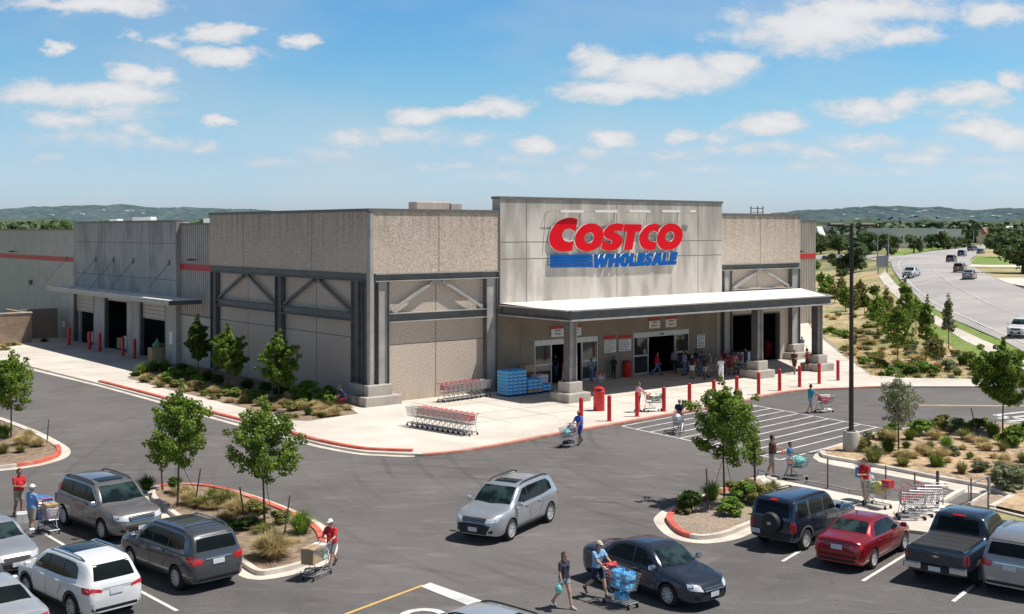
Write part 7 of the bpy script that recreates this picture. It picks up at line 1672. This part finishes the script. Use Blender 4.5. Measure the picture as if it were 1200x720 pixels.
    if glasses:
        q = MB(); 
        for sg in (1, -1): v = hp(.098, sg*.03, .012); q.ico(v, (.008, .024, .016), 1)
        q.bar(hp(.10, -.06, .016), hp(.10, .06, .016), .006); o = q.build('sunglasses', M_blk, root); o.location = off
    for sg in (1, -1): q = MB(); q.ico(hp(.089, sg*.030, .012), (.010, .013, .008), 2); o = q.build('eye', M_eye, root, 60); o.location = off
    return root
CT = dict(red=cloth('red', (.55, .02, .03)), blue=cloth('light_blue', (.16, .33, .58)), steel=cloth('steel_blue', (.22, .40, .60)), royal=cloth('royal_blue', (.03, .16, .55)), dblue=cloth('deep_blue', (.02, .06, .35)), char=cloth('charcoal', (.045, .04, .055)), denim=cloth('denim', (.10, .18, .34)), ldenim=cloth('pale_denim', (.30, .36, .42)), khaki=cloth('khaki', (.35, .30, .22)), grey=cloth('grey', (.22, .22, .22)), navy=cloth('navy', (.015, .025, .07)), teal=cloth('teal', (.02, .33, .42)), pink=cloth('pink', (.72, .36, .40)), white=cloth('white', (.72, .72, .70)), maroon=cloth('maroon', (.20, .02, .03)), brown=cloth('brown', (.07, .035, .03)), purple=cloth('lilac', (.30, .28, .5)), black=cloth('black', (.015, .015, .018)), plaid=cloth('plaid', (.30, .28, .34)), capw=cloth('cap_white', (.75, .74, .70)), capt=cloth('cap_tan', (.55, .48, .38)), capr=cloth('cap_red', (.5, .08, .05)))
def feet(key, dx=-.82, z=0):   # behind the cart's handle, facing along it
    m, hd, o = CARTS[key]; v = Matrix.Rotation(hd, 3, 'Z') @ Vector((dx*1.12, 0, 0)); return Vector((m.x+v.x, m.y+v.y, m.z)), hd
p, hd = feet('man_red', -.98); person(p, hd, 1.78, 'man in a red polo shirt and white cap pushing a cart with boxes', CT['red'], CT['grey'], skin=0, cap=CT['capw'], hair='grey', arms='push', stride=.42, lean=.14, belly=1, vox=.012)
p, hd = feet('water', -.98); person(p, hd, 1.84, 'man in a light blue shirt and tan cap pushing the cart of water packs', CT['steel'], CT['navy'], skin=0, cap=CT['capt'], hair='brown', arms='push', stride=.45, lean=.08, glasses=True, vox=.012)
person(G(661, 713), R(-50), 1.78, 'woman in a dark top and short denim shorts carrying a turquoise jug', CT['char'], CT['ldenim'], 'short', 0, 'brown', arms='walk', stride=.34, female=True, longhair=True, glasses=True, vox=.012, shoes=(.5, .42, .35))
q = MB(); q.lathe([(.0, 0), (.085, 0), (.11, .03), (.11, .14), (.07, .20), (.03, .23), (.03, .26), (0, .26)], 16); q.tube([(.06, 0, .2), (.10, 0, .26), (.02, 0, .29)], .012, 6)
v = G(661, 713)+Matrix.Rotation(R(-50), 3, 'Z') @ Vector((.10, -.31, .58)); tag(q.build('jug', M_bagt, None, 40, v), 'turquoise jug hanging from the hand of the woman in short denim shorts', 'jug')
person(G(22, 606), R(-38), 1.95, 'man in a dark red polo and khaki shorts facing the man in a blue T-shirt', CT['red'], CT['khaki'], skin=1, hair='dark', arms='hold', stride=.08, glasses=True, belly=1, vox=.013)
person(G(37, 629), R(60), 1.95, 'man seen from behind in a blue T-shirt, khaki shorts and white cap', CT['blue'], CT['khaki'], skin=0, cap=CT['capw'], hair='grey', arms='hold', stride=.06, vox=.013)
p, hd = feet('blue', -.98); person(p, hd, 1.84, 'man in blue shirt, blue shorts and red cap pushing a cart along the curb', CT['royal'], CT['dblue'], skin=2, cap=CT['capr'], arms='push', stride=.3, lean=.1, vox=.015)
p, hd = feet('dark', -.95); person(p, hd, 1.84, 'person in a dark shirt pushing a cart on the striped crossing', CT['navy'], CT['grey'], skin=1, hair='grey', arms='push', stride=.25, lean=.1, vox=.016)
p, hd = feet('teal', -.95); person(p, hd, 1.86, 'person in a teal shirt and pale shorts pushing a cart onto the crossing', CT['teal'], CT['ldenim'], skin=0, hair='dark', arms='push', stride=.25, vox=.016, female=True)
p, hd = feet('fam', -.95); person(p+Vector((0, .2, 0)), hd, 1.98, 'woman in a brown shirt and grey shorts behind the cart with a turquoise bag', CT['brown'], CT['grey'], skin=1, hair='dark', arms='push', stride=.12, vox=.015, belly=1)
m, hd2, _ = CARTS['fam']; person(Vector((m.x-.15, m.y+.6, 0)), hd2-.4, 1.62, 'boy in a blue T-shirt beside the cart with a turquoise bag', CT['denim'], CT['navy'], skin=1, hair='dark', arms='one', stride=.1, vox=.015)
m, hd2, _ = CARTS['corr']; person(Vector((m.x-.35, m.y+.65, .12)), hd2-1.6, 1.9, 'man in a dark red shirt behind the overfull cart in the corral', CT['red'], CT['khaki'], skin=0, hair='dark', arms='hold', stride=.05, vox=.014, belly=1, long_sleeve=False)
p, hd = feet('pink', -.92); person(p, hd, 1.9, 'person in a pink shirt and navy shorts pushing a cart out of the shade', CT['pink'], CT['navy'], skin=0, hair='brown', arms='push', stride=.2, vox=.017, cap=None)
person(at(770, -1.2), BANG-.6, 1.95, 'person in a red jacket and jeans walking out of the right hand entrance', CT['red'], CT['denim'], 'pants', 1, 'dark', arms='walk', stride=.45, long_sleeve=True, vox=.018)
person(at(661, -.5), BANG-1.5, 1.85, 'person in bright red walking out of the left hand entrance', CT['red'], CT['pink'], 'pants', 1, 'dark', arms='hold', stride=.1, vox=.018)
person(G(802, 442)+ZP, R(200), 1.95, 'person in a lilac shirt and jeans, left of the group beside the entrance', CT['purple'], CT['denim'], 'pants', 1, 'dark', stride=.15, vox=.018)
person(G(811, 446)+ZP, R(250), 1.9, 'person in a black top with white skirt, middle of the group beside the entrance', CT['black'], CT['white'], 'shorts', 1, 'dark', stride=.1, vox=.018, female=True)
person(G(822, 443)+ZP, R(160), 2.0, 'person in a navy top and pale jeans, right of the group beside the entrance', CT['navy'], CT['denim'], 'pants', 1, 'dark', stride=.15, vox=.018)
person(G(845, 449)+ZP, R(95), 1.85, 'person in white clothes and a red cap seen from behind in the shade', CT['white'], CT['white'], 'pants', 0, 'dark', cap=CT['capr'], arms='push', stride=.1, vox=.018)
person(G(855, 442)+ZP, R(80), 1.8, 'person in a dark red shirt just right of the person in white', CT['maroon'], CT['maroon'], 'shorts', 1, 'dark', stride=.15, vox=.018)
person(G(931, 440)+ZP, R(240), 1.95, 'person in a dark brown shirt and shorts left of the third canopy post', CT['brown'], CT['brown'], 'shorts', 1, 'dark', arms='one', stride=.35, vox=.018)
person(G(940, 421)+ZP, R(220), 1.95, 'person in a plaid shirt and pale hat behind the patterned table', CT['plaid'], CT['grey'], 'pants', 0, 'grey', cap=CT['capw'], arms='hold', stride=.05, vox=.018, long_sleeve=True)
person(G(957, 432)+ZP, R(200), 1.9, 'person in dark clothes half hidden behind the third canopy post', CT['brown'], CT['black'], 'shorts', 1, 'dark', arms='walk', stride=.25, vox=.018)
person(G(708, 445)+ZP, R(230), 1.9, 'person in dark blue standing by the wall left of the dark red bin', CT['navy'], CT['black'], 'pants', 1, 'dark', arms='hold', stride=.05, vox=.018, long_sleeve=True)
person(G(719, 446)+ZP, R(280), 1.75, 'person in black standing nearest the dark red bin by the wall', CT['black'], CT['black'], 'pants', 2, 'dark', arms='hold', stride=.05, vox=.018, long_sleeve=True)
person(G(402, 478.5)+Vector((0, 0, .13)), R(200), 1.95, 'person in dark clothes crouching by the wall beside the corner column', CT['navy'], CT['maroon'], 'pants', 1, 'dark', arms='crouch', crouch=True, lean=.45, vox=.018)

for i, (px, py, hd_, t_, b_, pn, lab, ar) in enumerate([(806, 438, 230, 'black', 'denim', 'pants', 'person in a black shirt and jeans behind the lilac shirted one', 'walk'), (816, 437, 120, 'navy', 'black', 'pants', 'person in navy behind the middle of the entrance group', 'hold'), (826, 447, 60, 'black', 'khaki', 'shorts', 'person in black and khaki shorts pushing the nearest loose cart', 'push'),
   (832, 443, 200, 'grey', 'navy', 'shorts', 'person in a grey shirt among the loose carts', 'hold'), (849, 437, 250, 'maroon', 'denim', 'pants', 'person in a maroon shirt and jeans behind the white clothed one', 'push'), (862, 441, 180, 'pink', 'grey', 'shorts', 'person in a pink top right of the white clothed one', 'walk'), (874, 436, 140, 'navy', 'navy', 'shorts', 'person in navy by the white tub at the wide opening', 'hold'),
   (790, 439, 270, 'grey', 'black', 'pants', 'person in grey standing at the right jamb of the right hand entrance', 'walk'), (693, 449, 250, 'steel', 'denim', 'pants', 'person in a steel blue shirt bending over a cart behind the first post', 'push'), (651, 445, 260, 'black', 'denim', 'pants', 'person in black inside the left hand entrance', 'walk'), (946, 437, 150, 'maroon', 'black', 'shorts', 'person in maroon beside the third canopy post', 'hold')]):
    person(G(px, py)+ZP if py > 440 or px > 800 else at(px, -.8 if px > 700 else -.4), R(hd_), 1.75+.06*(i % 4), lab, CT[t_], CT[b_], pn, i % 3, 'dark', arms=ar, stride=.1+.06*(i % 4), vox=.02, female=bool(i % 2))
